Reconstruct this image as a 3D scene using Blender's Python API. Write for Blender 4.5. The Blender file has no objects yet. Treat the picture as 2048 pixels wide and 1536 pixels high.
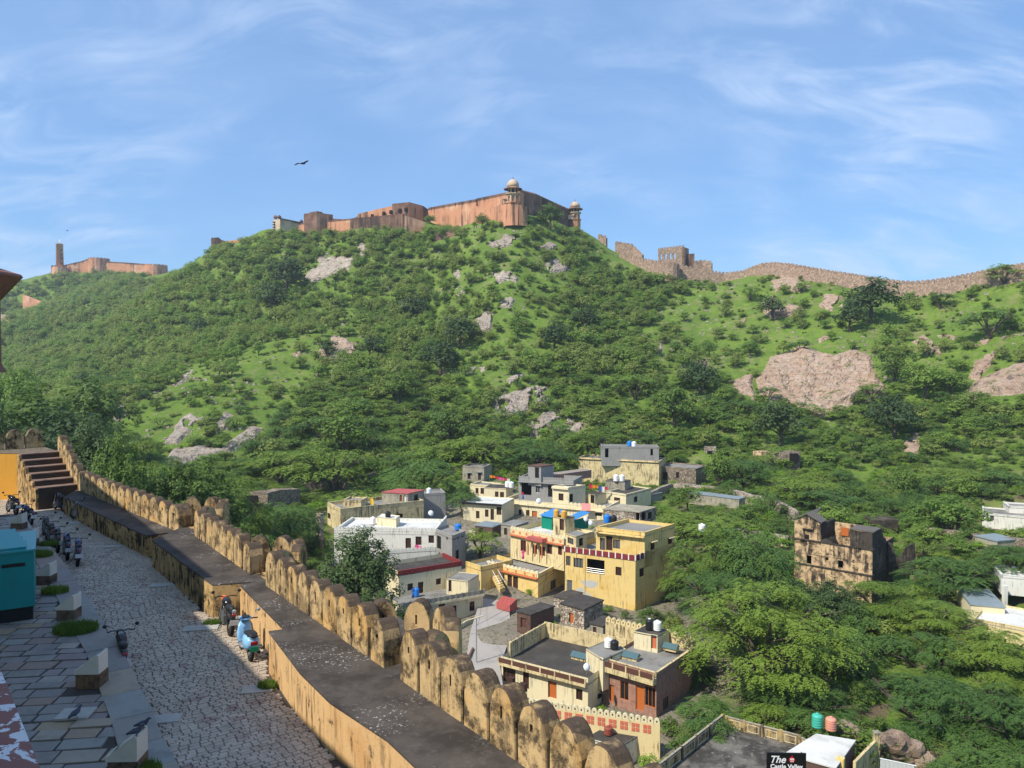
import bpy, bmesh, math, random
import numpy as np
from mathutils import Vector, Matrix
R = math.radians
SC = bpy.context.scene
COL = SC.collection
random.seed(7)
RNG = np.random.default_rng(7)

# ---------------------------------------------------------------- camera, sky, sun, exposure
FPX = 1539.0                       # focal length in photo pixels (photo 2048 x 1536)
PITCH = math.atan(48 / FPX)        # looking slightly down
cam = bpy.data.cameras.new('camera'); cam_ob = bpy.data.objects.new('camera', cam); COL.objects.link(cam_ob)
cam.sensor_fit = 'HORIZONTAL'; cam.sensor_width = 36.0; cam.lens = 36.0 * FPX / 2048.0
cam.clip_start = 0.1; cam.clip_end = 20000
cam_ob.location = (0, 0, 0); cam_ob.rotation_euler = (R(90) - PITCH, 0, 0)
SC.camera = cam_ob

SUN_TO = Vector((-0.80, -0.60, 0.0))          # horizontal direction towards the sun
SUN_EL = R(48)
sd = Vector((SUN_TO.x * math.cos(SUN_EL), SUN_TO.y * math.cos(SUN_EL), math.sin(SUN_EL)))
sun = bpy.data.lights.new('sun', 'SUN'); sun.energy = 3.8; sun.angle = R(0.5); sun.color = (1.0, 0.93, 0.80)
sun_ob = bpy.data.objects.new('sun', sun); COL.objects.link(sun_ob)
sun_ob.rotation_euler = sd.to_track_quat('Z', 'Y').to_euler(); sun_ob.location = (-60, -60, 90)

world = bpy.data.worlds.new('World'); SC.world = world; world.use_nodes = True
wn, wl = world.node_tree.nodes, world.node_tree.links
wn.clear()
w_out = wn.new('ShaderNodeOutputWorld'); w_bg = wn.new('ShaderNodeBackground')
sky = wn.new('ShaderNodeTexSky'); sky.sky_type = 'NISHITA'; sky.sun_disc = False
sky.sun_elevation = SUN_EL; sky.sun_rotation = math.atan2(SUN_TO.x, SUN_TO.y)
sky.altitude = 400; sky.air_density = 1.0; sky.dust_density = 0.6; sky.ozone_density = 4.0
SKY_K = 0.118
w_bg.inputs['Strength'].default_value = SKY_K
# thin cirrus, evenly over the whole sky dome, laid out on a plane above the place
w_tc = wn.new('ShaderNodeTexCoord'); w_sep = wn.new('ShaderNodeSeparateXYZ')
wl.new(w_tc.outputs['Generated'], w_sep.inputs[0])
def wmath(op, a, b=None, clamp=False):
    n = wn.new('ShaderNodeMath'); n.operation = op; n.use_clamp = clamp
    for i, v in enumerate((a, b)):
        if v is None: continue
        if isinstance(v, (int, float)): n.inputs[i].default_value = v
        else: wl.new(v, n.inputs[i])
    return n.outputs[0]
zz = wmath('ADD', wmath('MAXIMUM', w_sep.outputs[2], 0.0), 0.42)
w_cmb = wn.new('ShaderNodeCombineXYZ')
wl.new(wmath('DIVIDE', w_sep.outputs[0], zz), w_cmb.inputs[0]); wl.new(wmath('DIVIDE', w_sep.outputs[1], zz), w_cmb.inputs[1])
def cloud_noise(rot, scl, scale, detail, dist, lo, hi, off=(0, 0, 0)):
    mp = wn.new('ShaderNodeMapping'); mp.inputs['Rotation'].default_value = (0, 0, R(rot)); mp.inputs['Scale'].default_value = scl
    mp.inputs['Location'].default_value = off
    wl.new(w_cmb.outputs[0], mp.inputs[0])
    nz = wn.new('ShaderNodeTexNoise'); nz.inputs['Scale'].default_value = scale; nz.inputs['Detail'].default_value = detail
    nz.inputs['Roughness'].default_value = 0.62; nz.inputs['Distortion'].default_value = dist
    wl.new(mp.outputs[0], nz.inputs['Vector'])
    rp = wn.new('ShaderNodeMapRange'); rp.interpolation_type = 'SMOOTHSTEP'
    rp.inputs[1].default_value = lo; rp.inputs[2].default_value = hi
    wl.new(nz.outputs[0], rp.inputs[0])
    return rp.outputs[0]
big = cloud_noise(20, (1, 1, 1), 1.1, 3, 0.3, 0.34, 0.62, (3.1, 1.7, 0))
wisp = cloud_noise(24, (1.0, 2.2, 1), 4.2, 10, 0.8, 0.36, 0.80, (0.4, 2.2, 0))
veil = cloud_noise(10, (1, 1.3, 1), 1.4, 4, 0.2, 0.30, 0.75, (5.0, 0.3, 0))
cl = wmath('ADD', wmath('MULTIPLY', wmath('MULTIPLY', big, wisp), 0.75), wmath('MULTIPLY', veil, 0.12), True)
w_tint = wn.new('ShaderNodeMix'); w_tint.data_type = 'RGBA'; w_tint.blend_type = 'MULTIPLY'; w_tint.inputs[0].default_value = 1.0
wl.new(sky.outputs[0], w_tint.inputs[6]); w_tint.inputs[7].default_value = (0.70, 0.90, 1.0, 1)
w_haze = wn.new('ShaderNodeMix'); w_haze.data_type = 'RGBA'; w_haze.inputs[0].default_value = 0.48      # even high haze
wl.new(w_tint.outputs[2], w_haze.inputs[6]); w_haze.inputs[7].default_value = (1.55, 2.8, 5.2, 1)
w_mix = wn.new('ShaderNodeMix'); w_mix.data_type = 'RGBA'
wl.new(cl, w_mix.inputs[0]); wl.new(w_haze.outputs[2], w_mix.inputs[6]); w_mix.inputs[7].default_value = (3.9, 4.8, 6.3, 1)
wl.new(w_mix.outputs[2], w_bg.inputs['Color']); wl.new(w_bg.outputs[0], w_out.inputs['Surface'])

SC.view_settings.view_transform = 'Standard'; SC.view_settings.look = 'None'
SC.view_settings.exposure = 0.6; SC.view_settings.gamma = 1.0; SC.view_settings.use_curve_mapping = False
SC.cycles.use_denoising = True
SC.cycles.max_bounces = 5; SC.cycles.diffuse_bounces = 3; SC.cycles.glossy_bounces = 2
SC.cycles.transparent_max_bounces = 8; SC.cycles.volume_bounces = 0

# ---------------------------------------------------------------- photo geometry helpers
CP, SP = math.cos(PITCH), math.sin(PITCH)
def ray(u, v):
    a, b = (u - 1024) / FPX, -(v - 768) / FPX
    return Vector((a, CP + b * SP, -SP + b * CP))
def at(u, v, Y):                       # world point seen at photo pixel (u, v), Y metres in front
    d = ray(u, v); return d * (Y / d.y)
def onz(u, v, z):                      # world point seen at pixel (u, v) on the level z
    d = ray(u, v); return d * (z / d.z)
def project(p):
    x, y, z = p; d = y * CP - z * SP; h = y * SP + z * CP
    return 1024 + FPX * x / d, 768 - FPX * h / d

# ---------------------------------------------------------------- object helpers
def tag(o, label=None, cat=None, group=None, kind=None):
    if label: o['label'] = label
    if cat: o['category'] = cat
    if group: o['group'] = group
    if kind: o['kind'] = kind
    return o
def empty(name, loc=(0, 0, 0), rz=0.0, parent=None):
    o = bpy.data.objects.new(name, None); COL.objects.link(o)
    o.location = loc; o.rotation_euler = (0, 0, rz); o.empty_display_size = 0.3
    if parent: o.parent = parent
    return o
def thing(name, label, cat, loc=(0, 0, 0), rz=0.0, group=None):
    return tag(empty(name, loc, rz), label, cat, group)
def mesh_obj(name, me, parent=None):
    o = bpy.data.objects.new(name, me); COL.objects.link(o)
    if parent: o.parent = parent
    return o
def copy_tree(o, parent=None):
    c = o.copy(); COL.objects.link(c); c.parent = parent
    for ch in [x for x in o.children]: copy_tree(ch, c)
    return c

class MB:
    """collects faces for one mesh"""
    def __init__(s): s.v = []; s.f = []; s.off = Vector((0, 0, 0))
    def poly(s, pts):
        i = len(s.v); s.v += [tuple(Vector(p) - s.off) for p in pts]; s.f.append(tuple(range(i, i + len(pts))))
    def add(s, verts, faces):
        i = len(s.v); s.v += [tuple(Vector(p) - s.off) for p in verts]; s.f += [tuple(k + i for k in f) for f in faces]
    def obox(s, o, ex, ey, ez):         # corner + three edge vectors
        o, ex, ey, ez = map(Vector, (o, ex, ey, ez))
        p = [o, o + ex, o + ex + ey, o + ey]; q = [a + ez for a in p]
        fs = [(3, 2, 1, 0), (4, 5, 6, 7), (0, 1, 5, 4), (1, 2, 6, 5), (2, 3, 7, 6), (3, 0, 4, 7)]
        if ex.cross(ey).dot(ez) < 0: fs = [f[::-1] for f in fs]
        s.add(p + q, fs)
    def box(s, c, dx, dy, dz, rz=0.0):  # centre of base
        c = Vector(c); ca, sa = math.cos(rz), math.sin(rz)
        ex, ey = Vector((ca, sa, 0)), Vector((-sa, ca, 0))
        s.obox(c - ex * dx / 2 - ey * dy / 2, ex * dx, ey * dy, (0, 0, dz))
    def prism(s, pts, up):              # planar polygon extruded
        up = Vector(up); a = [Vector(p) for p in pts]; n = len(a); b = [p + up for p in a]
        nrm = Vector((0, 0, 0))
        for i in range(n): nrm += a[i].cross(a[(i + 1) % n])
        if nrm.dot(up) < 0: a.reverse(); b.reverse()
        s.add(a + b, [tuple(range(n - 1, -1, -1)), tuple(range(n, 2 * n))] + [(i, (i + 1) % n, n + (i + 1) % n, n + i) for i in range(n)])
    def tube(s, path, rad, n=6, cap=True):
        path = [Vector(p) for p in path]; rings = []
        if not hasattr(rad, '__len__'): rad = [rad] * len(path)
        for i, p in enumerate(path):
            t = (path[min(i + 1, len(path) - 1)] - path[max(i - 1, 0)]).normalized()
            a = t.cross(Vector((0, 0, 1))) if abs(t.z) < 0.95 else t.cross(Vector((1, 0, 0)))
            a.normalize(); b = t.cross(a)
            rings.append([p + (a * math.cos(2 * math.pi * k / n) + b * math.sin(2 * math.pi * k / n)) * rad[i] for k in range(n)])
        vs = [q for r in rings for q in r]; fs = []
        for i in range(len(path) - 1):
            for k in range(n): fs.append((i * n + k, i * n + (k + 1) % n, (i + 1) * n + (k + 1) % n, (i + 1) * n + k))
        if cap: fs += [tuple(range(n - 1, -1, -1)), tuple(range(len(vs) - n, len(vs)))]
        s.add(vs, [f[::-1] for f in fs])
    def lathe(s, c, prof, n=12, ang0=0.0):   # prof: (radius, z) pairs
        c = Vector(c); vs = []; fs = []
        for r, z in prof:
            for k in range(n):
                a = ang0 + 2 * math.pi * k / n; vs.append(c + Vector((r * math.cos(a), r * math.sin(a), z)))
        for i in range(len(prof) - 1):
            for k in range(n): fs.append((i * n + k, i * n + (k + 1) % n, (i + 1) * n + (k + 1) % n, (i + 1) * n + k))
        fs += [tuple(range(n - 1, -1, -1)), tuple(range((len(prof) - 1) * n, len(prof) * n))]
        s.add(vs, fs)
    def mesh(s, name, m, smooth=False):
        me = bpy.data.meshes.new(name); me.from_pydata(s.v, [], s.f); me.update()
        for mm in (m if isinstance(m, (list, tuple)) else [m]): me.materials.append(mm)
        if smooth: me.polygons.foreach_set('use_smooth', [True] * len(me.polygons))
        return me
    def build(s, name, m, parent=None, smooth=False):
        return mesh_obj(name, s.mesh(name, m, smooth), parent)

# ---------------------------------------------------------------- materials
MATS = {}
def rgb(c): return (c[0], c[1], c[2], 1.0)
def srgb(r, g, b):
    f = lambda x: x / 12.92 if x <= 0.04045 else ((x + 0.055) / 1.055) ** 2.4
    return (f(r / 255), f(g / 255), f(b / 255))
class NT:
    def __init__(s, name):
        s.m = bpy.data.materials.new(name); s.m.use_nodes = True; s.t = s.m.node_tree; s.n = s.t.nodes; s.l = s.t.links
        s.b = s.n['Principled BSDF']; s.geo = s.n.new('ShaderNodeNewGeometry'); s.pos = s.geo.outputs['Position']
    def set(s, sock, v):
        if isinstance(v, (int, float)): sock.default_value = v
        elif isinstance(v, tuple): sock.default_value = rgb(v) if len(sock.default_value) == 4 else v
        else: s.l.new(v, sock)
    def math(s, op, a, b=0.0, clamp=False):
        n = s.n.new('ShaderNodeMath'); n.operation = op; n.use_clamp = clamp; s.set(n.inputs[0], a); s.set(n.inputs[1], b); return n.outputs[0]
    def mix(s, f, a, b, mode='MIX'):
        n = s.n.new('ShaderNodeMix'); n.data_type = 'RGBA'; n.blend_type = mode
        s.set(n.inputs[0], f); s.set(n.inputs[6], a); s.set(n.inputs[7], b); return n.outputs[2]
    def noise(s, scale, detail=4, rough=0.6, dist=0.0, scl=None, vec=None, off=None):
        v = vec or s.pos
        if scl or off:
            mp = s.n.new('ShaderNodeMapping'); s.l.new(v, mp.inputs[0])
            if scl: mp.inputs['Scale'].default_value = scl
            if off: mp.inputs['Location'].default_value = off
            v = mp.outputs[0]
        n = s.n.new('ShaderNodeTexNoise'); n.inputs['Scale'].default_value = scale; n.inputs['Detail'].default_value = detail
        n.inputs['Roughness'].default_value = rough; n.inputs['Distortion'].default_value = dist; s.l.new(v, n.inputs['Vector']); return n.outputs[0]
    def vor(s, scale, scl=None, feat='F1', out=0):
        v = s.pos
        if scl:
            mp = s.n.new('ShaderNodeMapping'); s.l.new(v, mp.inputs[0]); mp.inputs['Scale'].default_value = scl; v = mp.outputs[0]
        n = s.n.new('ShaderNodeTexVoronoi'); n.feature = feat; n.inputs['Scale'].default_value = scale; s.l.new(v, n.inputs['Vector']); return n.outputs[out]
    def ramp(s, x, lo, hi, smooth=True):
        n = s.n.new('ShaderNodeMapRange'); n.interpolation_type = 'SMOOTHSTEP' if smooth else 'LINEAR'
        n.inputs[1].default_value = lo; n.inputs[2].default_value = hi; s.set(n.inputs[0], x); return n.outputs[0]
    def nz(s):
        sp = s.n.new('ShaderNodeSeparateXYZ'); s.l.new(s.geo.outputs['True Normal'], sp.inputs[0]); return sp.outputs[2]
    def rand(s):
        return s.n.new('ShaderNodeObjectInfo').outputs['Random']
    def bump(s, h, dist=0.02, strength=0.6):
        n = s.n.new('ShaderNodeBump'); n.inputs['Distance'].default_value = dist; n.inputs['Strength'].default_value = strength
        s.l.new(h, n.inputs['Height']); s.l.new(n.outputs[0], s.b.inputs['Normal'])
    def done(s, col, rough=0.9, spec=0.2, metal=0.0):
        s.set(s.b.inputs['Base Color'], col); s.set(s.b.inputs['Roughness'], rough)
        s.b.inputs['Specular IOR Level'].default_value = spec; s.b.inputs['Metallic'].default_value = metal
        return s.m

def plaster(name, col, grime=(0.035, 0.03, 0.022), g_amt=0.6, streak=0.5, lo=0.50, hi=0.72, patch=None, p_amt=0.0, top=None, var=0.12, scale=1.0, bump=0.012, strk=(5, 5, 0.45), top_lo=0.35):
    """weathered lime plaster: tone variation, run-off streaks, blotches; optional growth on upward faces"""
    t = NT(name)
    n1 = t.noise(0.7 * scale, 5); c = t.mix(n1, tuple(x * (1 - var) for x in col), tuple(min(1, x * (1 + var)) for x in col))
    if patch:
        pm = t.math('MULTIPLY', t.ramp(t.noise(0.45 * scale, 6, 0.62, 0.4, off=(7, 3, 1)), 0.50, 0.64), p_amt); c = t.mix(pm, c, patch)
    st = t.ramp(t.noise(1.0 * scale, 5, 0.6, 0.1, scl=strk), lo, hi)
    sb = t.ramp(t.noise(0.5 * scale, 3, off=(3, 9, 4)), 0.40, 0.62)
    c = t.mix(t.math('MULTIPLY', t.math('MULTIPLY', st, sb), streak), c, grime)
    bl = t.ramp(t.noise(1.3 * scale, 10, 0.76, 0.1, off=(1, 5, 2)), lo + 0.05, hi + 0.05)
    c = t.mix(t.math('MULTIPLY', bl, g_amt), c, grime)
    fine = t.noise(9 * scale, 5, 0.7)
    c = t.mix(t.math('MULTIPLY', t.ramp(fine, 0.48, 0.75), 0.22 * g_amt), c, grime)
    if top:
        tm = t.math('MULTIPLY', t.ramp(t.nz(), top_lo, top_lo + 0.4), t.ramp(t.noise(1.8 * scale, 6, 0.7), 0.22, 0.50)); c = t.mix(tm, c, top)
    t.bump(t.math('ADD', fine, t.math('MULTIPLY', bl, -0.5)), bump, 0.7)
    return t.done(c, 0.92, 0.12)
def plain(name, col, rough=0.6, var=0.10, scale=6, metal=0.0, spec=0.3, dirt=None, d_amt=0.35, bump=0.0):
    t = NT(name)
    c = t.mix(t.noise(scale, 4), tuple(x * (1 - var) for x in col), tuple(min(1, x * (1 + var)) for x in col))
    if dirt: c = t.mix(t.math('MULTIPLY', t.ramp(t.noise(scale * 0.5, 7, 0.7), 0.45, 0.7), d_amt), c, dirt)
    if bump: t.bump(t.noise(scale * 3, 5), bump)
    return t.done(c, rough, spec, metal)
def brickmat(name, c1, c2, mortar, size=0.22, h=0.075):
    t = NT(name); br = t.n.new('ShaderNodeTexBrick'); mp = t.n.new('ShaderNodeMapping')
    sp = t.n.new('ShaderNodeSeparateXYZ'); t.l.new(t.pos, sp.inputs[0])
    cm = t.n.new('ShaderNodeCombineXYZ'); t.l.new(t.math('ADD', sp.outputs[0], sp.outputs[1]), cm.inputs[0]); t.l.new(sp.outputs[2], cm.inputs[1])
    t.l.new(cm.outputs[0], br.inputs['Vector']); br.inputs['Scale'].default_value = 1
    br.inputs['Color1'].default_value = rgb(c1); br.inputs['Color2'].default_value = rgb(c2); br.inputs['Mortar'].default_value = rgb(mortar)
    br.inputs['Brick Width'].default_value = size; br.inputs['Row Height'].default_value = h; br.inputs['Mortar Size'].default_value = 0.012
    c = t.mix(t.math('MULTIPLY', t.ramp(t.noise(2, 5), 0.4, 0.7), 0.35), br.outputs[0], (0.05, 0.045, 0.04)); t.bump(br.outputs[1], -0.01); return t.done(c, 0.9, 0.1)
def rubble(name, col, dark, scale=2.2, light=None):
    t = NT(name); v = t.vor(scale, None, 'F1', 1); e = t.vor(scale, None, 'DISTANCE_TO_EDGE', 0)
    sp = t.n.new('ShaderNodeSeparateColor'); t.l.new(v, sp.inputs[0])
    c = t.mix(sp.outputs[0], tuple(x * 0.6 for x in col), tuple(min(1, x * 1.35) for x in col))
    if light: c = t.mix(t.ramp(sp.outputs[1], 0.7, 0.95), c, light)
    c = t.mix(t.math('MULTIPLY', t.ramp(t.noise(0.6, 5), 0.45, 0.7), 0.45), c, dark)
    c = t.mix(t.ramp(e, 0.07, 0.0), c, dark); t.bump(t.ramp(e, 0.0, 0.15), 0.08, 1.0); return t.done(c, 0.95, 0.1)
def metalmat(name, col, rough=0.35, metal=0.6): return plain(name, col, rough, 0.05, 8, metal, 0.5)

M_PALE = None
MOSS = (0.032, 0.026, 0.018)
M = dict(
    merlon=plaster('merlon_plaster', (0.55, 0.39, 0.20), (0.065, 0.048, 0.033), 0.95, 0.65, 0.41, 0.56, (0.60, 0.33, 0.09), 0.55, (0.085, 0.062, 0.046), 0.2, 1.5, 0.02, (4, 4, 0.5), 0.22),
    wallplaster=plaster('bench_wall_plaster', (0.62, 0.40, 0.195), (0.035, 0.028, 0.02), 0.85, 0.7, 0.50, 0.60, (0.52, 0.27, 0.10), 0.55, None, 0.12, 1.6, 0.012, (4, 4, 0.5)),
    walloldshade=plaster('old_shaded_bench_plaster', (0.52, 0.345, 0.155), (0.025, 0.02, 0.015), 0.97, 0.95, 0.43, 0.55, (0.42, 0.25, 0.10), 0.6, None, 0.15, 1.5, 0.02, (4, 4, 0.5)),  # heavily stained; darker base also paints in the far benches' partial shade
    ochre=plaster('ochre_plaster', (0.66, 0.33, 0.055), (0.10, 0.06, 0.03), 0.35, 0.4, 0.55, 0.75, None, 0, None, 0.10),
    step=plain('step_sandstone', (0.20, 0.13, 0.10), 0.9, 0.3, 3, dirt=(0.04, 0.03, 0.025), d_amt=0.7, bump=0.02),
    yellow=plaster('cream_yellow_paint', (0.70, 0.57, 0.31), (0.07, 0.055, 0.035), 0.5, 0.8, 0.50, 0.68, None, 0, None, 0.06, 0.8),
    yellow2=plaster('deep_yellow_paint', (0.72, 0.53, 0.21), (0.10, 0.07, 0.04), 0.5, 0.7, 0.51, 0.68, (0.66, 0.42, 0.10), 0.5, None, 0.07, 0.7),
    cream=plaster('pale_cream_paint', (0.72, 0.63, 0.41), (0.10, 0.08, 0.05), 0.42, 0.65, 0.51, 0.70, None, 0, None, 0.05, 0.8),
    stained=plaster('stained_cream_paint', (0.66, 0.53, 0.29), (0.055, 0.045, 0.03), 0.55, 0.95, 0.44, 0.62, None, 0, None, 0.10, 0.9),
    white=plaster('white_paint', (0.70, 0.68, 0.61), (0.09, 0.085, 0.075), 0.45, 0.65, 0.48, 0.68, None, 0, None, 0.06, 0.9),
    grey=plaster('grey_cement', (0.30, 0.29, 0.27), (0.07, 0.068, 0.062), 0.5, 0.5, 0.48, 0.7, None, 0, None, 0.12, 0.9),
    greyold=plaster('old_grey_cement', (0.34, 0.31, 0.24), (0.05, 0.045, 0.035), 0.7, 0.7, 0.45, 0.65, (0.46, 0.40, 0.26), 0.6, None, 0.12, 0.9),
    roofdark=plain('dark_weathered_roof', (0.055, 0.048, 0.042), 0.95, 0.35, 0.9, dirt=(0.14, 0.13, 0.11), d_amt=0.35, bump=0.01),
    roofgrey=plain('grey_roof_screed', (0.24, 0.23, 0.21), 0.95, 0.25, 0.8, dirt=(0.07, 0.065, 0.06), d_amt=0.7, bump=0.01),
    roofwhite=plain('white_roof_wash', (0.62, 0.61, 0.57), 0.9, 0.12, 0.8, dirt=(0.3, 0.29, 0.27), d_amt=0.7),
    maroon=plain('maroon_paint', (0.22, 0.03, 0.03), 0.7, 0.2, 3, dirt=(0.1, 0.04, 0.035)),
    brown=plain('brown_paint', (0.10, 0.045, 0.032), 0.7, 0.2, 3),
    orangewood=plain('orange_wood', (0.46, 0.13, 0.03), 0.55, 0.15, 4),
    wood=plain('dark_wood', (0.055, 0.026, 0.018), 0.6, 0.2, 5),
    glass=plain('dark_window_glass', (0.012, 0.013, 0.014), 0.12, 0.2, 2, spec=0.6),
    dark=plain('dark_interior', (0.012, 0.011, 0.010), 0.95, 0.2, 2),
    shutter=plain('grey_shutter', (0.12, 0.125, 0.12), 0.5, 0.15, 3),
    terracotta=plain('terracotta_paint', (0.55, 0.16, 0.07), 0.8, 0.15, 3),
    pinkred=plain('red_panel_paint', (0.60, 0.15, 0.10), 0.8, 0.12, 3),
    redroof=plain('red_sheet_roof', (0.42, 0.10, 0.09), 0.6, 0.2, 2, dirt=(0.22, 0.12, 0.10)),
    bluesheet=plain('blue_roof_sheet', (0.045, 0.22, 0.50), 0.45, 0.1, 2),
    greennet=plain('green_shade_net', (0.0, 0.20, 0.13), 0.8, 0.15, 3),
    sheet=plain('grey_metal_sheet', (0.30, 0.36, 0.38), 0.4, 0.12, 2, 0.3, dirt=(0.2, 0.16, 0.12)),
    skylight=plain('teal_glass_cover', (0.07, 0.13, 0.14), 0.25, 0.15, 2, spec=0.6),
    whitep=plain('white_plastic', (0.78, 0.78, 0.76), 0.4, 0.04, 4), blackp=plain('black_plastic', (0.018, 0.019, 0.021), 0.4, 0.1, 4),
    bluep=plain('blue_plastic', (0.02, 0.20, 0.62), 0.4, 0.08, 4), goldp=plain('ochre_plastic', (0.62, 0.33, 0.05), 0.45, 0.1, 4),
    tealp=plain('teal_plastic', (0.06, 0.42, 0.32), 0.45, 0.08, 4), pinkp=plain('pink_plastic', (0.66, 0.28, 0.20), 0.5, 0.1, 4),
    brownp=plain('red_brown_plastic', (0.26, 0.065, 0.045), 0.5, 0.1, 4),
    brick=brickmat('red_brick', (0.44, 0.20, 0.13), (0.34, 0.14, 0.09), (0.32, 0.27, 0.23)),
    brickold=brickmat('old_brown_brick', (0.17, 0.085, 0.06), (0.12, 0.06, 0.045), (0.12, 0.10, 0.085)),
    rubble=rubble('rubble_masonry', (0.30, 0.24, 0.18), (0.06, 0.05, 0.04), 2.4),
    rubblew=rubble('pale_rubble_masonry', (0.42, 0.34, 0.26), (0.09, 0.075, 0.06), 2.6, (0.6, 0.54, 0.46)),
    ridgewall=rubble('ridge_wall_masonry', (0.44, 0.31, 0.23), (0.17, 0.12, 0.09), 2.0),
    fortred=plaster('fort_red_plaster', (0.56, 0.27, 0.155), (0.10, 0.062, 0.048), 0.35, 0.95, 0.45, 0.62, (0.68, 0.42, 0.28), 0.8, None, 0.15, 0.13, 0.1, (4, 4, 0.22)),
    fortdarkshade=plaster('fort_dark_shaded_plaster', (0.24, 0.135, 0.095), (0.05, 0.036, 0.03), 0.6, 0.95, 0.38, 0.58, (0.42, 0.25, 0.17), 0.6, None, 0.15, 0.13, 0.1, (4, 4, 0.22)),  # dark plaster; on fort sides turned from the sun its tone is painted shade
    fortcream=plaster('fort_cream_plaster', (0.56, 0.43, 0.31), (0.13, 0.09, 0.07), 0.4, 0.6, 0.46, 0.66, (0.50, 0.28, 0.18), 0.5, None, 0.1, 0.3, 0.05, (4, 4, 0.3)),
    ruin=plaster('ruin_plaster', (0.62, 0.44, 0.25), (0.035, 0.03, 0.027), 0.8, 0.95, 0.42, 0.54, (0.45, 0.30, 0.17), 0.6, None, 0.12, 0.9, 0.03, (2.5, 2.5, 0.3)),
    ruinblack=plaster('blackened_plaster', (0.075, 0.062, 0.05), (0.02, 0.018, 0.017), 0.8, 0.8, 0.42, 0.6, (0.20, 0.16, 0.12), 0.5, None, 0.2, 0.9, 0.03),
    tilegrey=plain('grey_roof_tile', (0.13, 0.115, 0.10), 0.9, 0.3, 2.5, dirt=(0.06, 0.05, 0.045), bump=0.03),
    concrete=plain('concrete_lane', (0.36, 0.33, 0.30), 0.95, 0.15, 0.5, dirt=(0.2, 0.18, 0.16), d_amt=0.6),
    clothred=plain('red_cloth', (0.62, 0.03, 0.05), 0.9, 0.2, 3), clothpink=plain('pink_cloth', (0.75, 0.10, 0.25), 0.9, 0.2, 3),
    clothorange=plain('orange_cloth', (0.80, 0.25, 0.02), 0.9, 0.2, 3), clothyellow=plain('yellow_cloth', (0.75, 0.50, 0.05), 0.9, 0.2, 3),
    clothblue=plain('blue_cloth', (0.06, 0.12, 0.40), 0.9, 0.2, 3), clothwhite=plain('white_cloth', (0.75, 0.74, 0.72), 0.9, 0.1, 3),
    pinktowel=plain('pink_striped_cloth', (0.80, 0.33, 0.33), 0.9, 0.1, 3),
    skin=plain('skin', (0.25, 0.13, 0.08), 0.6, 0.1, 5), hair=plain('dark_hair', (0.012, 0.01, 0.009), 0.6, 0.1, 5),
    steel=metalmat('steel', (0.45, 0.45, 0.44)), wire=plain('wire', (0.03, 0.03, 0.03), 0.5, 0.1, 3),
)
# ---------------------------------------------------------------- terrain
def _hash(ix, iy, s):
    n = (ix.astype(np.int64) * 374761393 + iy.astype(np.int64) * 668265263 + s * 1442695041) & 0x7fffffff
    n = (n ^ (n >> 13)) * 1274126177 & 0x7fffffff
    return ((n ^ (n >> 16)) & 0xffff) / 65535.0
def vnoise(x, y, s=0):
    ix, iy = np.floor(x), np.floor(y); fx, fy = x - ix, y - iy
    fx, fy = fx * fx * (3 - 2 * fx), fy * fy * (3 - 2 * fy)
    a, b = _hash(ix, iy, s), _hash(ix + 1, iy, s); c, d = _hash(ix, iy + 1, s), _hash(ix + 1, iy + 1, s)
    return (a * (1 - fx) + b * fx) * (1 - fy) + (c * (1 - fx) + d * fx) * fy
def fbm(x, y, wl, oct=4, s=0):
    t = 0.0; a = 1.0; k = 0.0
    for i in range(oct): t = t + a * (vnoise(x / wl, y / wl, s + i * 17) - 0.5); k += a; a *= 0.5; wl *= 0.5
    return t / k * 2

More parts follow.
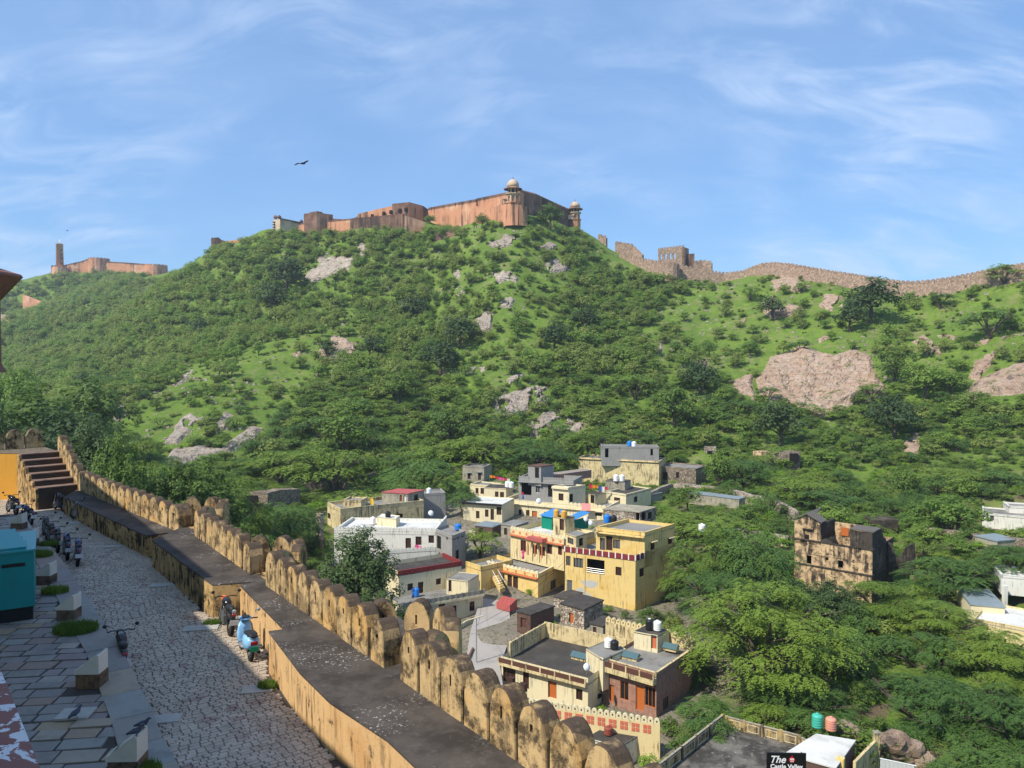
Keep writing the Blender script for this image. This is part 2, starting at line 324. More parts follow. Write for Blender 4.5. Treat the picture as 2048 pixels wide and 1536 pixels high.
CTRL = [  # (u, v, distance): ground seen at photo pixel
 # crest of the fort hill, then along the wall ridge
 (420,505,560),(480,485,545),(545,458,520),(620,458,500),(690,462,490),(760,448,478),(855,446,470),(950,446,440),(1000,432,425),(1040,425,418),(1090,432,432),(1150,458,475),(1200,485,462),
 (1250,512,430),(1340,548,415),(1450,565,405),(1540,548,385),(1650,560,360),(1750,576,345),(1830,590,330),(1940,572,310),(2048,556,290),(2120,548,280),(2250,540,270),
 # the long spur below the corner tower
 (1030,500,390),(1015,560,362),(1000,620,335),(1000,720,295),(1025,800,265),(1070,880,240),(940,500,400),(940,560,370),(930,650,330),(950,760,280),
 # second spur
 (800,560,410),(700,655,352),(600,680,330),(480,728,300),(400,765,285),(330,800,270),(230,850,250),(620,740,300),(520,790,270),(420,850,240),(340,920,215),(480,920,220),(600,890,232),(280,890,228),
 # gully between the spurs
 (850,640,365),(860,720,320),(870,790,275),(860,880,238),(760,800,262),(740,890,232),(880,560,395),
 # slope of the fort hill
 (600,560,435),(520,600,425),(420,600,455),(300,600,540),(200,610,640),(100,620,740),(30,650,800),(100,700,560),(200,700,480),(300,700,425),(400,690,385),(100,790,370),(0,800,390),(0,720,560),(220,790,370),(-120,800,400),(-120,700,640),
 # distant crest with the watch tower
 (30,565,920),(110,545,900),(200,540,890),(320,552,860),(365,540,760),(-100,570,940),(-250,580,950),
 # flank and gully towards the wall ridge
 (1200,560,398),(1300,600,375),(1250,700,312),(1350,780,268),(1200,800,265),(1400,640,352),(1450,700,312),(1150,640,340),(1120,740,290),(1400,790,262),(1450,850,240),(1250,880,235),(1340,620,365),
 # slope under the ridge wall
 (1550,620,345),(1600,690,300),(1620,830,250),(1700,700,284),(1760,800,255),(1850,650,300),(1900,800,245),(2000,700,258),(2048,760,232),(2048,650,268),(1800,860,232),(1950,900,206),(1500,880,230),(1650,900,218),(1850,950,195),(2150,700,250),(2150,850,205),
 # valley floor
 (1500,985,186),(1700,1005,170),(1900,1005,163),(2048,1010,152),(1600,1160,122),(1800,1160,116),(2048,1160,108),(1700,1310,92),(2000,1310,88),(1900,1520,72),(1400,1300,96),(1500,1105,136),(2150,1300,85),(2150,1500,72),
 (1280,1225,115),(1100,1440,86),(960,1250,110),(700,1200,122),(560,1060,158),(700,985,186),(600,985,192),(1000,945,206),(1200,975,204),(1350,960,204),(1420,1015,166),(1300,1480,74),(1330,1430,83),(900,985,192),
 (420,1010,150),(250,960,170),(100,890,205),(0,870,230),(1100,1300,100),(1150,1120,140),(1080,1210,116),
]
pts = [tuple(at(*c)) for c in CTRL]
for u, v, Y in CTRL[:24] + CTRL[74:75]:       # the far side of the crest falls away
    p = at(u, v, Y); d = Vector((p.x, p.y, 0)).normalized()
    pts.append(tuple(p + d * 14 + Vector((0, 0, -1.0)))); pts.append(tuple(p + d * 90 + Vector((0, 0, -45))))
for u, v, Y in [(30,565,920),(110,545,900),(200,540,890),(320,552,860),(-100,570,940),(-250,580,950)]:
    p = at(u, v, Y); pts.append(tuple(p + Vector((-10, 160, -60))))
pts += [(-900, 1500, -20), (0, 1500, -30), (900, 1500, -40), (600, 700, -30), (-1200, 900, 10), (-700, 400, -30), (700, 250, 0), (900, 600, -20)]
# the palace hill under and beyond the road wall
for s in np.linspace(-25, 45, 12):
    bx, by = -2.5 - 0.6 * s, 18.2 + 0.8 * s
    for off, z in ((0.5, -16), (-8, -15), (8, -25), (20, -36), (40, -39.5 + max(0, s - 15) * 0.15)):
        pts.append((bx + 0.8 * off, by + 0.6 * off, z))
pts += [(-60, 60, -14), (-80, 90, -18), (-110, 140, -22), (-40, 0, -16), (20, 0, -34), (40, 30, -36), (60, 60, -36), (110, 60, -33), (80, 10, -36)]
PA = np.array(pts)
Cx, Cz = PA[:, :2], PA[:, 2]
nC = len(Cz)
K = np.sqrt(((Cx[:, None] - Cx[None]) ** 2).sum(-1) + 4.0)
Pm = np.c_[np.ones(nC), Cx]
A_ = np.block([[K + np.eye(nC) * 1e-6, Pm], [Pm.T, np.zeros((3, 3))]])
W_ = np.linalg.solve(A_, np.r_[Cz, np.zeros(3)])
def base_h(x, y):
    sh = np.shape(x); x = np.ravel(x).astype(float); y = np.ravel(y).astype(float); out = np.empty(len(x))
    for i in range(0, len(x), 20000):
        xx, yy = x[i:i + 20000], y[i:i + 20000]
        out[i:i + 20000] = np.sqrt((xx[:, None] - Cx[None, :, 0]) ** 2 + (yy[:, None] - Cx[None, :, 1]) ** 2 + 4.0) @ W_[:nC] + W_[nC] + W_[nC + 1] * xx + W_[nC + 2] * yy
    return out.reshape(sh)
def terr(x, y):
    x = np.asarray(x, float); y = np.asarray(y, float); z = base_h(x, y)
    hill = np.clip((y - 205) / 60, 0, 1)
    z = z + hill * (1.5 * fbm(x, y, 26, 3, 3) + 0.9 * fbm(x, y, 8, 3, 9)) + 0.25 * np.clip((y - 60) / 60, 0, 1) * fbm(x, y, 3, 2, 5)
    return z
# tessellation gets coarser with distance
NT_, NY_ = 430, 400
tt = np.linspace(-1.15, 1.15, NT_); yy_ = 12 * (1500 / 12) ** np.linspace(0, 1, NY_)
TX, TY = tt[None, :] * yy_[:, None], np.repeat(yy_[:, None], NT_, 1)
TZ = terr(TX, TY)
me = bpy.data.meshes.new('terrain')
idx = np.arange(NT_ * NY_).reshape(NY_, NT_)
fq = np.stack([idx[:-1, :-1], idx[:-1, 1:], idx[1:, 1:], idx[1:, :-1]], -1).reshape(-1, 4)
me.from_pydata(np.stack([TX, TY, TZ], -1).reshape(-1, 3).tolist(), [], fq.tolist()); me.update()
me.polygons.foreach_set('use_smooth', [True] * len(me.polygons))
def terrain_height(x, y):               # height of the built mesh
    y = np.clip(np.asarray(y, float), 12.01, 1499); x = np.asarray(x, float)
    a = (np.clip(x / y, -1.149, 1.149) + 1.15) / 2.3 * (NT_ - 1); b = np.log(y / 12) / math.log(1500 / 12) * (NY_ - 1)
    i, j = np.floor(a).astype(int), np.floor(b).astype(int); i = np.clip(i, 0, NT_ - 2); j = np.clip(j, 0, NY_ - 2); fa, fb = a - i, b - j
    return (TZ[j, i] * (1 - fa) + TZ[j, i + 1] * fa) * (1 - fb) + (TZ[j + 1, i] * (1 - fa) + TZ[j + 1, i + 1] * fa) * fb
def th(x, y): return float(terrain_height(np.array([x]), np.array([y]))[0])
_Y = np.concatenate([np.arange(50, 300, 0.5), np.arange(300, 1100, 1.0)])
def hit(u, v, ymin=50):                 # ground point seen at pixel (u, v)
    d = ray(u, v); k = _Y[_Y >= ymin] / d.y
    dz = d.z * k - terrain_height(d.x * k, d.y * k); w = np.nonzero(dz < 0)[0]
    if len(w) == 0: return None
    p = d * float(k[w[0]]); return Vector((p.x, p.y, th(p.x, p.y)))
def hits(u, v):                         # vectorised, coarse
    u = np.asarray(u, float); v = np.asarray(v, float)
    a, b = (u - 1024) / FPX, -(v - 768) / FPX
    dx, dy, dz = a, CP + b * SP, -SP + b * CP
    Y = _Y[None, :]; k = Y / dy[:, None]
    below = (dz[:, None] * k - terrain_height(dx[:, None] * k, np.repeat(Y, len(u), 0))) < 0
    i = below.argmax(1); ok = below.any(1); kk = k[np.arange(len(u)), i]
    return np.stack([dx * kk, dy * kk, terrain_height(dx * kk, dy * kk)], -1), ok

t = NT('hill_ground')
g1 = t.noise(0.05, 5, 0.6, 0.3); g2 = t.noise(0.35, 6, 0.65, 0.2); g3 = t.noise(2.5, 6, 0.7)
c = t.mix(t.ramp(g1, 0.35, 0.65), (0.125, 0.205, 0.034), (0.180, 0.275, 0.042))
c = t.mix(t.math('MULTIPLY', t.ramp(g2, 0.42, 0.66), 0.6), c, (0.085, 0.135, 0.030))
c = t.mix(t.math('MULTIPLY', t.ramp(g3, 0.42, 0.66), 0.6), c, (0.070, 0.112, 0.026))
c = t.mix(t.math('MULTIPLY', t.ramp(t.noise(0.16, 6, 0.7, 0.3, off=(40, 11, 0)), 0.50, 0.66), 0.65), c, (0.24, 0.23, 0.10))
c = t.mix(t.math('MULTIPLY', t.ramp(t.noise(0.7, 7, 0.75, 0.3, off=(4, 31, 0)), 0.60, 0.67), 0.85), c, (0.36, 0.30, 0.22))
sp = t.n.new('ShaderNodeSeparateXYZ'); t.l.new(t.pos, sp.inputs[0])
low = t.ramp(sp.outputs[1], 215, 150)
c = t.mix(t.math('MULTIPLY', low, t.ramp(t.noise(0.3, 5), 0.48, 0.60)), c, (0.17, 0.13, 0.085))
# trodden earth between the houses
vx = t.math('DIVIDE', t.math('SUBTRACT', sp.outputs[0], 2.0), 36.0); vy = t.math('DIVIDE', t.math('SUBTRACT', sp.outputs[1], 132.0), 68.0)
vr = t.math('ADD', t.math('MULTIPLY', vx, vx), t.math('MULTIPLY', vy, vy))
vm = t.ramp(t.math('ADD', vr, t.math('MULTIPLY', t.noise(0.12, 5), 0.8)), 1.45, 1.05)
ve = t.mix(t.noise(0.5, 6, 0.7), (0.20, 0.165, 0.12), (0.34, 0.30, 0.25)); ve = t.mix(t.ramp(t.noise(1.5, 6, .7), 0.52, 0.62), ve, (0.09, 0.12, 0.035))
c = t.mix(vm, c, ve)
t.bump(t.math('ADD', g3, t.math('MULTIPLY', g2, 1.5)), 0.5, 0.9)
M['ground'] = t.done(c, 0.95, 0.05)
me.materials.append(M['ground'])
tag(mesh_obj('terrain', me), 'green hillside and valley floor', None, None, 'structure')
gb = MB(); gb.poly([(-9000, -9000, -75), (9000, -9000, -75), (9000, 9000, -75), (-9000, 9000, -75)])
tag(gb.build('ground', M['ground']), kind='structure')

# rock faces breaking through the slope: patches of the slope itself, raised and cracked
def rockmat(name, ca, cb, cl_, cd):
    t = NT(name); r1 = t.noise(0.12, 6, 0.65, 0.5); r2 = t.noise(0.45, 10, 0.75, 0.9, scl=(1, 1, 1.7)); r3 = t.noise(1.6, 8, 0.75, 0.4)
    strat = t.noise(0.55, 7, 0.7, 1.2, scl=(0.35, 0.35, 2.2)); c = t.mix(t.ramp(r1, 0.35, 0.65), ca, cb); c = t.mix(t.math('MULTIPLY', t.ramp(r2, 0.46, 0.68), .8), c, cl_)
    c = t.mix(t.math('MULTIPLY', t.ramp(strat, 0.53, 0.62), 0.7), c, cd); jt = t.noise(0.5, 8, 0.75, 0.8, scl=(1.8, 1.8, .35), off=(3, 3, 8)); c = t.mix(t.math('MULTIPLY', t.ramp(jt, 0.57, 0.64), 0.65), c, cd); c = t.mix(t.math('MULTIPLY', t.ramp(r3, 0.56, 0.70), 0.55), c, cd)
    c = t.mix(t.math('MULTIPLY', t.ramp(t.noise(0.3, 8, 0.75, 0.5, off=(9, 4, 2)), 0.55, 0.64), 0.75), c, (0.15, 0.125, 0.115))
    gr = t.ramp(t.noise(0.28, 9, 0.78, 0.6, off=(2, 14, 5)), 0.57, 0.61); c = t.mix(t.math('MULTIPLY', gr, 0.95), c, (0.11, 0.165, 0.035))
    t.bump(t.math('ADD', t.math('ADD', r2, t.math('MULTIPLY', r3, .5)), strat), 1.2, 1.0); return t.done(c, 0.95, 0.1)
M['rock'] = rockmat('quartzite_rock', (0.50, 0.34, 0.235), (0.60, 0.44, 0.33), (0.68, 0.56, 0.45), (0.27, 0.18, 0.125))
M['rockgrey'] = rockmat('grey_quartzite', (0.42, 0.34, 0.27), (0.54, 0.45, 0.37), (0.66, 0.59, 0.50), (0.22, 0.18, 0.15))

def inside(px, py, poly):
    r = np.zeros(len(px), bool); n = len(poly)
    for i in range(n):
        (x1, y1), (x2, y2) = poly[i], poly[(i + 1) % n]
        c_ = ((y1 > py) != (y2 > py)) & (px < (x2 - x1) * (py - y1) / (y2 - y1 + 1e-9) + x1); r ^= c_
    return r
def edge_dist(px, py, poly):
    d = np.full(len(px), 1e9); n = len(poly)
    for i in range(n):
        a, b = np.array(poly[i], float), np.array(poly[(i + 1) % n], float); ab = b - a
        k = np.clip(((px - a[0]) * ab[0] + (py - a[1]) * ab[1]) / (ab @ ab + 1e-9), 0, 1)
        d = np.minimum(d, np.hypot(px - a[0] - k * ab[0], py - a[1] - k * ab[1]))
    return d
ROCK_POLYS = []
def outcrop(poly, mat='rock', rise=1.6, label=None, seed=0):
    """poly: outline in photo pixels; the patch lies on the ground it is seen on, and stands proud of it"""
    ROCK_POLYS.append(poly)
    us = [p[0] for p in poly]; vs = [p[1] for p in poly]
    du = max(us) - min(us); dv = max(vs) - min(vs); st = max(1.3, math.sqrt(du * dv / 3500))
    gu, gv = np.meshgrid(np.arange(min(us) - .12 * du - st, max(us) + .12 * du + 2 * st, st), np.arange(min(vs) - .12 * dv - st, max(vs) + .12 * dv + 2 * st, st)); sh = gu.shape
    fu, fv = gu.ravel(), gv.ravel()
    q_ = max(du, dv); wob = (.07 if q_ > 150 else .14) * q_ * fbm(fu + seed * 91, fv, q_ * .35, 4, 4); wob2 = (.07 if q_ > 150 else .14) * q_ * fbm(fu + seed * 51, fv + 300, q_ * .35, 4, 8)
    ins = inside(fu + wob, fv + wob2, poly); ins &= fbm(fu + 700 + seed * 37, fv, q_ * .22, 4, 6) > (-2 if q_ > 150 else -.34); ed = edge_dist(fu + wob, fv + wob2, poly)
    P3, ok = hits(fu, fv)
    sc = P3[:, 1].mean() / FPX
    taper = np.clip(ed * sc / (rise * 0.7), 0, 1) * ins
    rid = 1 - np.abs(fbm(P3[:, 0] + P3[:, 1] * .3, P3[:, 2] * 1.4 + seed * 13, 9, 4, 21)) * 2.2
    blk = vnoise(P3[:, 0] / 2.6 + seed, P3[:, 2] / 1.7, 31)
    blk = np.floor(blk * 5) / 5 * 1.1; bk2 = np.floor(vnoise(P3[:, 0] / 1.1 + seed * 3, P3[:, 2] / 2.4, 37) * 4) / 4; bk3 = np.floor(vnoise(P3[:, 0] / 3.5, P3[:, 2] / .8 + seed, 41) * 4) / 4
    h = rise * taper * (0.05 + 0.3 * rid + 0.45 * blk + .28 * bk2 + .28 * bk3) - (1 - taper) * 0.25 + .12
    nrm = np.array([-0.35 * np.sign(P3[:, 0].mean()) * 0, -0.72, 0.69])
    P3 = P3 + h[:, None] * nrm[None]
    keep = ins.reshape(sh) & ok.reshape(sh)
    grow = keep.copy(); grow[1:] |= keep[:-1]; grow[:-1] |= keep[1:]; grow[:, 1:] |= keep[:, :-1]; grow[:, :-1] |= keep[:, 1:]
    ii = np.arange(sh[0] * sh[1]).reshape(sh)
    q = grow[:-1, :-1] & grow[1:, :-1] & grow[:-1, 1:] & grow[1:, 1:]
    yy3 = P3[:, 1].reshape(sh); jump = np.maximum(np.abs(yy3[1:, 1:] - yy3[:-1, :-1]), np.abs(yy3[1:, :-1] - yy3[:-1, 1:])) < 14
    q &= jump
    f = np.stack([ii[1:, :-1][q], ii[1:, 1:][q], ii[:-1, 1:][q], ii[:-1, :-1][q]], -1)
    if len(f) == 0: return
    used, inv = np.unique(f, return_inverse=True)
    m_ = bpy.data.meshes.new('rock_face'); m_.from_pydata(P3[used].tolist(), [], inv.reshape(-1, 4).tolist()); m_.update(); m_.materials.append(M[mat])
    o = mesh_obj('rock_face_hill', m_); tag(o, label, kind='structure')
for i, (poly, m_, rise, lab) in enumerate([
 ([(1510,760),(1540,715),(1575,708),(1600,698),(1640,704),(1665,708),(1700,696),(1740,710),(1750,745),(1775,770),(1772,790),(1730,800),(1700,815),(1640,838),(1610,825),(1560,805),(1520,790)], 'rock', 3.4, 'broad pink quartzite cliff on the slope under the ridge wall'),
 ([(1458,760),(1490,752),(1508,750),(1512,800),(1480,790),(1460,780)], 'rock', 2.2, None),
 ([(1930,790),(1950,765),(2000,740),(2060,725),(2100,740),(2100,790),(2000,798),(1950,805)], 'rock', 2.8, None),
 ([(1940,760),(1950,725),(1990,700),(2000,705),(1975,735),(1965,765)], 'rock', 1.6, None),
 ([(1820,680),(1850,672),(1885,690),(1880,715),(1855,712),(1835,695)], 'rock', 1.2, None),
 ([(1870,672),(1900,668),(1920,676),(1890,684)], 'rock', 0.8, None), ([(1940,692),(1980,678),(1985,684),(1955,698)], 'rock', 0.7, None),
 ([(1530,605),(1545,595),(1560,610),(1600,615),(1610,622),(1570,640),(1545,638),(1528,622)], 'rock', 1.8, None),
 ([(1645,592),(1685,590),(1690,612),(1665,628),(1640,618)], 'rock', 1.4, None),
 ([(1535,558),(1575,552),(1625,572),(1620,582),(1570,580),(1550,588)], 'rock', 1.8, None),
 ([(1632,680),(1650,668),(1660,675),(1640,688)], 'rock', 1.0, None), ([(1480,640),(1495,632),(1488,655)], 'rock', 0.8, None),
 ([(1385,722),(1410,718),(1430,740),(1400,742)], 'rock', 1.4, None),
 ([(985,800),(1010,785),(1080,770),(1100,775),(1108,800),(1060,825),(1010,838),(990,820)], 'rockgrey', 2.2, None),
 ([(1045,860),(1060,842),(1100,830),(1130,835),(1150,850),(1180,850),(1185,870),(1150,880),(1130,865),(1080,872)], 'rockgrey', 2.0, None),
 ([(950,640),(975,620),(990,625),(985,660),(965,668)], 'rockgrey', 1.6, None), ([(1000,605),(1020,595),(1035,600),(1020,618),(1005,616)], 'rockgrey', 1.2, None),
 ([(970,548),(1005,545),(1040,552),(1035,565),(1000,566),(975,560)], 'rockgrey', 1.2, None),
 ([(1085,530),(1110,518),(1140,535),(1130,545),(1100,545)], 'rockgrey', 1.3, None), ([(1070,498),(1100,488),(1115,492),(1100,504)], 'rockgrey', 1.0, None),
 ([(975,490),(1010,470),(1050,478),(1030,490),(990,496)], 'rockgrey', 1.2, None), ([(1060,448),(1020,430),(980,450),(1000,445)], 'rockgrey', 0.8, None),
 ([(605,552),(640,530),(680,512),(715,515),(700,540),(660,552),(625,560)], 'rockgrey', 1.2, None), ([(632,520),(655,502),(660,508),(640,528)], 'rockgrey', 0.9, None),
 ([(712,492),(728,485),(735,500),(725,516),(715,505)], 'rockgrey', 1.3, None),
 ([(640,700),(665,672),(695,675),(718,690),(700,715),(660,725),(635,718)], 'rock', 1.6, None), ([(580,708),(605,702),(600,718)], 'rock', 0.8, None),
 ([(320,885),(345,850),(385,825),(408,832),(390,860),(350,890)], 'rockgrey', 1.3, None), ([(430,850),(450,820),(470,830),(455,860),(440,865)], 'rockgrey', 1.3, None),
 ([(325,925),(350,898),(400,890),(450,895),(500,850),(524,855),(515,880),(460,915),(400,922),(345,935)], 'rockgrey', 1.6, None),
 ([(220,860),(232,815),(245,800),(255,825),(240,855),(225,875)], 'rockgrey', 1.8, None), ([(348,775),(370,745),(386,738),(375,765)], 'rockgrey', 1.0, None),
 ([(925,735),(975,730),(970,742),(930,745)], 'rockgrey', 0.7, None), ([(1012,760),(1045,745),(1050,752),(1020,772)], 'rockgrey', 0.8, None),
 ([(1805,905),(1815,870),(1835,862),(1850,880),(1838,908)], 'rock', 0.8, None), ([(1310,700),(1322,680),(1326,700),(1318,712)], 'rockgrey', 1.2, None), ([(1335,695),(1345,690),(1348,705)], 'rockgrey', 1.0, None),
 ([(735,955),(700,962),(720,948)], 'rockgrey', 0.6, None), ([(908,590),(928,578),(932,585),(915,596)], 'rockgrey', 0.9, None), ([(905,545),(920,540),(922,556),(908,558)], 'rockgrey', 0.9, None),
]):
    outcrop(poly, m_, rise, lab, i)
# ---------------------------------------------------------------- cobbled road, raised pavement, parapet wall
ZR, ZP, ZL, ZA = -8.9, -8.15, -7.7, -7.9       # road, pavement, wall bench, far bench
def V2(p, z): return Vector((p.x, p.y, z))
bench_edge_px = [(127,994,ZA),(175,1017,ZA),(230,1043,ZA),(283,1067,ZA)]
kerb_px = [(430,1660),(390,1600),(352,1520),(325,1475),(305,1422),(282,1377),(262,1335),(240,1292),(207,1247),(172,1190),(135,1135),(105,1097),(75,1070),(48,1030)]
kerb = [onz(u, v, ZP) for u, v in kerb_px]
# road sheet (bedding between the stones)
t = NT('road_bedding'); c = t.mix(t.noise(3, 6), (0.045, 0.040, 0.036), (0.10, 0.088, 0.078)); t.bump(t.noise(20, 4), 0.01); M['bedding'] = t.done(c, 0.95, 0.1)
rs = MB(); rs.poly([(-60, 40, ZR), (-52, 20, ZR), (-12, 6, ZR), (2, 4, ZR), (6, 10, ZR), (-1.2, 16.2, ZR), (-9, 27.6, ZR), (-25, 48.5, ZR), (-40, 64, ZR)])
road = tag(rs.build('road', M['bedding']), 'cobbled lane inside the parapet', None, None, 'structure')
t = NT('sett_stone')
rv = t.rand(); nn = t.noise(2.2, 4, 0.6); vv = t.vor(3.2, None, 'F1', 1); sp = t.n.new('ShaderNodeSeparateColor'); t.l.new(vv, sp.inputs[0])
c = t.mix(t.math('ADD', t.math('MULTIPLY', sp.outputs[0], 0.6), t.math('MULTIPLY', rv, 0.4)), (0.36, 0.30, 0.235), (0.54, 0.46, 0.365))
c = t.mix(t.math('MULTIPLY', t.ramp(sp.outputs[1], 0.86, 0.95), 0.55), c, (0.27, 0.17, 0.14))
c = t.mix(t.math('MULTIPLY', t.ramp(nn, 0.5, 0.7), 0.45), c, (0.23, 0.20, 0.17))
c = t.mix(t.math('MULTIPLY', t.ramp(t.noise(14, 5), 0.5, 0.7), 0.3), c, (0.20, 0.175, 0.15))
t.bump(t.noise(30, 4), 0.006); M['sett'] = t.done(c, 0.75, 0.3)
# setts in courses across the lane, following its curve
axis = [Vector(p) for p in [(2.2, 8.0, 0), (-4.6, 17.6, 0), (-8.6, 23.0, 0), (-13.2, 29.0, 0), (-19.0, 36.0, 0), (-26.0, 43.5, 0), (-34, 52, 0)]]
def along(s):
    for a, b in zip(axis, axis[1:]):
        L = (b - a).length
        if s <= L: d = (b - a) / L; return a + d * s, d
        s -= L
    d = (axis[-1] - axis[-2]).normalized(); return axis[-1], d
def on_road(p):
    u, v = project((p.x, p.y, ZR))
    if not (-30 < u < 1100 and 960 < v < 1600): return False
    return True
bench_base = [Vector(p) for p in []]
setts = []
rnd = random.Random(3)
s = 3.0
while s < 58:
    far = s > 40
    ds = rnd.uniform(0.115, 0.15) * (1.5 if far else 1.0); p, d = along(s + ds / 2); n = Vector((d.y, -d.x, 0)); w = -6.6 + rnd.uniform(0, .1)
    while w < 3.2:
        dw = rnd.uniform(0.15, 0.27) * (1.5 if far else 1.0)
        if abs(w + 1.6) < 0.12: dw = 0.30
        q = p + n * (w + dw / 2)
        # tilt the courses
        if on_road(q): setts.append((q, d, n, ds, dw))
        w += dw
    s += ds
def poly_contains(poly, x, y):
    r = False
    for i in range(len(poly)):
        (x1, y1), (x2, y2) = poly[i], poly[(i + 1) % len(poly)]
        if (y1 > y) != (y2 > y) and x < (x2 - x1) * (y - y1) / (y2 - y1) + x1: r = not r
    return r
base_px = [(677,1545),(660,1507),(607,1444),(555,1392),(531,1350),(533,1306),(476,1216),(420,1238),(382,1202),(302,1120),(295,1117),(250,1087),(207,1070),(172,1040),(128,1012),(95,1000),(60,985),(0,960),(-40,950)]
road_poly = [(x.x, x.y) for x in [onz(u, v, ZR) for u, v in [(760,1640)] + base_px]] + [(x.x, x.y) for x in [onz(u, v, ZP) for u, v in [(-40,1010),(0,1012),(48,1026)]]] + [(x.x + .1, x.y + .1) for x in reversed(kerb)] + [(-4, 9)]
setts = [q for q in setts if poly_contains(road_poly, q[0].x, q[0].y)]
def sett_geo(q, d, n, ds, dw, r, loc=False):
    h = 0.035 + r.uniform(-0.008, 0.012); g = 0.014
    c0 = Vector((0, 0, 0)) if loc else Vector((q.x, q.y, ZR))
    j = lambda: r.uniform(-0.007, 0.007)
    lo = [c0 + d * (a * (ds / 2 - g * .4) + j()) + n * (b * (dw / 2 - g * .4) + j()) - Vector((0, 0, 0.02)) for a, b in ((-1, -1), (-1, 1), (1, 1), (1, -1))]
    hi = [c0 + (p - c0) * 0.86 + Vector((0, 0, h + 0.02)) for p in lo]
    mid = [c0 + (p - c0) * 0.96 + Vector((0, 0, h * 0.72)) for p in lo]
    vs = lo + mid + hi
    fs = [(8, 11, 10, 9)] + [(i, 4 + i, 4 + (i + 1) % 4, (i + 1) % 4)[::-1] for i in range(4)] + [(4 + i, 8 + i, 8 + (i + 1) % 4, 4 + (i + 1) % 4)[::-1] for i in range(4)]
    fs = [f[::-1] for f in fs]
    return vs, fs
setts.sort(key=lambda q: q[0].y + (0 if project((q[0].x, q[0].y, ZR))[1] < 1530 else 50))
inview = [q for q in setts if project((q[0].x, q[0].y, ZR))[1] < 1532 and project((q[0].x, q[0].y, ZR))[0] > 330]
near = inview[:300]; nid = set(id(q) for q in near)
rn = random.Random(11); protos = []
for k in range(10):
    m_ = MB(); vs, fs = sett_geo(Vector((0, 0, 0)), Vector((0, 1, 0)), Vector((1, 0, 0)), 1, 1, rn, True)
    vs = [Vector((v.x, v.y, v.z)) for v in vs]; m_.add(vs, fs); protos.append(m_.mesh('cobble', M['sett']))
for i, (q, d, n, ds, dw) in enumerate(near):
    o = mesh_obj('cobble', protos[i % 10], road); o.location = (q.x, q.y, ZR); o.rotation_euler = (0, 0, math.atan2(d.y, d.x) - math.pi / 2)
    o.scale = (dw, ds, 1)
rest = MB()
for q in setts:
    if id(q) not in nid: rest.add(*sett_geo(*q, rn))
tag(rest.build('cobble_field', M['sett'], road), kind='stuff')
# pale cover slabs let into the lane
t = NT('cover_slab'); c = t.mix(t.noise(4, 5), (0.30, 0.29, 0.26), (0.48, 0.46, 0.42)); M['cover'] = t.done(c, 0.9, 0.2)
for (u, v, w, l) in [(226,1093,0.8,0.4),(327,1170,1.0,0.45),(402,1256,1.1,0.5),(330,1438,0.75,0.45),(515,1378,0.8,0.5),(150,1046,.6,.5),(85,1007,.7,.4)]:
    p = onz(u, v, ZR + 0.05); b = MB(); b.box((0, 0, 0), w, l, 0.03, 0.0); o = b.build('cover_slab', M['cover'], road)
    o.location = (p.x, p.y, ZR + 0.04); o.rotation_euler = (0, 0, R(12))

# raised pavement: body, flagstones, kerb stones
body = MB(); kk = [(p.x, p.y) for p in kerb]
outl = kk + [(-44, 44), (-60, 30), (-20, 2), (-8, 4)]
body.prism([(x, y, ZR - 0.6) for x, y in outl], (0, 0, ZP - ZR + 0.6 - 0.05))
pave = tag(body.build('pavement', M['bedding']), 'raised flagstone pavement beside the cobbled lane', None, None, 'structure')
t = NT('flagstone'); rv = t.rand(); nn = t.noise(1.5, 6, 0.65)
cr_ = t.n.new('ShaderNodeValToRGB'); el = cr_.color_ramp.elements; el[0].color = rgb((0.202, 0.180, 0.161)); el[1].color = rgb((0.305, 0.285, 0.247))
for ps, cc in ((0.25, (0.260, 0.242, 0.213)), (0.5, (0.215, 0.167, 0.155)), (0.68, (0.260, 0.260, 0.236)), (0.8, (0.240, 0.174, 0.144)), (0.9, (0.325, 0.242, 0.149))):
    e = el.new(ps); e.color = rgb(cc)
t.l.new(rv, cr_.inputs[0])
c = t.mix(t.math('MULTIPLY', t.ramp(nn, 0.45, 0.7), 0.5), cr_.outputs[0], (0.12, 0.11, 0.105)); c = t.mix(t.math('MULTIPLY', t.ramp(t.noise(9, 6, .7), 0.52, 0.72), 0.35), c, (0.33, 0.32, 0.30))
t.bump(t.noise(8, 6), 0.012); M['flag'] = t.done(c, 0.7, 0.35)
def kerb_off(off):
    out = []
    for i, p in enumerate(kerb):
        d = (kerb[min(i + 1, len(kerb) - 1)] - kerb[max(i - 1, 0)]); d.z = 0; d.normalize(); n = Vector((-d.y, d.x, 0)); out.append(p + n * off)
    return out
inner = kerb_off(0.85); inpoly = [(p.x, p.y) for p in kerb_off(0.62)] + [(-44, 44), (-60, 30), (-20, 2), (-8, 4)]
rf = random.Random(5); ang = R(7); cx, sx = math.cos(ang), math.sin(ang)
yy = 10.0; row = 0
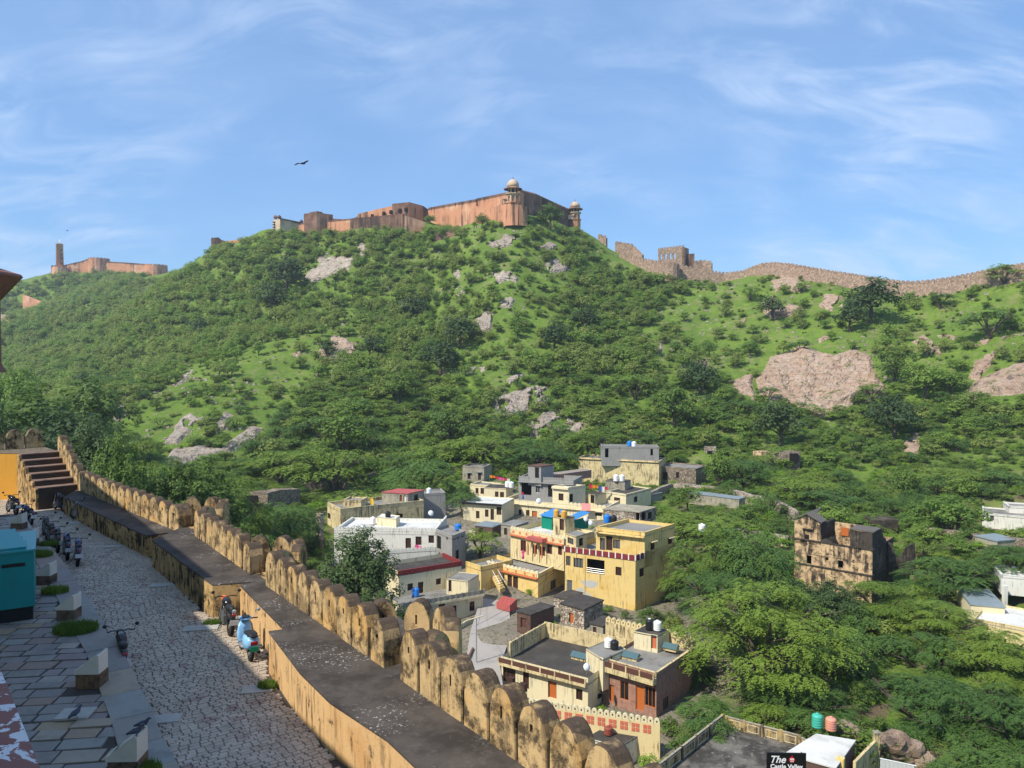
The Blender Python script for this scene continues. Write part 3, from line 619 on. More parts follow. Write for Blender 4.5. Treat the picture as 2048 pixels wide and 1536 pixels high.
while yy < 46:
    dy = rf.uniform(0.36, 0.60); xx = -32 + rf.uniform(0, 0.5)
    while xx < 2:
        dx = rf.uniform(0.45, 0.95); lx, ly = xx + dx / 2, yy + dy / 2
        wx, wy = lx * cx - (ly - 20) * sx, lx * sx + (ly - 20) * cx + 20
        u, v = project((wx, wy, ZP))
        ok = all(poly_contains(inpoly, wx + a * dx * .06 * cx - b * dy * .06 * sx, wy + a * dx * .06 * sx + b * dy * .06 * cx) for a in (-1, 1) for b in (-1, 1))
        if ok and -30 < u < 420 and v < 1580 and rf.random() > 0.03:
            b = MB(); g = rf.uniform(0.012, 0.035); h = rf.uniform(0.02, 0.05)
            j = lambda: rf.uniform(-0.02, 0.02)
            p4 = [Vector((a * (dx / 2 - g) + j(), bb * (dy / 2 - g) + j(), 0)) for a, bb in ((-1, -1), (1, -1), (1, 1), (-1, 1))]
            b.add([p + Vector((0, 0, -0.05)) for p in p4] + [p * 0.985 + Vector((0, 0, h)) for p in p4], [(4, 5, 6, 7), (0, 1, 5, 4), (1, 2, 6, 5), (2, 3, 7, 6), (3, 0, 4, 7)])
            o = b.build('flagstone', M['flag'], pave); o.location = (wx, wy, ZP - 0.05); o.rotation_euler = (0, 0, ang)
        xx += dx
    yy += dy; row += 1
# kerb stones
for i in range(1, len(kerb) - 1):
    a, b_, c_, d_ = kerb[i], kerb[i + 1], inner[i + 1], inner[i]
    L = (b_ - a).length; n = max(1, round(L / 2.0))
    for k in range(n):
        f0, f1 = k / n + 0.008 / L, (k + 1) / n - 0.008 / L
        p = [a.lerp(b_, f0), a.lerp(b_, f1), d_.lerp(c_, f1), d_.lerp(c_, f0)]
        b = MB(); z0, z1 = ZP - 0.2, ZP + rf.uniform(-0.005, 0.02)
        b.prism([Vector((q.x, q.y, z0)) for q in p], (0, 0, z1 - z0)); b.build('kerb_stone', M['flag'], pave)
# white drain cover on the pavement
p = onz(152, 1428, ZP + 0.01); b = MB(); b.box((0, 0, 0), 0.72, 0.55, 0.05); b.box((-0.05, 0.12, 0.05), 0.12, 0.06, 0.012); o = b.build('drain_cover', M['cover'], pave); o.location = (p.x, p.y, ZP - 0.01); o.rotation_euler = (0, 0, ang)

# ---- parapet wall: bench blocks, their dark tops, and a merlon row with little look-out bays
t = NT('bench_top'); nn = t.noise(0.8, 6, 0.65)
c = t.mix(t.ramp(nn, 0.35, 0.65), (0.040, 0.034, 0.030), (0.085, 0.072, 0.062)); c = t.mix(t.math('MULTIPLY', t.ramp(t.noise(5, 6, .7), 0.5, 0.72), 0.5), c, (0.13, 0.115, 0.10))
sp1 = t.ramp(t.noise(13, 4, 0.6, 0.5), 0.60, 0.65); sp2 = t.ramp(t.noise(0.62, 2, 0.5, off=(2.9, 0.6, 0)), 0.50, 0.62)
c = t.mix(t.math('MULTIPLY', t.math('MULTIPLY', sp1, sp2), .75), c, (0.55, 0.55, 0.53)); t.bump(t.noise(12, 5), 0.01); M['benchtop'] = t.done(c, 0.9, 0.2)
t = NT('bench_top_pale'); c = t.mix(t.noise(1.2, 6), (0.10, 0.08, 0.055), (0.22, 0.175, 0.12)); c = t.mix(t.ramp(t.noise(3, 6, .7), 0.48, 0.66), c, (0.05, 0.043, 0.036)); M['benchpale'] = t.done(c, 0.9, 0.2)
wall = thing('parapet_wall', 'ochre plastered parapet wall with rounded merlons along the cobbled lane', 'wall', (0, 0, 0))
ml_near = (onz(1046, 1532, ZL), onz(536, 1174, ZL))            # line of the merlon feet
d_ml = (ml_near[1] - ml_near[0]).normalized(); d_ml.z = 0; d_ml.normalize(); out_ml = Vector((-d_ml.y, d_ml.x, 0)) * -1   # outward (away from lane)
if out_ml.x < 0: out_ml = -out_ml
def mlp(Y): k = (Y - ml_near[0].y) / d_ml.y; return Vector((ml_near[0].x + d_ml.x * k, Y, ZL))
BACK = 0.75                                                      # wall thickness under the merlons
def bench(name, front, back, ztop, zbot, mat, topm, top_t=0.05):
    pl = [Vector((p.x, p.y, zbot)) for p in front + back]; b = MB(); b.prism(pl, (0, 0, ztop - top_t - zbot)); o = b.build(name, M[mat], wall)
    g = MB(); c0 = sum(pl, Vector((0, 0, 0))) / len(pl); g.prism([Vector((p.x, p.y, ztop - top_t)) for p in pl], (0, 0, top_t)); g.build('bench_top', M[topm], wall); return o
# near block (bench with projecting front)
f = [onz(u, v, ZL) for u, v in [(1010,1720),(880,1580),(775,1480),(660,1404),(600,1345),(537,1262)]]
e = mlp(20.3); bench('bench_block', f, [mlp(22.2), mlp(22.2) + out_ml * 2.2, mlp(10.0) + out_ml * BACK, mlp(10.0)], ZL, -16, 'wallplaster', 'benchtop')
f = [onz(568, 1258, ZL), onz(480, 1170, ZL)]
bench('bench_block', f, [mlp(26.6), mlp(26.6) + out_ml * BACK, mlp(22.2) + out_ml * BACK, mlp(22.2)], ZL - 0.004, -16, 'wallplaster', 'benchtop')
f = [onz(425, 1168, ZL), onz(304, 1080, ZL)]
bench('bench_block', f, [mlp(35.4), mlp(35.4) + out_ml * 2.0, mlp(26.62) + out_ml * BACK, mlp(26.62)], ZL - 0.02, -16, 'walloldshade', 'benchtop')
pa0, pa1 = onz(335, 1055, ZA), onz(156, 980, ZA); d_a = (pa1 - pa0).normalized(); out_a = Vector((d_a.y, -d_a.x, 0))
if out_a.x < 0: out_a = -out_a
f = [onz(292, 1071, ZA), onz(230, 1043, ZA), onz(175, 1017, ZA), onz(127, 994, ZA)]
bench('bench_block', f, [pa1 + d_a * 0.2, pa1 + d_a * 0.2 + out_a * BACK, pa0 + out_a * BACK - d_a * 1.2, pa0 - d_a * 1.2], ZA, -16, 'walloldshade', 'benchtop')
# merlons
def merlon_mesh(w, h, dep, hole=None, seed=0):
    """front in the xz plane facing -y, pointed round top, optional loophole"""
    r_ = random.Random(seed); n = 9; prof = [(-w / 2, 0), (-w / 2, h * 0.60)]
    for k in range(1, n):
        a = k / n; x = -w / 2 + w * a; q = abs(2 * a - 1); z = h * (0.60 + 0.40 * (1 - q ** 2.15) ** 0.72); prof.append((x, z))
    prof += [(w / 2, h * 0.60), (w / 2, 0)]
    b = bmesh.new(); ys = [0.0, 0.035, dep - 0.05, dep]; rings = []
    for y in ys:
        k = 0.965 if y in (0.0, dep) else 1.0
        rings.append([b.verts.new((x * k + r_.uniform(-.008, .008), y, z * (0.985 if k < 1 else 1) + r_.uniform(-.008, .008) * (z > 0))) for x, z in prof])
    m = len(prof)
    for a, c in zip(rings, rings[1:]):
        for i in range(m - 1): b.faces.new((a[i], a[i + 1], c[i + 1], c[i]))
    b.faces.new(list(reversed(rings[-1])))
    if hole:
        hx, hz, hw, hh = hole; front = rings[0]
        hv = [b.verts.new((x, 0.0, z)) for x, z in ((hx - hw / 2, hz - hh / 2), (hx - hw / 2, hz + hh / 2), (hx + hw / 2, hz + hh / 2), (hx + hw / 2, hz - hh / 2))]
        iv = [b.verts.new((v.co.x * 1.0, 0.22, v.co.z)) for v in hv]
        mid = m // 2
        b.faces.new([front[0], front[1]] + front[2:mid + 1] + [hv[1], hv[0]][0:2] if False else front[0:mid + 1] + [hv[1], hv[0]])
        b.faces.new([front[mid]] + front[mid + 1:] + [hv[3], hv[2], hv[1]])
        b.faces.new([front[-1], front[0], hv[0], hv[3]])
        for i in range(4): b.faces.new((hv[i], hv[(i + 1) % 4], iv[(i + 1) % 4], iv[i]))
        b.faces.new(iv)
    else: b.faces.new(rings[0])
    bmesh.ops.recalc_face_normals(b, faces=b.faces[:])
    me = bpy.data.meshes.new('merlon'); b.to_mesh(me); b.free(); me.materials.append(M['merlon']); return me
MER = [merlon_mesh(1, 1, 0.42, None, 1), merlon_mesh(1, 1, 0.42, (0.02, 0.62, 0.11, 0.16), 2), merlon_mesh(1, 1, 0.42, (0.0, 0.66, 0.10, 0.12), 3), merlon_mesh(1, 1, 0.42, (-0.02, 0.60, 0.08, 0.2), 4)]
MERT = merlon_mesh(1, 1, 0.85, (0.0, 0.62, 0.20, 0.10), 5)
rm = random.Random(21)
def merlon(p, dirn, w, h, dep=1.0, me=None):
    """p: centre of the foot on the lane side; dirn: along the wall so that the lane side faces the lane"""
    o = mesh_obj('merlon', me or MER[rm.choice((0, 1, 2, 3))], wall); o.location = p; o.rotation_euler = (0, R(rm.uniform(-0.6, 0.6)), math.atan2(dirn.y, dirn.x) + R(rm.uniform(-1.2, 1.2))); o.scale = (w, dep, h)
    return o
dface = -d_ml            # x axis of a merlon seen from the lane runs towards the camera side
def row(p0, p1, n, w_fill=0.90, h=1.28, ends=False):
    L = (p1 - p0); st = L / n; dd = L.normalized()
    for k in range(n):
        merlon(p0 + st * (k + 0.5), dd, st.length * w_fill * rm.uniform(0.97, 1.02), h * rm.uniform(0.97, 1.03))
row(mlp(18.35), mlp(9.2), 12)                                       # near row
row(mlp(26.1), mlp(19.75), 8, 0.9, 1.22)
merlon(mlp(19.30), dface, 0.72, 1.12, .6, MERT)
row(mlp(33.7), mlp(28.2), 7, 0.9, 1.18)
merlon(mlp(27.75), dface, 0.75, 1.05, .6, MERT)
row(pa1, pa0, 12, 0.92, 1.2)
merlon(pa0 - d_a * 0.75, -d_a, 1.2, 1.2, .8, MERT)
def bay(pc, dd, out, r, h):
    """little look-out bay bulging outwards at a break in the row"""
    b = MB(); arc = [pc + dd * r * math.cos(a) + out * (0.25 + r * math.sin(a)) for a in np.linspace(0, math.pi, 9)]
    b.prism([Vector((p.x, p.y, -16)) for p in arc], (0, 0, pc.z - 0.01 + 16)); b.build('bay', M['walloldshade'], wall)
    for a in (0.30, 0.98, 1.62, 2.25, 2.9):
        rad = dd * math.cos(a) + out * math.sin(a); q = pc + out * 0.25 + rad * (r - 0.42); tang = Vector((-rad.y, rad.x, 0))
        if tang.cross(rad).z < 0: tang = -tang
        merlon(q, tang, 0.78, h, 0.9)
bay(mlp(19.0), d_ml, out_ml, 1.75, 1.25)
bay(mlp(27.1), d_ml, out_ml, 1.6, 1.15)
bay(mlp(34.9) , d_ml, out_ml, 1.7, 1.2)

# stairs up to the far landing
st0 = pa1 + d_a * 0.2; nstep = 6; rise = (-5.9 - ZA) / nstep; run = 0.78; wst = 2.05
lane_side = -out_a
M['riser'] = plain('shaded_riser_stone', (0.085, 0.062, 0.045), .95, .4, 3, dirt=(0.03, 0.025, 0.02), d_amt=.7); stairs = thing('stone_stairs', 'broad dark stone stairs climbing beside the parapet to the ochre landing', 'stairs', (0, 0, 0))  # riser stone darkened to paint in the shade on the stair fronts
body = MB()
for k in range(nstep):
    o_ = st0 + d_a * (k * run); b = MB()
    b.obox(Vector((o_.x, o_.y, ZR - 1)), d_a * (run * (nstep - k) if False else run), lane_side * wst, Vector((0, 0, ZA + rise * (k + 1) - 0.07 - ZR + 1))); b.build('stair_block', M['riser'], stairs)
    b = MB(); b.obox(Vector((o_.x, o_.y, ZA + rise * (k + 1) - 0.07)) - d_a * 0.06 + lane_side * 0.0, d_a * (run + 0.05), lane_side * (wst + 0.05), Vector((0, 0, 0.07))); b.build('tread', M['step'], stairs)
    b = MB(); b.obox(Vector((o_.x, o_.y, ZR - 1)) + lane_side * (wst + .002), d_a * run, lane_side * .14, Vector((0, 0, ZA + rise * (k + 1) - 0.075 - ZR + 1))); b.build('stair_side', M['walloldshade'], stairs)
zland = -5.9; L0 = st0 + d_a * (nstep * run)
land = thing('landing_terrace', 'ochre walled landing at the top of the stairs, with its own merlons', 'terrace', (0, 0, 0))
b = MB(); P1_ = L0 + lane_side * (wst + .05); q = [L0, P1_, P1_ + Vector((-9.5, .5, 0)), P1_ + Vector((-9.5, 8, 0)), L0 + d_a * 3.2]
b.prism([Vector((p.x, p.y, ZR - 2)) for p in q], (0, 0, zland - 0.06 - ZR + 2)); b.build('terrace_wall', M['ochre'], land)
g = MB(); g.prism([Vector((p.x, p.y, zland - 0.06)) for p in q], (0, 0, 0.06)); g.build('terrace_floor', M['benchpale'], land)
def land_merlon(p, dd, w, h):
    o = mesh_obj('merlon', MER[rm.choice((1, 2))], land); o.location = p; o.rotation_euler = (0, 0, math.atan2(dd.y, dd.x)); o.scale = (w, 1, h)
for k in range(4):                                            # beside the stairs, stepping up
    z = ZA + rise * (k * 1.5 + 0.3); p = st0 + d_a * (k * 1.12 + 0.4) ; b = MB()
    b.obox(Vector((p.x, p.y, -16)) - d_a * 0.56, d_a * 1.12, out_a * 0.75, Vector((0, 0, z + 16))); b.build('stair_wall', M['walloldshade'], land)
    land_merlon(Vector((p.x, p.y, z)), -d_a, 0.98, 1.45)
pb0 = L0 + d_a * 2.7; bk = (lane_side * 9.5 + d_a * 0.3).normalized()
b = MB(); b.obox(Vector((pb0.x, pb0.y, -14)) + d_a * 0.0, bk * 10, d_a * 0.8, Vector((0, 0, zland + 14))); b.build('back_wall', M['walloldshade'], land)
for k in range(8): land_merlon(Vector((pb0.x, pb0.y, zland)) + bk * (0.6 + k * 1.12) , -bk, 1.0, 1.3)

# ---------------------------------------------------------------- things on the pavement
M['teal'] = plain('teal_painted_steel', (0.005, 0.23, 0.225), 0.45, 0.08, 3, 0.0, 0.4, dirt=(0.02, 0.14, 0.14), d_amt=0.4)
M['tealtop'] = plain('teal_roof_steel', (0.03, 0.30, 0.32), 0.4, 0.1, 3, 0.0, 0.4, dirt=(0.12, 0.24, 0.24), d_amt=0.5)
gp = onz(70, 1238, ZP)
gen = thing('generator_cabinet', 'large teal steel generator cabinet on a black base at the pavement edge', 'generator', (gp.x, gp.y, ZP), R(31))
b = MB(); b.obox((-3.4, 0.05, 0), (3.35, 0, 0), (0, 3.2, 0), (0, 0, 0.42)); b.build('base', M['blackp'], gen)
b = MB(); b.obox((-3.5, 0, 0.42), (3.5, 0, 0), (0, 3.0, 0), (0, 0, 1.75)); b.build('cabinet', M['teal'], gen)
b = MB(); b.obox((-3.55, -0.05, 2.17), (3.6, 0, 0), (0, 3.1, 0), (0, 0, 0.06)); b.build('rim', M['tealtop'], gen)
for k in range(4):
    b = MB(); y0 = 0.12 + k * 0.72; b.obox((-3.3, y0, 2.23), (3.1 - 0.12 * k, 0, 0), (0, 0.55, 0.10), (0, -0.02, 0.07)); b.build('louvre', M['tealtop'], gen)
b = MB(); b.obox((-0.85, -0.012, 1.72), (0.62, 0, 0), (0, 0.011, 0), (0, 0, 0.11)); pl_ = b.build('name_plate', M['blackp'], gen)
b = MB(); b.tube([(-2.05, 1.6, 2.2), (-2.05, 1.6, 2.9)], 0.35, 10); b.build('exhaust_stack', M['blackp'], gen)
b = MB(); b.tube([(-1.68, 1.6, 2.62), (-1.62, 1.6, 2.62)], 0.2, 14); b.build('fan_cover', M['whitep'], gen)
M['lampwhite'] = plain('ivory_painted_housing', (0.62, 0.59, 0.50), 0.6, 0.06, 4, dirt=(0.3, 0.28, 0.24), d_amt=0.3)
M['lampglass'] = plain('flood_lamp_glass', (0.16, 0.16, 0.14), 0.15, 0.2, 3, spec=0.6)
M['pedestal'] = plaster('pedestal_plaster', (0.17, 0.125, 0.09), (0.03, 0.026, 0.022), 0.8, 0.4, 0.42, 0.6, (0.25, 0.15, 0.07), .5, None, 0.2, 2.0)
def flood(u, v, lab, k=1.0, ped=0.42):
    p = onz(u, v, ZP); t_ = thing('flood_light', lab, 'flood light', (p.x, p.y, ZP), R(2), 'flood lights along the pavement'); k *= 0.80; t_.scale = (k, k, k)
    b = MB(); b.obox((-0.36, -0.28, -0.05), (0.74, 0, 0), (0, 0.56, 0), (0.0, 0, ped + 0.05)); b.build('pedestal', M['pedestal'], t_)
    # wedge housing: side profile rises to the far side; glass on the slope facing the palace wall
    prof = [(-0.40, 0.0), (-0.40, 0.10), (0.30, 0.62), (0.36, 0.58), (0.36, 0.0)]
    b = MB(); b.prism([Vector((x, -0.30, ped + z)) for x, z in prof], (0, 0.04, 0)); b.prism([Vector((x, 0.26, ped + z)) for x, z in prof], (0, 0.04, 0))
    b.obox((-0.40, -0.26, ped), (0.76, 0, 0), (0, 0.52, 0), (0, 0, 0.04)); b.obox((0.30, -0.26, ped + 0.04), (0.06, 0, 0), (0, 0.52, 0), (0, 0, 0.54)); b.obox((-0.40, -0.26, ped + 0.04), (0.03, 0, 0), (0, 0.52, 0), (0, 0, 0.07))
    b.build('housing', M['lampwhite'], t_)
    b = MB(); b.obox((-0.37, -0.26, ped + 0.06), (0.66, 0, 0.48), (0, 0.52, 0), (0.012, 0, -0.016)); b.build('lamp_glass', M['lampglass'], t_)
    b = MB(); b.obox((-0.15, -0.18, ped + 0.26), (0.34, 0, 0.247), (0, 0.34, 0), (-0.015, 0, 0.02)); b.build('reflector', M['lampwhite'], t_)
for a in [(256,1545,'ivory wedge flood light with two pigeons on its rim',1.0),(184,1368,'ivory wedge flood light on a tall mossy pedestal beside the drain cover',1.0),(138,1236,'ivory wedge flood light above the round tuft of grass',0.95),(92,1166,'ivory wedge flood light past the corner of the teal cabinet',0.95),(60,1092,'ivory wedge flood light half hidden behind the teal cabinet roof',0.95),(38,1058,'ivory wedge flood light at the far end of the pavement',0.95)]: flood(*a)
# ---------------------------------------------------------------- two-wheelers
M['tyre'] = plain('tyre_rubber', (0.012, 0.012, 0.013), 0.8, 0.2, 8); M['blackpaint'] = plain('black_gloss_paint', (0.012, 0.012, 0.014), 0.2, 0.1, 5, 0, 0.6)
M['seatblack'] = plain('black_seat_vinyl', (0.02, 0.02, 0.021), 0.55, 0.1, 5); M['engine'] = metalmat('engine_alloy', (0.22, 0.22, 0.22), 0.45, 0.7)
M['plate'] = plain('white_number_plate', (0.75, 0.75, 0.72), 0.5, 0.05, 5); M['taillamp'] = plain('red_lamp', (0.35, 0.01, 0.01), 0.25, 0.1, 5)
M['redpaint'] = plain('dark_red_paint', (0.16, 0.01, 0.015), 0.25, 0.1, 5, 0, 0.6); M['orangepaint'] = plain('orange_paint', (0.70, 0.16, 0.04), 0.3, 0.1, 5, 0, 0.5)
M['navypaint'] = plain('navy_paint', (0.02, 0.03, 0.10), 0.25, 0.1, 5, 0, 0.6); M['lightblue'] = plain('light_blue_paint', (0.25, 0.50, 0.78), 0.25, 0.06, 5, 0, 0.6)
M['greypaint'] = plain('grey_paint', (0.20, 0.21, 0.22), 0.3, 0.06, 5, 0, 0.5); M['greenplastic'] = plain('green_plate', (0.0, 0.33, 0.17), 0.5, 0.1, 5)
def wheel(parent, x, r, name='wheel', wdt=0.10):
    b = MB(); n = 18; prof = [(r, -wdt * .25), (r, wdt * .25), (r * .93, wdt * .5), (r * .78, wdt * .45), (r * .78, -wdt * .45), (r * .93, -wdt * .5)]
    vs = []; fs = []
    for k in range(n):
        a = 2 * math.pi * k / n
        for rr, y in prof: vs.append((x + rr * math.cos(a), y, r + rr * math.sin(a)))
    m = len(prof)
    for k in range(n):
        for i in range(m): fs.append((k * m + i, k * m + (i + 1) % m, ((k + 1) % n) * m + (i + 1) % m, ((k + 1) % n) * m + i))
    b.add(vs, fs); w = b.build(name, M['tyre'], parent, True)
    b = MB()
    for k in range(6):
        a = math.pi * k / 3; b.tube([(x, 0, r), (x + r * .8 * math.cos(a), 0, r + r * .8 * math.sin(a))], 0.016, 5)
    b.tube([(x, -0.06, r), (x, 0.06, r)], 0.06, 8); b.build('rim', M['steel'], w)
    return w
def motorbike(paint, tank_mat):
    t_ = empty('motorcycle')
    wheel(t_, 0.66, 0.30); wheel(t_, -0.62, 0.30, wdt=0.12)
    b = MB(); b.tube([(0.36, 0, 0.86), (0.22, 0, 0.50), (-0.05, 0, 0.32), (-0.45, 0, 0.36)], 0.035, 6); b.tube([(0.30, 0, 0.78), (-0.15, 0, 0.66), (-0.75, 0, 0.76)], 0.03, 6); b.tube([(-0.15, 0.05, 0.62), (-0.62, 0.09, 0.31)], 0.022, 5); b.tube([(-0.15, -0.05, 0.62), (-0.62, -0.09, 0.31)], 0.022, 5); b.build('frame', M['blackp'], t_)
    b = MB(); b.tube([(0.38, 0.08, 0.90), (0.66, 0.08, 0.30)], 0.025, 6); b.tube([(0.38, -0.08, 0.90), (0.66, -0.08, 0.30)], 0.025, 6); b.build('fork', M['steel'], t_)
    b = MB(); b.obox((-0.18, -0.13, 0.26), (0.42, 0, 0), (0, 0.26, 0), (0.04, 0, 0.26)); b.obox((0.02, -0.10, 0.50), (0.18, 0, 0.02), (0, 0.20, 0), (0.03, 0, 0.14)); b.build('engine', M['engine'], t_)
    b = MB(); b.tube([(0.38, 0, 0.84), (0.20, 0, 0.90), (0.0, 0, 0.88), (-0.14, 0, 0.80)], [0.08, 0.15, 0.14, 0.09], 10); b.build('fuel_tank', tank_mat, t_, True)
    b = MB(); b.tube([(-0.08, 0, 0.80), (-0.28, 0, 0.80), (-0.60, 0, 0.86), (-0.80, 0, 0.90)], [0.10, 0.13, 0.11, 0.06], 8); b.build('seat', M['seatblack'], t_, True)
    b = MB(); b.tube([(-0.50, 0, 0.76), (-0.80, 0, 0.80), (-0.98, 0, 0.72), (-1.04, 0, 0.55)], [0.10, 0.09, 0.06, 0.03], 8); tl = b.build('tail', paint, t_, True)
    b = MB(); b.obox((-1.0, -0.06, 0.72), (0.05, 0, 0.02), (0, 0.12, 0), (-0.02, 0, 0.06)); b.build('tail_light', M['taillamp'], t_)
    b = MB(); b.obox((-1.06, -0.14, 0.46), (0.012, 0, 0), (0, 0.28, 0), (-0.03, 0, 0.17)); b.build('number_plate', M['plate'], t_)
    b = MB(); b.tube([(0.30, 0.36, 1.02), (0.36, 0.18, 1.04), (0.38, 0, 0.98), (0.36, -0.18, 1.04), (0.30, -0.36, 1.02)], 0.018, 6); b.tube([(0.32, 0.34, 1.02), (0.30, 0.40, 1.18)], 0.008, 4); b.tube([(0.32, -0.34, 1.02), (0.30, -0.40, 1.18)], 0.008, 4); b.build('handlebar', M['blackp'], t_)
    for s in (-1, 1):
        b = MB(); b.lathe((0.30, 0.42 * s, 1.15), [(0.03, 0), (0.06, 0.03), (0.06, 0.07), (0.03, 0.10)], 8); b.build('mirror', M['blackp'], t_)
    b = MB(); b.tube([(0.40, 0, 0.93), (0.52, 0, 0.92), (0.58, 0, 0.90)], [0.10, 0.11, 0.07], 10); b.build('headlight', paint, t_, True)
    b = MB(); b.tube([(0.34, 0, 0.60), (0.52, 0, 0.66), (0.72, 0, 0.64), (0.92, 0, 0.50)], [0.03, 0.06, 0.06, 0.03], 6); b.build('front_mudguard', paint, t_, True)
    b = MB(); b.tube([(0.1, -0.14, 0.30), (-0.3, -0.16, 0.30), (-0.85, -0.17, 0.42)], [0.03, 0.045, 0.05], 7); b.build('exhaust', M['steel'], t_)
    b = MB(); b.tube([(-0.1, 0.12, 0.28), (-0.18, 0.34, 0.03)], 0.014, 5); b.build('stand', M['blackp'], t_)
    return t_
def place_bike(src, first, u, v, z, head, lab, lean=4):
    o = src if first else copy_tree(src)
    p = onz(u, v, z); o.location = (p.x, p.y, z + 0.03); o.rotation_euler = (R(lean), 0, R(head)); tag(o, lab, 'motorcycle', 'two-wheelers parked along the lane'); return o
bk = motorbike(M['blackpaint'], M['blackpaint']); bk2 = motorbike(M['redpaint'], M['blackpaint']); bk3 = motorbike(M['navypaint'], M['navypaint']); bk4 = motorbike(M['blackpaint'], M['blackpaint'])
for ch in bk4.children:
    if ch.name.startswith('headlight'): ch.data.materials[0] = M['orangepaint']
place_bike(bk, True, 118, 1022, ZR, 140, 'black motorcycle with luggage parked at the foot of the stairs')
place_bike(bk, False, 155, 1042, ZR, 140, 'black motorcycle standing alone against the dark bench wall')
place_bike(bk2, True, 70, 992, ZR, 140, 'dark red motorcycle in the cluster below the ochre landing')
place_bike(bk, False, 36, 992, ZR, 140, 'black motorcycle in the middle of the cluster below the ochre landing')
place_bike(bk3, True, 50, 980, ZR, 140, 'navy motorcycle at the back of the cluster below the ochre landing')
place_bike(bk, False, 12, 976, ZR, 140, 'black motorcycle close under the ochre landing wall')
place_bike(bk, False, 24, 1028, ZR, 140, 'black motorcycle with a spoked wheel at the end of the pavement')
place_bike(bk3, False, 52, 1050, ZR, 140, 'navy motorcycle tucked behind the pavement corner')
def kerb_bike(src, v, off, head, lab, lean=4):
    for (u1, v1), (u2, v2) in zip(kerb_px, kerb_px[1:]):
        if v1 >= v >= v2: break
    f_ = (v - v1) / (v2 - v1); q = onz(u1 + (u2 - u1) * f_, v, ZP); d = (onz(u2, v2, ZP) - onz(u1, v1, ZP)); d.z = 0; d.normalize(); n = Vector((d.y, -d.x, 0))
    o = copy_tree(src); o.location = (q.x + n.x * off, q.y + n.y * off, ZR + 0.03); o.rotation_euler = (R(lean), 0, R(head)); tag(o, lab, 'motorcycle', 'two-wheelers parked along the lane')
kerb_bike(bk, 1050, 0.6, 128, 'black motorcycle leaning by the kerb beside the far flood lights')
kerb_bike(bk, 1074, 0.65, 126, 'black motorcycle with white plate by the kerb near the teal cabinet')
kerb_bike(bk3, 1100, 0.85, 122, 'blue grey motorcycle ahead of the kerbside row', 6)
kerb_bike(bk2, 1062, 0.62, 127, 'dark red motorcycle squeezed into the kerbside row')
kerb_bike(bk3, 1088, 0.7, 125, 'navy motorcycle squeezed into the kerbside row by the grass')
kerb_bike(bk, 1290, 0.02, 122, 'motorcycle behind the kerb with only mirror and side showing', 3)
place_bike(bk4, True, 452, 1262, ZR, 122, 'black motorcycle with orange trim in the corner of the bench wall')
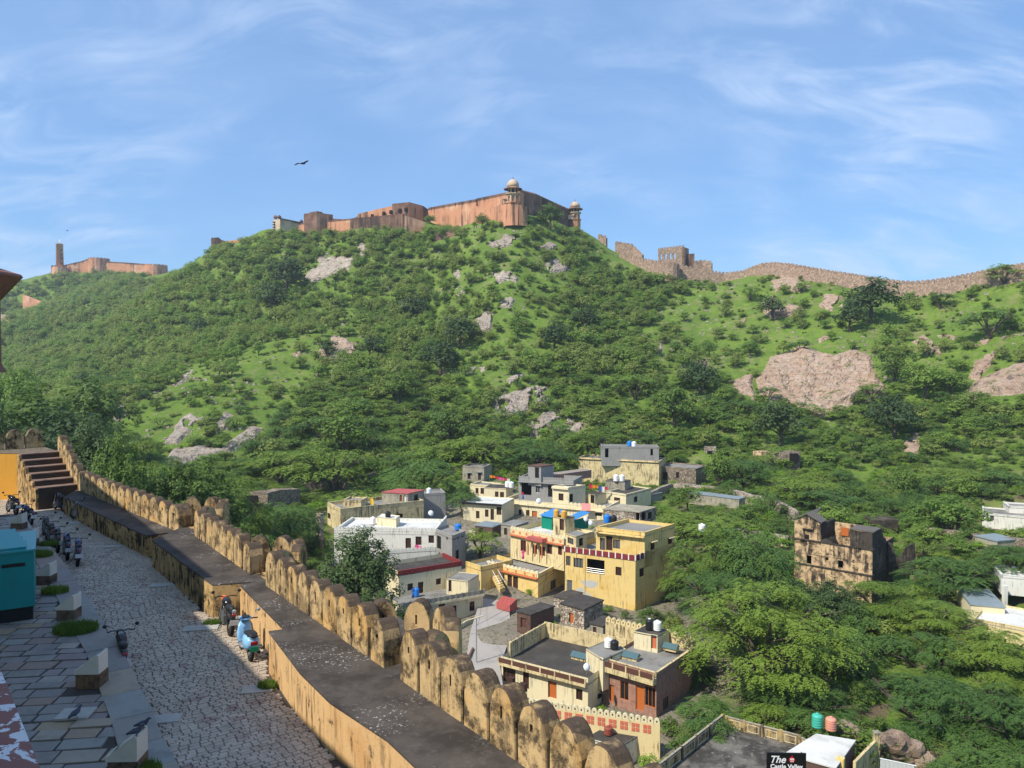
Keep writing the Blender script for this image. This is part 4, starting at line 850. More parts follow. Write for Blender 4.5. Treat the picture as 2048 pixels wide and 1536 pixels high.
def scooter():
    t_ = empty('scooter')
    wheel(t_, 0.60, 0.23, wdt=0.10); wheel(t_, -0.55, 0.23, wdt=0.10)
    def loft(prof, m, name):                      # prof: (x, halfwidth, zlow, zhigh)
        b = MB(); rings = []
        for x, hw, z0, z1 in prof:
            rings.append([Vector((x, hw * c, (z0 + z1) / 2 + (z1 - z0) / 2 * s_)) for c, s_ in ((math.copysign(abs(math.cos(a)) ** .6, math.cos(a)), math.copysign(abs(math.sin(a)) ** .6, math.sin(a))) for a in [2 * math.pi * k / 12 for k in range(12)])])
        vs = [q for r in rings for q in r]; fs = [(i * 12 + k, i * 12 + (k + 1) % 12, (i + 1) * 12 + (k + 1) % 12, (i + 1) * 12 + k) for i in range(len(rings) - 1) for k in range(12)]
        fs += [tuple(range(11, -1, -1)), tuple(range(len(vs) - 12, len(vs)))]; b.add(vs, fs); return b.build(name, m, t_, True)
    loft([(-0.82, 0.10, 0.52, 0.66), (-0.72, 0.20, 0.40, 0.76), (-0.45, 0.22, 0.30, 0.76), (-0.12, 0.17, 0.30, 0.70), (-0.04, 0.13, 0.34, 0.64)], M['lightblue'], 'rear_body')
    loft([(-0.12, 0.17, 0.24, 0.34), (0.10, 0.19, 0.22, 0.32), (0.34, 0.18, 0.24, 0.36)], M['greypaint'], 'footboard')
    loft([(0.26, 0.20, 0.30, 0.46), (0.34, 0.23, 0.36, 0.78), (0.40, 0.19, 0.44, 0.96), (0.50, 0.12, 0.46, 0.86)], M['lightblue'], 'front_shield')
    loft([(0.24, 0.15, 0.98, 1.02), (0.36, 0.19, 0.94, 1.08), (0.48, 0.12, 0.94, 1.06)], M['lightblue'], 'handlebar_cowl')
    loft([(-0.86, 0.09, 0.78, 0.82), (-0.60, 0.15, 0.74, 0.86), (-0.25, 0.16, 0.72, 0.82), (-0.02, 0.12, 0.68, 0.76)], M['seatblack'], 'seat')
    loft([(0.42, 0.08, 0.40, 0.52), (0.62, 0.10, 0.42, 0.54), (0.84, 0.07, 0.28, 0.40)], M['lightblue'], 'front_mudguard')
    b = MB(); b.obox((0.24, -0.11, 1.05), (0.05, 0, 0.03), (0, 0.22, 0), (0.09, 0, 0.02)); b.build('instrument_screen', M['glass'], t_)
    b = MB(); b.tube([(0.28, 0.36, 1.02), (0.34, 0, 1.0), (0.28, -0.36, 1.02)], 0.02, 6); b.build('handlebar', M['blackp'], t_)
    for s in (-1, 1):
        b = MB(); b.tube([(0.30, 0.22 * s, 1.04), (0.28, 0.34 * s, 1.24)], 0.008, 4); b.lathe((0.27, 0.36 * s, 1.22), [(0.02, 0), (0.06, 0.03), (0.06, 0.08), (0.02, 0.11)], 8); b.build('mirror', M['steel'], t_)
    b = MB(); b.obox((-0.86, -0.10, 0.56), (0.03, 0, 0.02), (0, 0.20, 0), (-0.02, 0, 0.09)); b.build('tail_light', M['taillamp'], t_)
    b = MB(); b.obox((-0.90, -0.12, 0.38), (0.012, 0, 0), (0, 0.24, 0), (-0.02, 0, 0.15)); b.build('number_plate', M['greenplastic'], t_)
    b = MB(); b.tube([(-0.74, 0.18, 0.80), (-0.92, 0.10, 0.84), (-0.92, -0.10, 0.84), (-0.74, -0.18, 0.80)], 0.014, 5); b.build('grab_rail', M['blackp'], t_)
    b = MB(); b.tube([(-0.2, -0.17, 0.26), (-0.75, -0.18, 0.30)], [0.03, 0.05], 7); b.build('exhaust', M['blackp'], t_)
    return t_
sc_ = scooter(); p = onz(492, 1312, ZR); sc_.location = (p.x, p.y, ZR + 0.03); sc_.rotation_euler = (R(4), 0, R(122)); tag(sc_, 'light blue scooter with green number plate beside the sunlit bench wall', 'scooter', 'two-wheelers parked along the lane')

# ---------------------------------------------------------------- birds
M['pigeon'] = plain('pigeon_feathers', (0.06, 0.07, 0.10), 0.7, 0.3, 12); M['kite'] = plain('dark_brown_feathers', (0.035, 0.028, 0.024), 0.8, 0.2, 8)
def pigeon(loc, rz, lab, k=1.0):
    b = MB(); b.tube([(-0.20, 0, 0.09), (-0.13, 0, 0.11), (-0.04, 0, 0.13), (0.04, 0, 0.15), (0.08, 0, 0.19), (0.10, 0, 0.23), (0.13, 0, 0.24), (0.17, 0, 0.225)], [0.018, 0.035, 0.06, 0.06, 0.04, 0.032, 0.03, 0.006], 9)
    for s in (-1, 1): b.tube([(0.0, 0.025 * s, 0.09), (0.01, 0.03 * s, 0.0)], 0.006, 4); b.tube([(0.06, 0.045 * s, 0.15), (-0.04, 0.06 * s, 0.14), (-0.17, 0.03 * s, 0.10)], [0.02, 0.026, 0.008], 5)
    o = b.build('pigeon', M['pigeon'], None, True); o.location = loc; o.rotation_euler = (0, 0, rz); o.scale = (k,) * 3; tag(o, lab, 'bird', 'birds at the fort'); return o
p = onz(152, 1436, ZP + 0.05); pigeon((p.x, p.y, ZP + 0.045), R(70), 'blue grey pigeon standing on the white drain cover', 1.0)
fl = onz(256, 1545, ZP)
pigeon((fl.x + 0.25, fl.y + 0.14, ZP + .80), R(10), 'dark pigeon perched at the top of the flood light rim', .9)
pigeon((fl.x + 0.26, fl.y - 0.16, ZP + .80), R(25), 'dark pigeon on the flood light rim, lower of two', .9)
def soaring(c, k, lab, rz):
    b = MB(); b.tube([(-0.36, 0, -0.06), (-0.24, 0, -0.02), (-0.08, 0, 0), (0.08, 0, 0.01), (0.18, 0, 0.0), (0.25, 0, -0.03)], [0.012, 0.04, 0.08, 0.08, 0.05, 0.01], 8)
    b.poly([(-0.22, 0.03, -0.02), (-0.22, -0.03, -0.02), (-0.50, -0.08, -0.09), (-0.46, 0, -0.08), (-0.50, 0.08, -0.09)])
    for s in (-1, 1):
        up = 1.0 if s > 0 else 0.15
        secs = [(0.0, 0.10, -0.10, 0.0), (0.22, 0.14, -0.14, 0.11 * up), (0.42, 0.10, -0.16, 0.17 * up), (0.58, 0.02, -0.18, 0.17 * up - .02), (0.72, -0.14, -0.24, 0.12 * up - .03)]
        vs = []
        for y, xf, xb, z in secs: vs += [(xf, y * s, z + .012), (xb, y * s, z), (xf, y * s, z - .012)]
        fs = []
        for i in range(len(secs) - 1):
            for q in range(3): fs.append((i * 3 + q, i * 3 + (q + 1) % 3, i * 3 + 3 + (q + 1) % 3, i * 3 + 3 + q))
        b.add(vs, fs)
    o = b.build('flying_bird', M['kite'], None, True); o.location = c; o.rotation_euler = (R(-12), R(-8), rz); o.scale = (k,) * 3; tag(o, lab, 'bird', 'birds at the fort')
soaring(at(606, 327, 62), 1.0, 'dark kite soaring with raised wings in the open sky', R(62))
soaring(at(135, 461, 300), 1.1, 'tiny distant bird in the sky near the watch tower', R(20))

# ---------------------------------------------------------------- palace edge where the viewer stands
pal = thing('palace_corner', 'red sandstone palace ledge and pavilion eave at the very edge of the view', 'palace', (0, 0, 0))
t = NT('red_sandstone'); c = t.mix(t.noise(2.5, 6), (0.20, 0.085, 0.07), (0.30, 0.14, 0.115)); c = t.mix(t.math('MULTIPLY', t.ramp(t.noise(3.0, 7, .65, .3, off=(5.3, 1.4, 0)), 0.53, 0.545), 0.95), c, (0.66, 0.65, 0.65)); t.bump(t.noise(14, 5), 0.01); M['sandstone'] = t.done(c, 0.85, 0.2)
t = NT('red_sandstone_plain'); c = t.mix(t.noise(2.5, 6), (0.22, 0.10, 0.075), (0.32, 0.16, 0.12)); c = t.mix(t.math('MULTIPLY', t.ramp(t.noise(3, 6, .7), 0.5, 0.7), 0.5), c, (0.09, 0.06, 0.05)); M['sandplain'] = t.done(c, 0.85, 0.2)
e0, e1 = onz(-60, 1185, -2.0), onz(92, 1560, -2.0); dd = (e1 - e0).normalized(); nn_ = Vector((dd.y, -dd.x, 0))
if nn_.x > 0: nn_ = -nn_
b = MB(); b.obox(e0 - dd * 3 + Vector((0, 0, -0.14)), dd * ((e1 - e0).length + 6), nn_ * 2.2 + Vector((0, 0, 0.25)), Vector((0, 0, 0.13))); b.build('ledge_slab', M['sandstone'], pal)
# palace range behind the ledge: keeps the lane in its shade
n_w = Vector((-0.80, -0.60, 0)); wl_d = Vector((-0.60, 0.80, 0))
PALD = 11.2
def palace_block(s0, s1, top):
    q0 = mlp(17.0) + n_w * (1.8 + PALD) + wl_d * s0
    b = MB(); b.obox(Vector((q0.x, q0.y, -16)), wl_d * (s1 - s0), n_w * 14, Vector((0, 0, top + 16))); b.build('palace_range', M['cream'], pal)
    b = MB(); b.obox(Vector((q0.x, q0.y, top)) - n_w * 0.4, wl_d * (s1 - s0), n_w * 14.4, Vector((0, 0, 0.25))); b.build('cornice', M['sandplain'], pal)
palace_block(-34, 13.5, 3.0); palace_block(13.5, 38, 4.9)
# corner pavilion: post, sloping eave, dome foot
pc = at(-58, 640, 5.0)
b = MB(); b.lathe((pc.x + .12, pc.y, at(0, 745, 5).z), [(0.09, 0), (0.062, .06), (0.062, at(0, 560, 5).z - at(0, 745, 5).z)], 8, R(22)); b.build('pillar', M['sandplain'], pal)
b = MB(); ze = at(0, 542, 5.0).z; K5 = 5.0 / 11.5
b.lathe((pc.x - 0.62 * K5, pc.y + 0.3 * K5, ze), [(r_ * K5, z_ * K5) for r_, z_ in [(0.72, -0.42), (1.05, -0.02), (1.02, 0.02), (0.70, 0.12), (0.66, 0.16), (0.72, 0.18), (0.72, 0.24), (0.66, 0.26), (0.66, 0.36)]], 8, R(22)); b.build('eave', M['sandplain'], pal)
# ---------------------------------------------------------------- village houses
class House:
    def __init__(s, name, label, A, B, D, ztop, zbot, mat, roof='roofgrey', cat='house', ph=0.8, pt=0.2, parmat=None, par='fblr', root=None, group='houses of the village', ey=None):
        s.A, s.B = Vector((A.x, A.y, 0)), Vector((B.x, B.y, 0)); s.W = (s.B - s.A).length; s.D = D
        s.ex = (s.B - s.A).normalized(); s.ey = ey or Vector((-s.ex.y, s.ex.x, 0)); s.nr = Vector((s.ey.y, -s.ey.x, 0)); s.nf = Vector((s.ex.y, -s.ex.x, 0))
        s.zt, s.zb, s.mat, s.ph, s.pt, s.roofm, s.par, s.parmat = ztop, zbot, M[mat], ph, pt, M[roof], par, M[parmat or mat]
        s.sink = 1.6; s.holes = {'f': [], 'r': [], 'l': [], 'b': []}
        s.root = root or thing(name, label, cat, (s.A.x, s.A.y, zbot), 0, group)
        s.off = s.root.location.copy()
    def mb(s):
        b = MB(); b.off = s.off; return b
    def face(s, k):
        return {'f': (s.A, s.ex, s.nf, s.W), 'r': (s.B, s.ey, s.nr, s.D), 'l': (s.A + s.ey * s.D, -s.ey, -s.nr, s.D), 'b': (s.B + s.ey * s.D, -s.ex, -s.nf, s.W)}[k]
    def sz(s, k, u, v):                       # pixel -> (distance along face, height)
        o, d, n, L = s.face(k); r_ = ray(u, v); t_ = (o.dot(n)) / (r_.dot(n)); p = r_ * t_; return (p - o).dot(d), p.z
    def open(s, k, u0, v0, u1, v1, kind='window', m=None, **kw):
        a, b = s.sz(k, u0, (v0 + v1) / 2), s.sz(k, u1, (v0 + v1) / 2); um = (u0 + u1) / 2
        zt_, zb_ = s.sz(k, um, v0)[1], s.sz(k, um, v1)[1]
        x0, x1 = sorted((a[0], b[0])); L = s.face(k)[3]
        x0, x1 = max(0.12, x0), min(L - 0.12, x1); zb_ = max(s.zb + 0.02, zb_); zt_ = min(s.zt - 0.05, zt_)
        if x1 - x0 < 0.15 or zt_ - zb_ < 0.15: return
        for (a0, a1, b0, b1, *_) in s.holes[k]:
            if x0 < a1 and x1 > a0 and zb_ < b1 and zt_ > b0: return
        s.holes[k].append((x0, x1, zb_, zt_, kind, m, kw))
    def osz(s, k, x, z, w, h, kind='window', m=None, **kw): s.holes[k].append((x, x + w, z, z + h, kind, m, kw))
    def wallface(s, k):
        o, d, n, L = s.face(k); hs = s.holes[k]; b = s.mb(); dep = 0.22
        xs = sorted({0.0, L} | {h[0] for h in hs} | {h[1] for h in hs}); zs = sorted({s.zb - s.sink, s.zb, s.zt} | {h[2] for h in hs} | {h[3] for h in hs})
        P = lambda x, z, e=0.0: o + d * x - n * e + Vector((0, 0, z))
        for x0, x1 in zip(xs, xs[1:]):
            for z0, z1 in zip(zs, zs[1:]):
                xm, zm = (x0 + x1) / 2, (z0 + z1) / 2
                if any(h[0] < xm < h[1] and h[2] < zm < h[3] for h in hs): continue
                b.poly([P(x0, z0), P(x1, z0), P(x1, z1), P(x0, z1)])
        for (x0, x1, z0, z1, *_r) in hs:
            b.poly([P(x0, z0), P(x0, z0, dep), P(x1, z0, dep), P(x1, z0)][::-1]); b.poly([P(x0, z1), P(x1, z1), P(x1, z1, dep), P(x0, z1, dep)][::-1])
            b.poly([P(x0, z0), P(x0, z1), P(x0, z1, dep), P(x0, z0, dep)][::-1]); b.poly([P(x1, z0), P(x1, z0, dep), P(x1, z1, dep), P(x1, z1)][::-1])
        b.build('wall', s.mat, s.root)
        for (x0, x1, z0, z1, kind, m, kw) in hs:
            w, h = x1 - x0, z1 - z0
            if kind in ('void',):
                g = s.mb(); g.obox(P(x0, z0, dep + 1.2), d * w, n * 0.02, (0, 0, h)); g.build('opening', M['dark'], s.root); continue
            g = s.mb(); g.obox(P(x0 + .01, z0 + .01, dep), d * (w - .02), n * 0.03, (0, 0, h - .02)); pan = g.build('door' if kind == 'door' else 'window', M[m or ('wood' if kind == 'door' else 'glass')], s.root)
            fr = kw.get('frame', 'wood'); f = 0.07
            if fr:
                g = s.mb(); e = dep - 0.09
                for (a, c, ww, hh) in ((x0, z0, f, h), (x1 - f, z0, f, h), (x0 + f, z1 - f, w - 2 * f, f)) + (() if kind == 'door' else ((x0 + f, z0, w - 2 * f, f),)): g.obox(P(a, c, e + .004), d * ww, n * 0.06, (0, 0, hh))
                g.build('frame', M[fr], pan)
            if kind == 'window' and kw.get('bars', True):
                g = s.mb(); nb = 1 if w < 1.3 else 2
                for i in range(nb): g.obox(P(x0 + w * (i + 1) / (nb + 1) - .025, z0 + f, dep - 0.075), d * 0.05, n * 0.04, (0, 0, h - 2 * f))
                g.build('glazing_bar', M[fr or 'wood'], pan)
            if kind == 'door':
                g = s.mb(); g.obox(P(x0 + w * 0.86, z0 + h * 0.45, dep - 0.04), d * 0.05, n * 0.05, (0, 0, 0.14)); g.build('handle', M['steel'], pan)
            if kw.get('shade'):
                g = s.mb(); g.obox(P(x0 - .2, z1 + .12, 0.0), d * (w + .4), n * 0.5 + Vector((0, 0, -.06)), (0, 0, .08)); g.build('sun_shade', M[kw['shade']], s.root)
            if kw.get('sill'):
                g = s.mb(); g.obox(P(x0 - .1, z0 - .1, 0.0), d * (w + .2), n * 0.12, (0, 0, .08)); g.build('sill', M[kw['sill']], pan)
    def finish(s, faces='frlb', roof=True):
        for k in faces: s.wallface(k)
        zr = s.zt - s.ph
        if roof:
            b = s.mb(); e = 0.0 if s.ph > 0.05 else -0.12
            b.obox(s.A + s.ex * e + s.ey * e + Vector((0, 0, zr - 0.12)), s.ex * (s.W - 2 * e), s.ey * (s.D - 2 * e), (0, 0, 0.12 if s.ph > .05 else .16)); b.build('roof', s.roofm, s.root)
        if s.ph > 0.05:
            for k in s.par:                 # inner skin and coping of the roof parapet
                o, d, n, L = s.face(k); b = s.mb(); b.obox(o - n * s.pt + Vector((0, 0, zr + .01)), d * L, n * (s.pt - 0.004), (0, 0, s.ph - 0.02)); b.obox(o - n * (s.pt + 0.03) + Vector((0, 0, s.zt)), d * L, n * (s.pt + 0.07), (0, 0, 0.07)); b.build('parapet', s.parmat, s.root)
        return s
    def slab(s, k, z, out=0.6, th=0.14, m=None, name='balcony_slab', x0=0.0, x1=None):
        o, d, n, L = s.face(k); x1 = L if x1 is None else x1; b = s.mb(); b.obox(o + d * x0 + Vector((0, 0, z)), d * (x1 - x0), n * out, (0, 0, th)); return b.build(name, m or s.mat, s.root)
    def rail(s, k, z, out, n_pan, panm, postm, h=0.85, x0=0.0, x1=None, name='railing_panel'):
        o, d, n, L = s.face(k); x1 = L if x1 is None else x1; st = (x1 - x0) / n_pan
        for i in range(n_pan + 1):
            b = s.mb(); b.obox(o + d * (x0 + i * st - .08) + n * (out - .16) + Vector((0, 0, z)), d * 0.16, n * 0.18, (0, 0, h + .08)); b.build('railing_post', postm, s.root)
            if i < n_pan:
                b = s.mb(); b.obox(o + d * (x0 + i * st + .08) + n * (out - .11) + Vector((0, 0, z)), d * (st - .16), n * 0.08, (0, 0, h)); b.build(name, panm, s.root)
    def merlons(s, k, z, w, h, m, pointed=False, x0=0.0, x1=None, inset=0.0):
        o, d, n, L = s.face(k); x1 = L if x1 is None else x1; N = max(1, int((x1 - x0) / w)); st = (x1 - x0) / N
        prof = [(-.46, 0), (-.46, .55), (0, 1), (.46, .55), (.46, 0)] if pointed else [(-.46, 0), (-.46, .5), (-.33, .82), (0, 1), (.33, .82), (.46, .5), (.46, 0)]
        for i in range(N):
            c0 = o + d * (x0 + (i + .5) * st) - n * (inset + .16) + Vector((0, 0, z)); b = s.mb(); b.prism([c0 + d * (st * a) + Vector((0, 0, h * c)) for a, c in prof], n * 0.16); b.build('merlon', m, s.root)
def hpx(name, label, FL, FR, Yfr, D, zbv, mat, **kw):
    """front top corners in pixels, distance of the front right corner, pixel row of its foot"""
    z = at(FR[0], FR[1], Yfr).z; A, B = onz(FL[0], FL[1], z), onz(FR[0], FR[1], z)
    if isinstance(D, tuple):
        P = onz(D[0], D[1], z); ev = Vector((P.x - B.x, P.y - B.y, 0)); D = ev.length; kw['ey'] = ev / D
    return House(name, label, A, B, D, z, at(FR[0], zbv, Yfr).z, mat, **kw)
NB = 0
def tank(p, m, lab, r=0.55, h=1.15, cat='water tank', group='rooftop water tanks', capm=None):
    t_ = thing('water_tank', lab, cat, p, 0, group); b = MB(); prof = [(r * .96, 0), (r, .05)]
    for i in range(4): z = h * (.12 + .2 * i); prof += [(r, z), (r * .94, z + .04 * h), (r, z + .08 * h)]
    prof += [(r, h * .86), (r * .8, h * .96), (r * .35, h * 1.02)]; b.lathe((0, 0, 0), prof, 14); b.build('tank_body', m, t_, True)
    b = MB(); b.lathe((0, 0, h * 1.0), [(r * .34, 0), (r * .36, .08), (r * .2, .12)], 12); b.build('lid', capm or m, t_, True); return t_
def tank_on(u, v, z, m, lab, **kw): p = onz(u, v, z); return tank((p.x, p.y, z), m, lab, **kw)

# --- house with the dark flat roof, nearest the wall
h1 = hpx('courtyard_house', 'cream house with a large dark flat roof walled by tall stained parapets', (1003,1312), (1176,1356), 84.6, 10.2, 1418, 'cream', roof='roofdark', ph=0.75, par='', parmat='stained')
h1.open('f',1096,1363,1113,1397,'door','orangewood'); h1.open('f',1152,1378,1165,1400,'window','wood'); h1.open('f',1006,1330,1031,1365,'window','wood'); h1.open('f',1046,1344,1058,1378,'door','wood')
h1.open('f',1158,1370,1162,1374,'void'); h1.open('r',1195,1385,1205,1412,'door','wood')
h1.finish()
h1.slab('f', h1.zt - 0.85, 0.7, 0.35, M['stained'], 'cornice'); h1.rail('f', h1.zt - .5, 0.7, 6, M['brown'], M['stained'], .55)
zr = h1.zt - .75
b = h1.mb(); o, d, n, L = h1.face('l'); b.obox(o + Vector((0, 0, zr)) - n * .2, d * (L - 1.6), n * .2, (0, 0, 1.9)); b.build('tall_parapet', M['stained'], h1.root)
o, d, n, L = h1.face('b'); b = h1.mb(); b.obox(o + Vector((0, 0, zr)) - n * .2 + d * .0, d * L, n * .2, (0, 0, 2.0)); b.build('tall_parapet', M['stained'], h1.root)
for i in range(7):
    o, d, n, L = h1.face('l'); b = h1.mb(); b.obox(o + d * (L - 1.6) * i / 6.3 + Vector((0, 0, zr)) - n * .26, d * .22, n * .32, (0, 0, 1.95)); b.build('pilaster', M['stained'], h1.root)
h1s = hpx('stair_block', 'cream stair block with a flat top between the two terrace roofs', (1172,1297), (1206,1318), 86.0, (1252,1298), 1355, 'cream', roof='roofgrey', ph=0.12, par='')
h1s.open('f',1199,1316,1204,1322,'void'); h1s.finish()
tank_on(1217,1294,h1s.zt,M['whitep'],'white ribbed water tank on the cream stair block',r=.5,h=1.05); tank_on(1229,1297,h1s.zt,M['blackp'],'black water tank beside the white one on the stair block',r=.5,h=.95)
def roof_hatch(u, v, z, lab, rz=0.0, w=1.7, m='skylight'):
    p = onz(u, v, z); t_ = thing('roof_hatch', lab, 'roof hatch', (p.x, p.y, z), rz, 'roof hatches'); b = MB(); b.box((0, 0, 0), w, 1.0, .35); b.build('kerb', M['stained'], t_)
    b = MB(); b.prism([Vector((-w / 2 - .1, -.65, .36)), Vector((-w / 2 - .1, .0, .85)), Vector((-w / 2 - .1, .0, .80)), Vector((-w / 2 - .1, -.60, .34))], (w + .2, 0, 0)); b.build('glass_cover', M[m], t_)
    b = MB(); b.prism([Vector((-w / 2 - .1, .65, .36)), Vector((-w / 2 - .1, .006, .85)), Vector((-w / 2 - .1, .006, .80)), Vector((-w / 2 - .1, .60, .34))], (w + .2, 0, 0)); b.build('glass_cover', M[m], t_)
RZV = math.atan2(h1.ex.y, h1.ex.x)
roof_hatch(1160,1318,zr + .01,'teal glazed roof hatch on the dark roof beside the stair block',RZV, 1.9)
# --- brick fronted neighbour
h2 = hpx('brick_front_house', 'house with red brick front, orange carved doors and cream roof terrace', (1206,1317), (1313,1347), 83, 9.5, 1432, 'brick', roof='roofgrey', ph=0.45, par='fr', parmat='stained')
h2.open('f',1240,1363,1257,1400,'window','glass',frame='orangewood'); h2.open('f',1271,1372,1288,1428,'door','orangewood',frame='orangewood'); h2.open('f',1289,1374,1311,1414,'window','glass',frame='orangewood'); h2.open('f',1219,1370,1228,1412,'door','orangewood')
h2.open('r',1326,1395,1337,1420,'window','shutter'); h2.finish()
h2.slab('f', h2.zt - 1.15, 0.75, 0.6, M['stained'], 'cornice'); h2.rail('f', h2.zt - .55, .75, 4, M['brown'], M['stained'], .6)
zr2 = h2.zt - .45
roof_hatch(1262,1318,zr2,'teal glazed roof hatch on the grey terrace above the brick front',RZV, 1.8); roof_hatch(1342,1300,zr2 + .3,'teal glazed roof hatch under the spreading tree',RZV, 1.6)
h2s = hpx('roof_room', 'cream stair room with a red door on the brick house terrace', (1268,1262), (1315,1271), 90, (1338,1259), 1300, 'cream', roof='roofdark', ph=.12, par='')
h2s.open('f',1302,1268,1313,1298,'door','terracotta'); h2s.finish()
tank_on(1299,1258,h2s.zt,M['blackp'],'black water tank with white lid on the stair room',r=.5,h=1.2,capm=M['whitep']); tank_on(1315,1260,h2s.zt,M['whitep'],'white ribbed water tank on the stair room',r=.5,h=1.1)
def lone_wall(name, label, P, z0, z1, m, th_=.25, mer=None, cat='wall', group=None):
    t_ = thing(name, label, cat, (P[0].x, P[0].y, z0), 0, group)
    for a, c in zip(P, P[1:]):
        dd = Vector((c.x - a.x, c.y - a.y, 0)); L = dd.length; dd.normalize(); nn = Vector((-dd.y, dd.x, 0)); b = MB(); b.off = t_.location.copy()
        b.obox(Vector((a.x, a.y, z0)), dd * L, nn * th_, (0, 0, z1 - z0)); b.build('wall_panel', m, t_)
        if mer:
            w, h, pointed, mm, slot = mer; N = max(1, int(L / w)); st = L / N
            prof = [(-.44, 0), (-.44, .55), (0, 1), (.44, .55), (.44, 0)] if pointed else [(-.46, 0), (-.46, .5), (-.33, .82), (0, 1), (.33, .82), (.46, .5), (.46, 0)]
            for i in range(N):
                c0 = Vector((a.x, a.y, z1)) + dd * (i + .5) * st; b = MB(); b.off = t_.location.copy(); b.prism([c0 + dd * (st * q) + Vector((0, 0, h * r_)) for q, r_ in prof], nn * th_); mo = b.build('merlon', mm, t_)
                if slot:
                    b = MB(); b.off = t_.location.copy(); b.obox(c0 - dd * .07 - nn * .006 + Vector((0, 0, h * .28)), dd * .14, nn * .02, (0, 0, h * .32)); b.build('slot', M['wood'], mo)
    return t_
zc = at(1210, 1240, 98).z
lone_wall('compound_wall', 'tall cream compound wall with small pointed slotted merlons behind the brick house', [onz(1211,1243,zc), onz(1272,1257,zc), onz(1390,1284,zc)], zc - 3.6, zc, M['stained'], .3, (.72, .75, True, M['yellow'], True))
zg = at(1064, 1408, 80).z
gw = lone_wall('painted_boundary_wall', 'cream boundary wall with rounded merlons and red painted panels', [onz(1056,1408,zg), onz(1182,1428,zg), onz(1320,1450,zg)], zg - 4.0, zg, M['yellow'], .25, (.62, .62, False, M['cream'], True))
ga, gb_ = onz(1056,1408,zg), onz(1320,1450,zg); dg = (gb_ - ga); Lg = dg.length; dg.normalize(); ng = Vector((dg.y, -dg.x, 0))
if ng.y > 0: ng = -ng
for i in range(11):
    for q in range(2):
        for r_ in range(2):
            b = MB(); b.off = gw.location.copy(); b.obox(ga + dg * (0.5 + i * (Lg - 1) / 11 + q * .42) + ng * .02 + Vector((0, 0, -.55 - r_ * .45)), dg * .34, ng * .03, (0, 0, .36)); b.build('painted_panel', M['pinkred'], gw)
# small block with two tanks
hk = hpx('tank_block', 'small black roofed block with pipes carrying two water tanks', (1172,1475), (1240,1492), 74, (1290,1462), 1525, 'white', roof='roofdark', ph=.1, par='')
hk.open('f',1222,1482,1240,1510,'window','glass'); hk.finish()
tank_on(1233,1458,hk.zt,M['whitep'],'tall white ribbed water tank above the painted boundary wall',r=.42,h=1.3); tank_on(1217,1468,hk.zt,M['brownp'],'red brown water tank beside the tall white one',r=.45,h=.75)
# --- restaurant terrace at the edge of the valley
zc4 = at(1400, 1480, 72).z
zfl = onz(1440,1470,zc4)
A4, B4 = onz(1300,1560,zc4), onz(1445,1452,zc4); ex4 = (B4 - A4).normalized()
pts4 = [onz(u, v, zc4) for u, v in [(1200,1640),(1300,1570),(1380,1500),(1447,1452),(1600,1493),(1690,1540),(1640,1700)]]
t = NT('weathered_terrace_floor'); c = t.mix(t.ramp(t.noise(.35, 7, .7, .3), .4, .62), (.055, .05, .045), (.17, .155, .135)); c = t.mix(t.math('MULTIPLY', t.ramp(t.noise(2.2, 7, .7, .4), .58, .66), .6), c, (.36, .34, .31)); M['rooffloor'] = t.done(c, .95, .1)
rt = thing('terrace_building', 'flat roofed terrace building with stained panelled parapet and a restaurant sign', 'building', (pts4[3].x, pts4[3].y, -36), 0, 'houses of the village')
b = MB(); b.off = rt.location.copy(); b.prism([Vector((p.x, p.y, -38)) for p in pts4], (0, 0, zc4 + 38 - .05)); b.build('wall', M['stained'], rt)
b = MB(); b.off = rt.location.copy(); b.prism([Vector((p.x, p.y, zc4 - .05)) for p in pts4], (0, 0, .05)); b.build('roof', M['rooffloor'], rt)
M['parp'] = plaster('panelled_parapet', (0.40, 0.31, 0.17), (0.04, 0.034, 0.028), .9, .9, .40, .58, (.55, .36, .10), .6)
def par_run(P, Q, n, h, bulge=0.0):
    dd = Vector((Q.x - P.x, Q.y - P.y, 0)); L = dd.length; dd.normalize(); nn = Vector((-dd.y, dd.x, 0)); st = L / n
    for i in range(n + 1):
        b = MB(); b.off = rt.location.copy(); b.obox(P + dd * (i * st - .12) - nn * .12, dd * .24, nn * .24, (0, 0, h + .12)); b.build('parapet_post', M['parp'], rt)
        if i < n:
            b = MB(); b.off = rt.location.copy(); b.obox(P + dd * (i * st + .12) - nn * .06, dd * (st - .24), nn * .12, (0, 0, h)); pp = b.build('parapet_panel', M['parp'], rt)
            b = MB(); b.off = rt.location.copy()
            for (a0, z0, ww, hh) in ((.35, .12, st - .7, .05), (.35, h - .2, st - .7, .05), (.35, .17, .05, h - .37), (st - .40, .17, .05, h - .37)): b.obox(P + dd * (i * st + a0) - nn * .085 + Vector((0, 0, z0)), dd * ww, nn * .03, (0, 0, hh))
            b.build('panel_moulding', M['cream'], pp)
            b = MB(); b.off = rt.location.copy(); b.obox(P + dd * (i * st + .08) - nn * .1 + Vector((0, 0, h)), dd * (st - .16), nn * .2, (0, 0, .07)); b.build('coping', M['greyold'], rt)
par_run(pts4[1], pts4[3] - (pts4[3] - pts4[1]).normalized() * .3, 5, 1.15); par_run(pts4[3] + (pts4[4] - pts4[3]).normalized() * .3, pts4[4], 4, 1.0); par_run(pts4[4], pts4[5], 2, .9)
wr = thing('white_roof_shed', 'brick rooftop shed with a whitewashed flat roof beside the terrace', 'shed', (onz(1570,1480,zc4).x, onz(1570,1480,zc4).y, zc4), 0, 'houses of the village')
zw = at(1600, 1470, 69).z; q4 = [onz(u, v, zw) for u, v in [(1568,1507),(1632,1467),(1712,1480),(1672,1536)]]
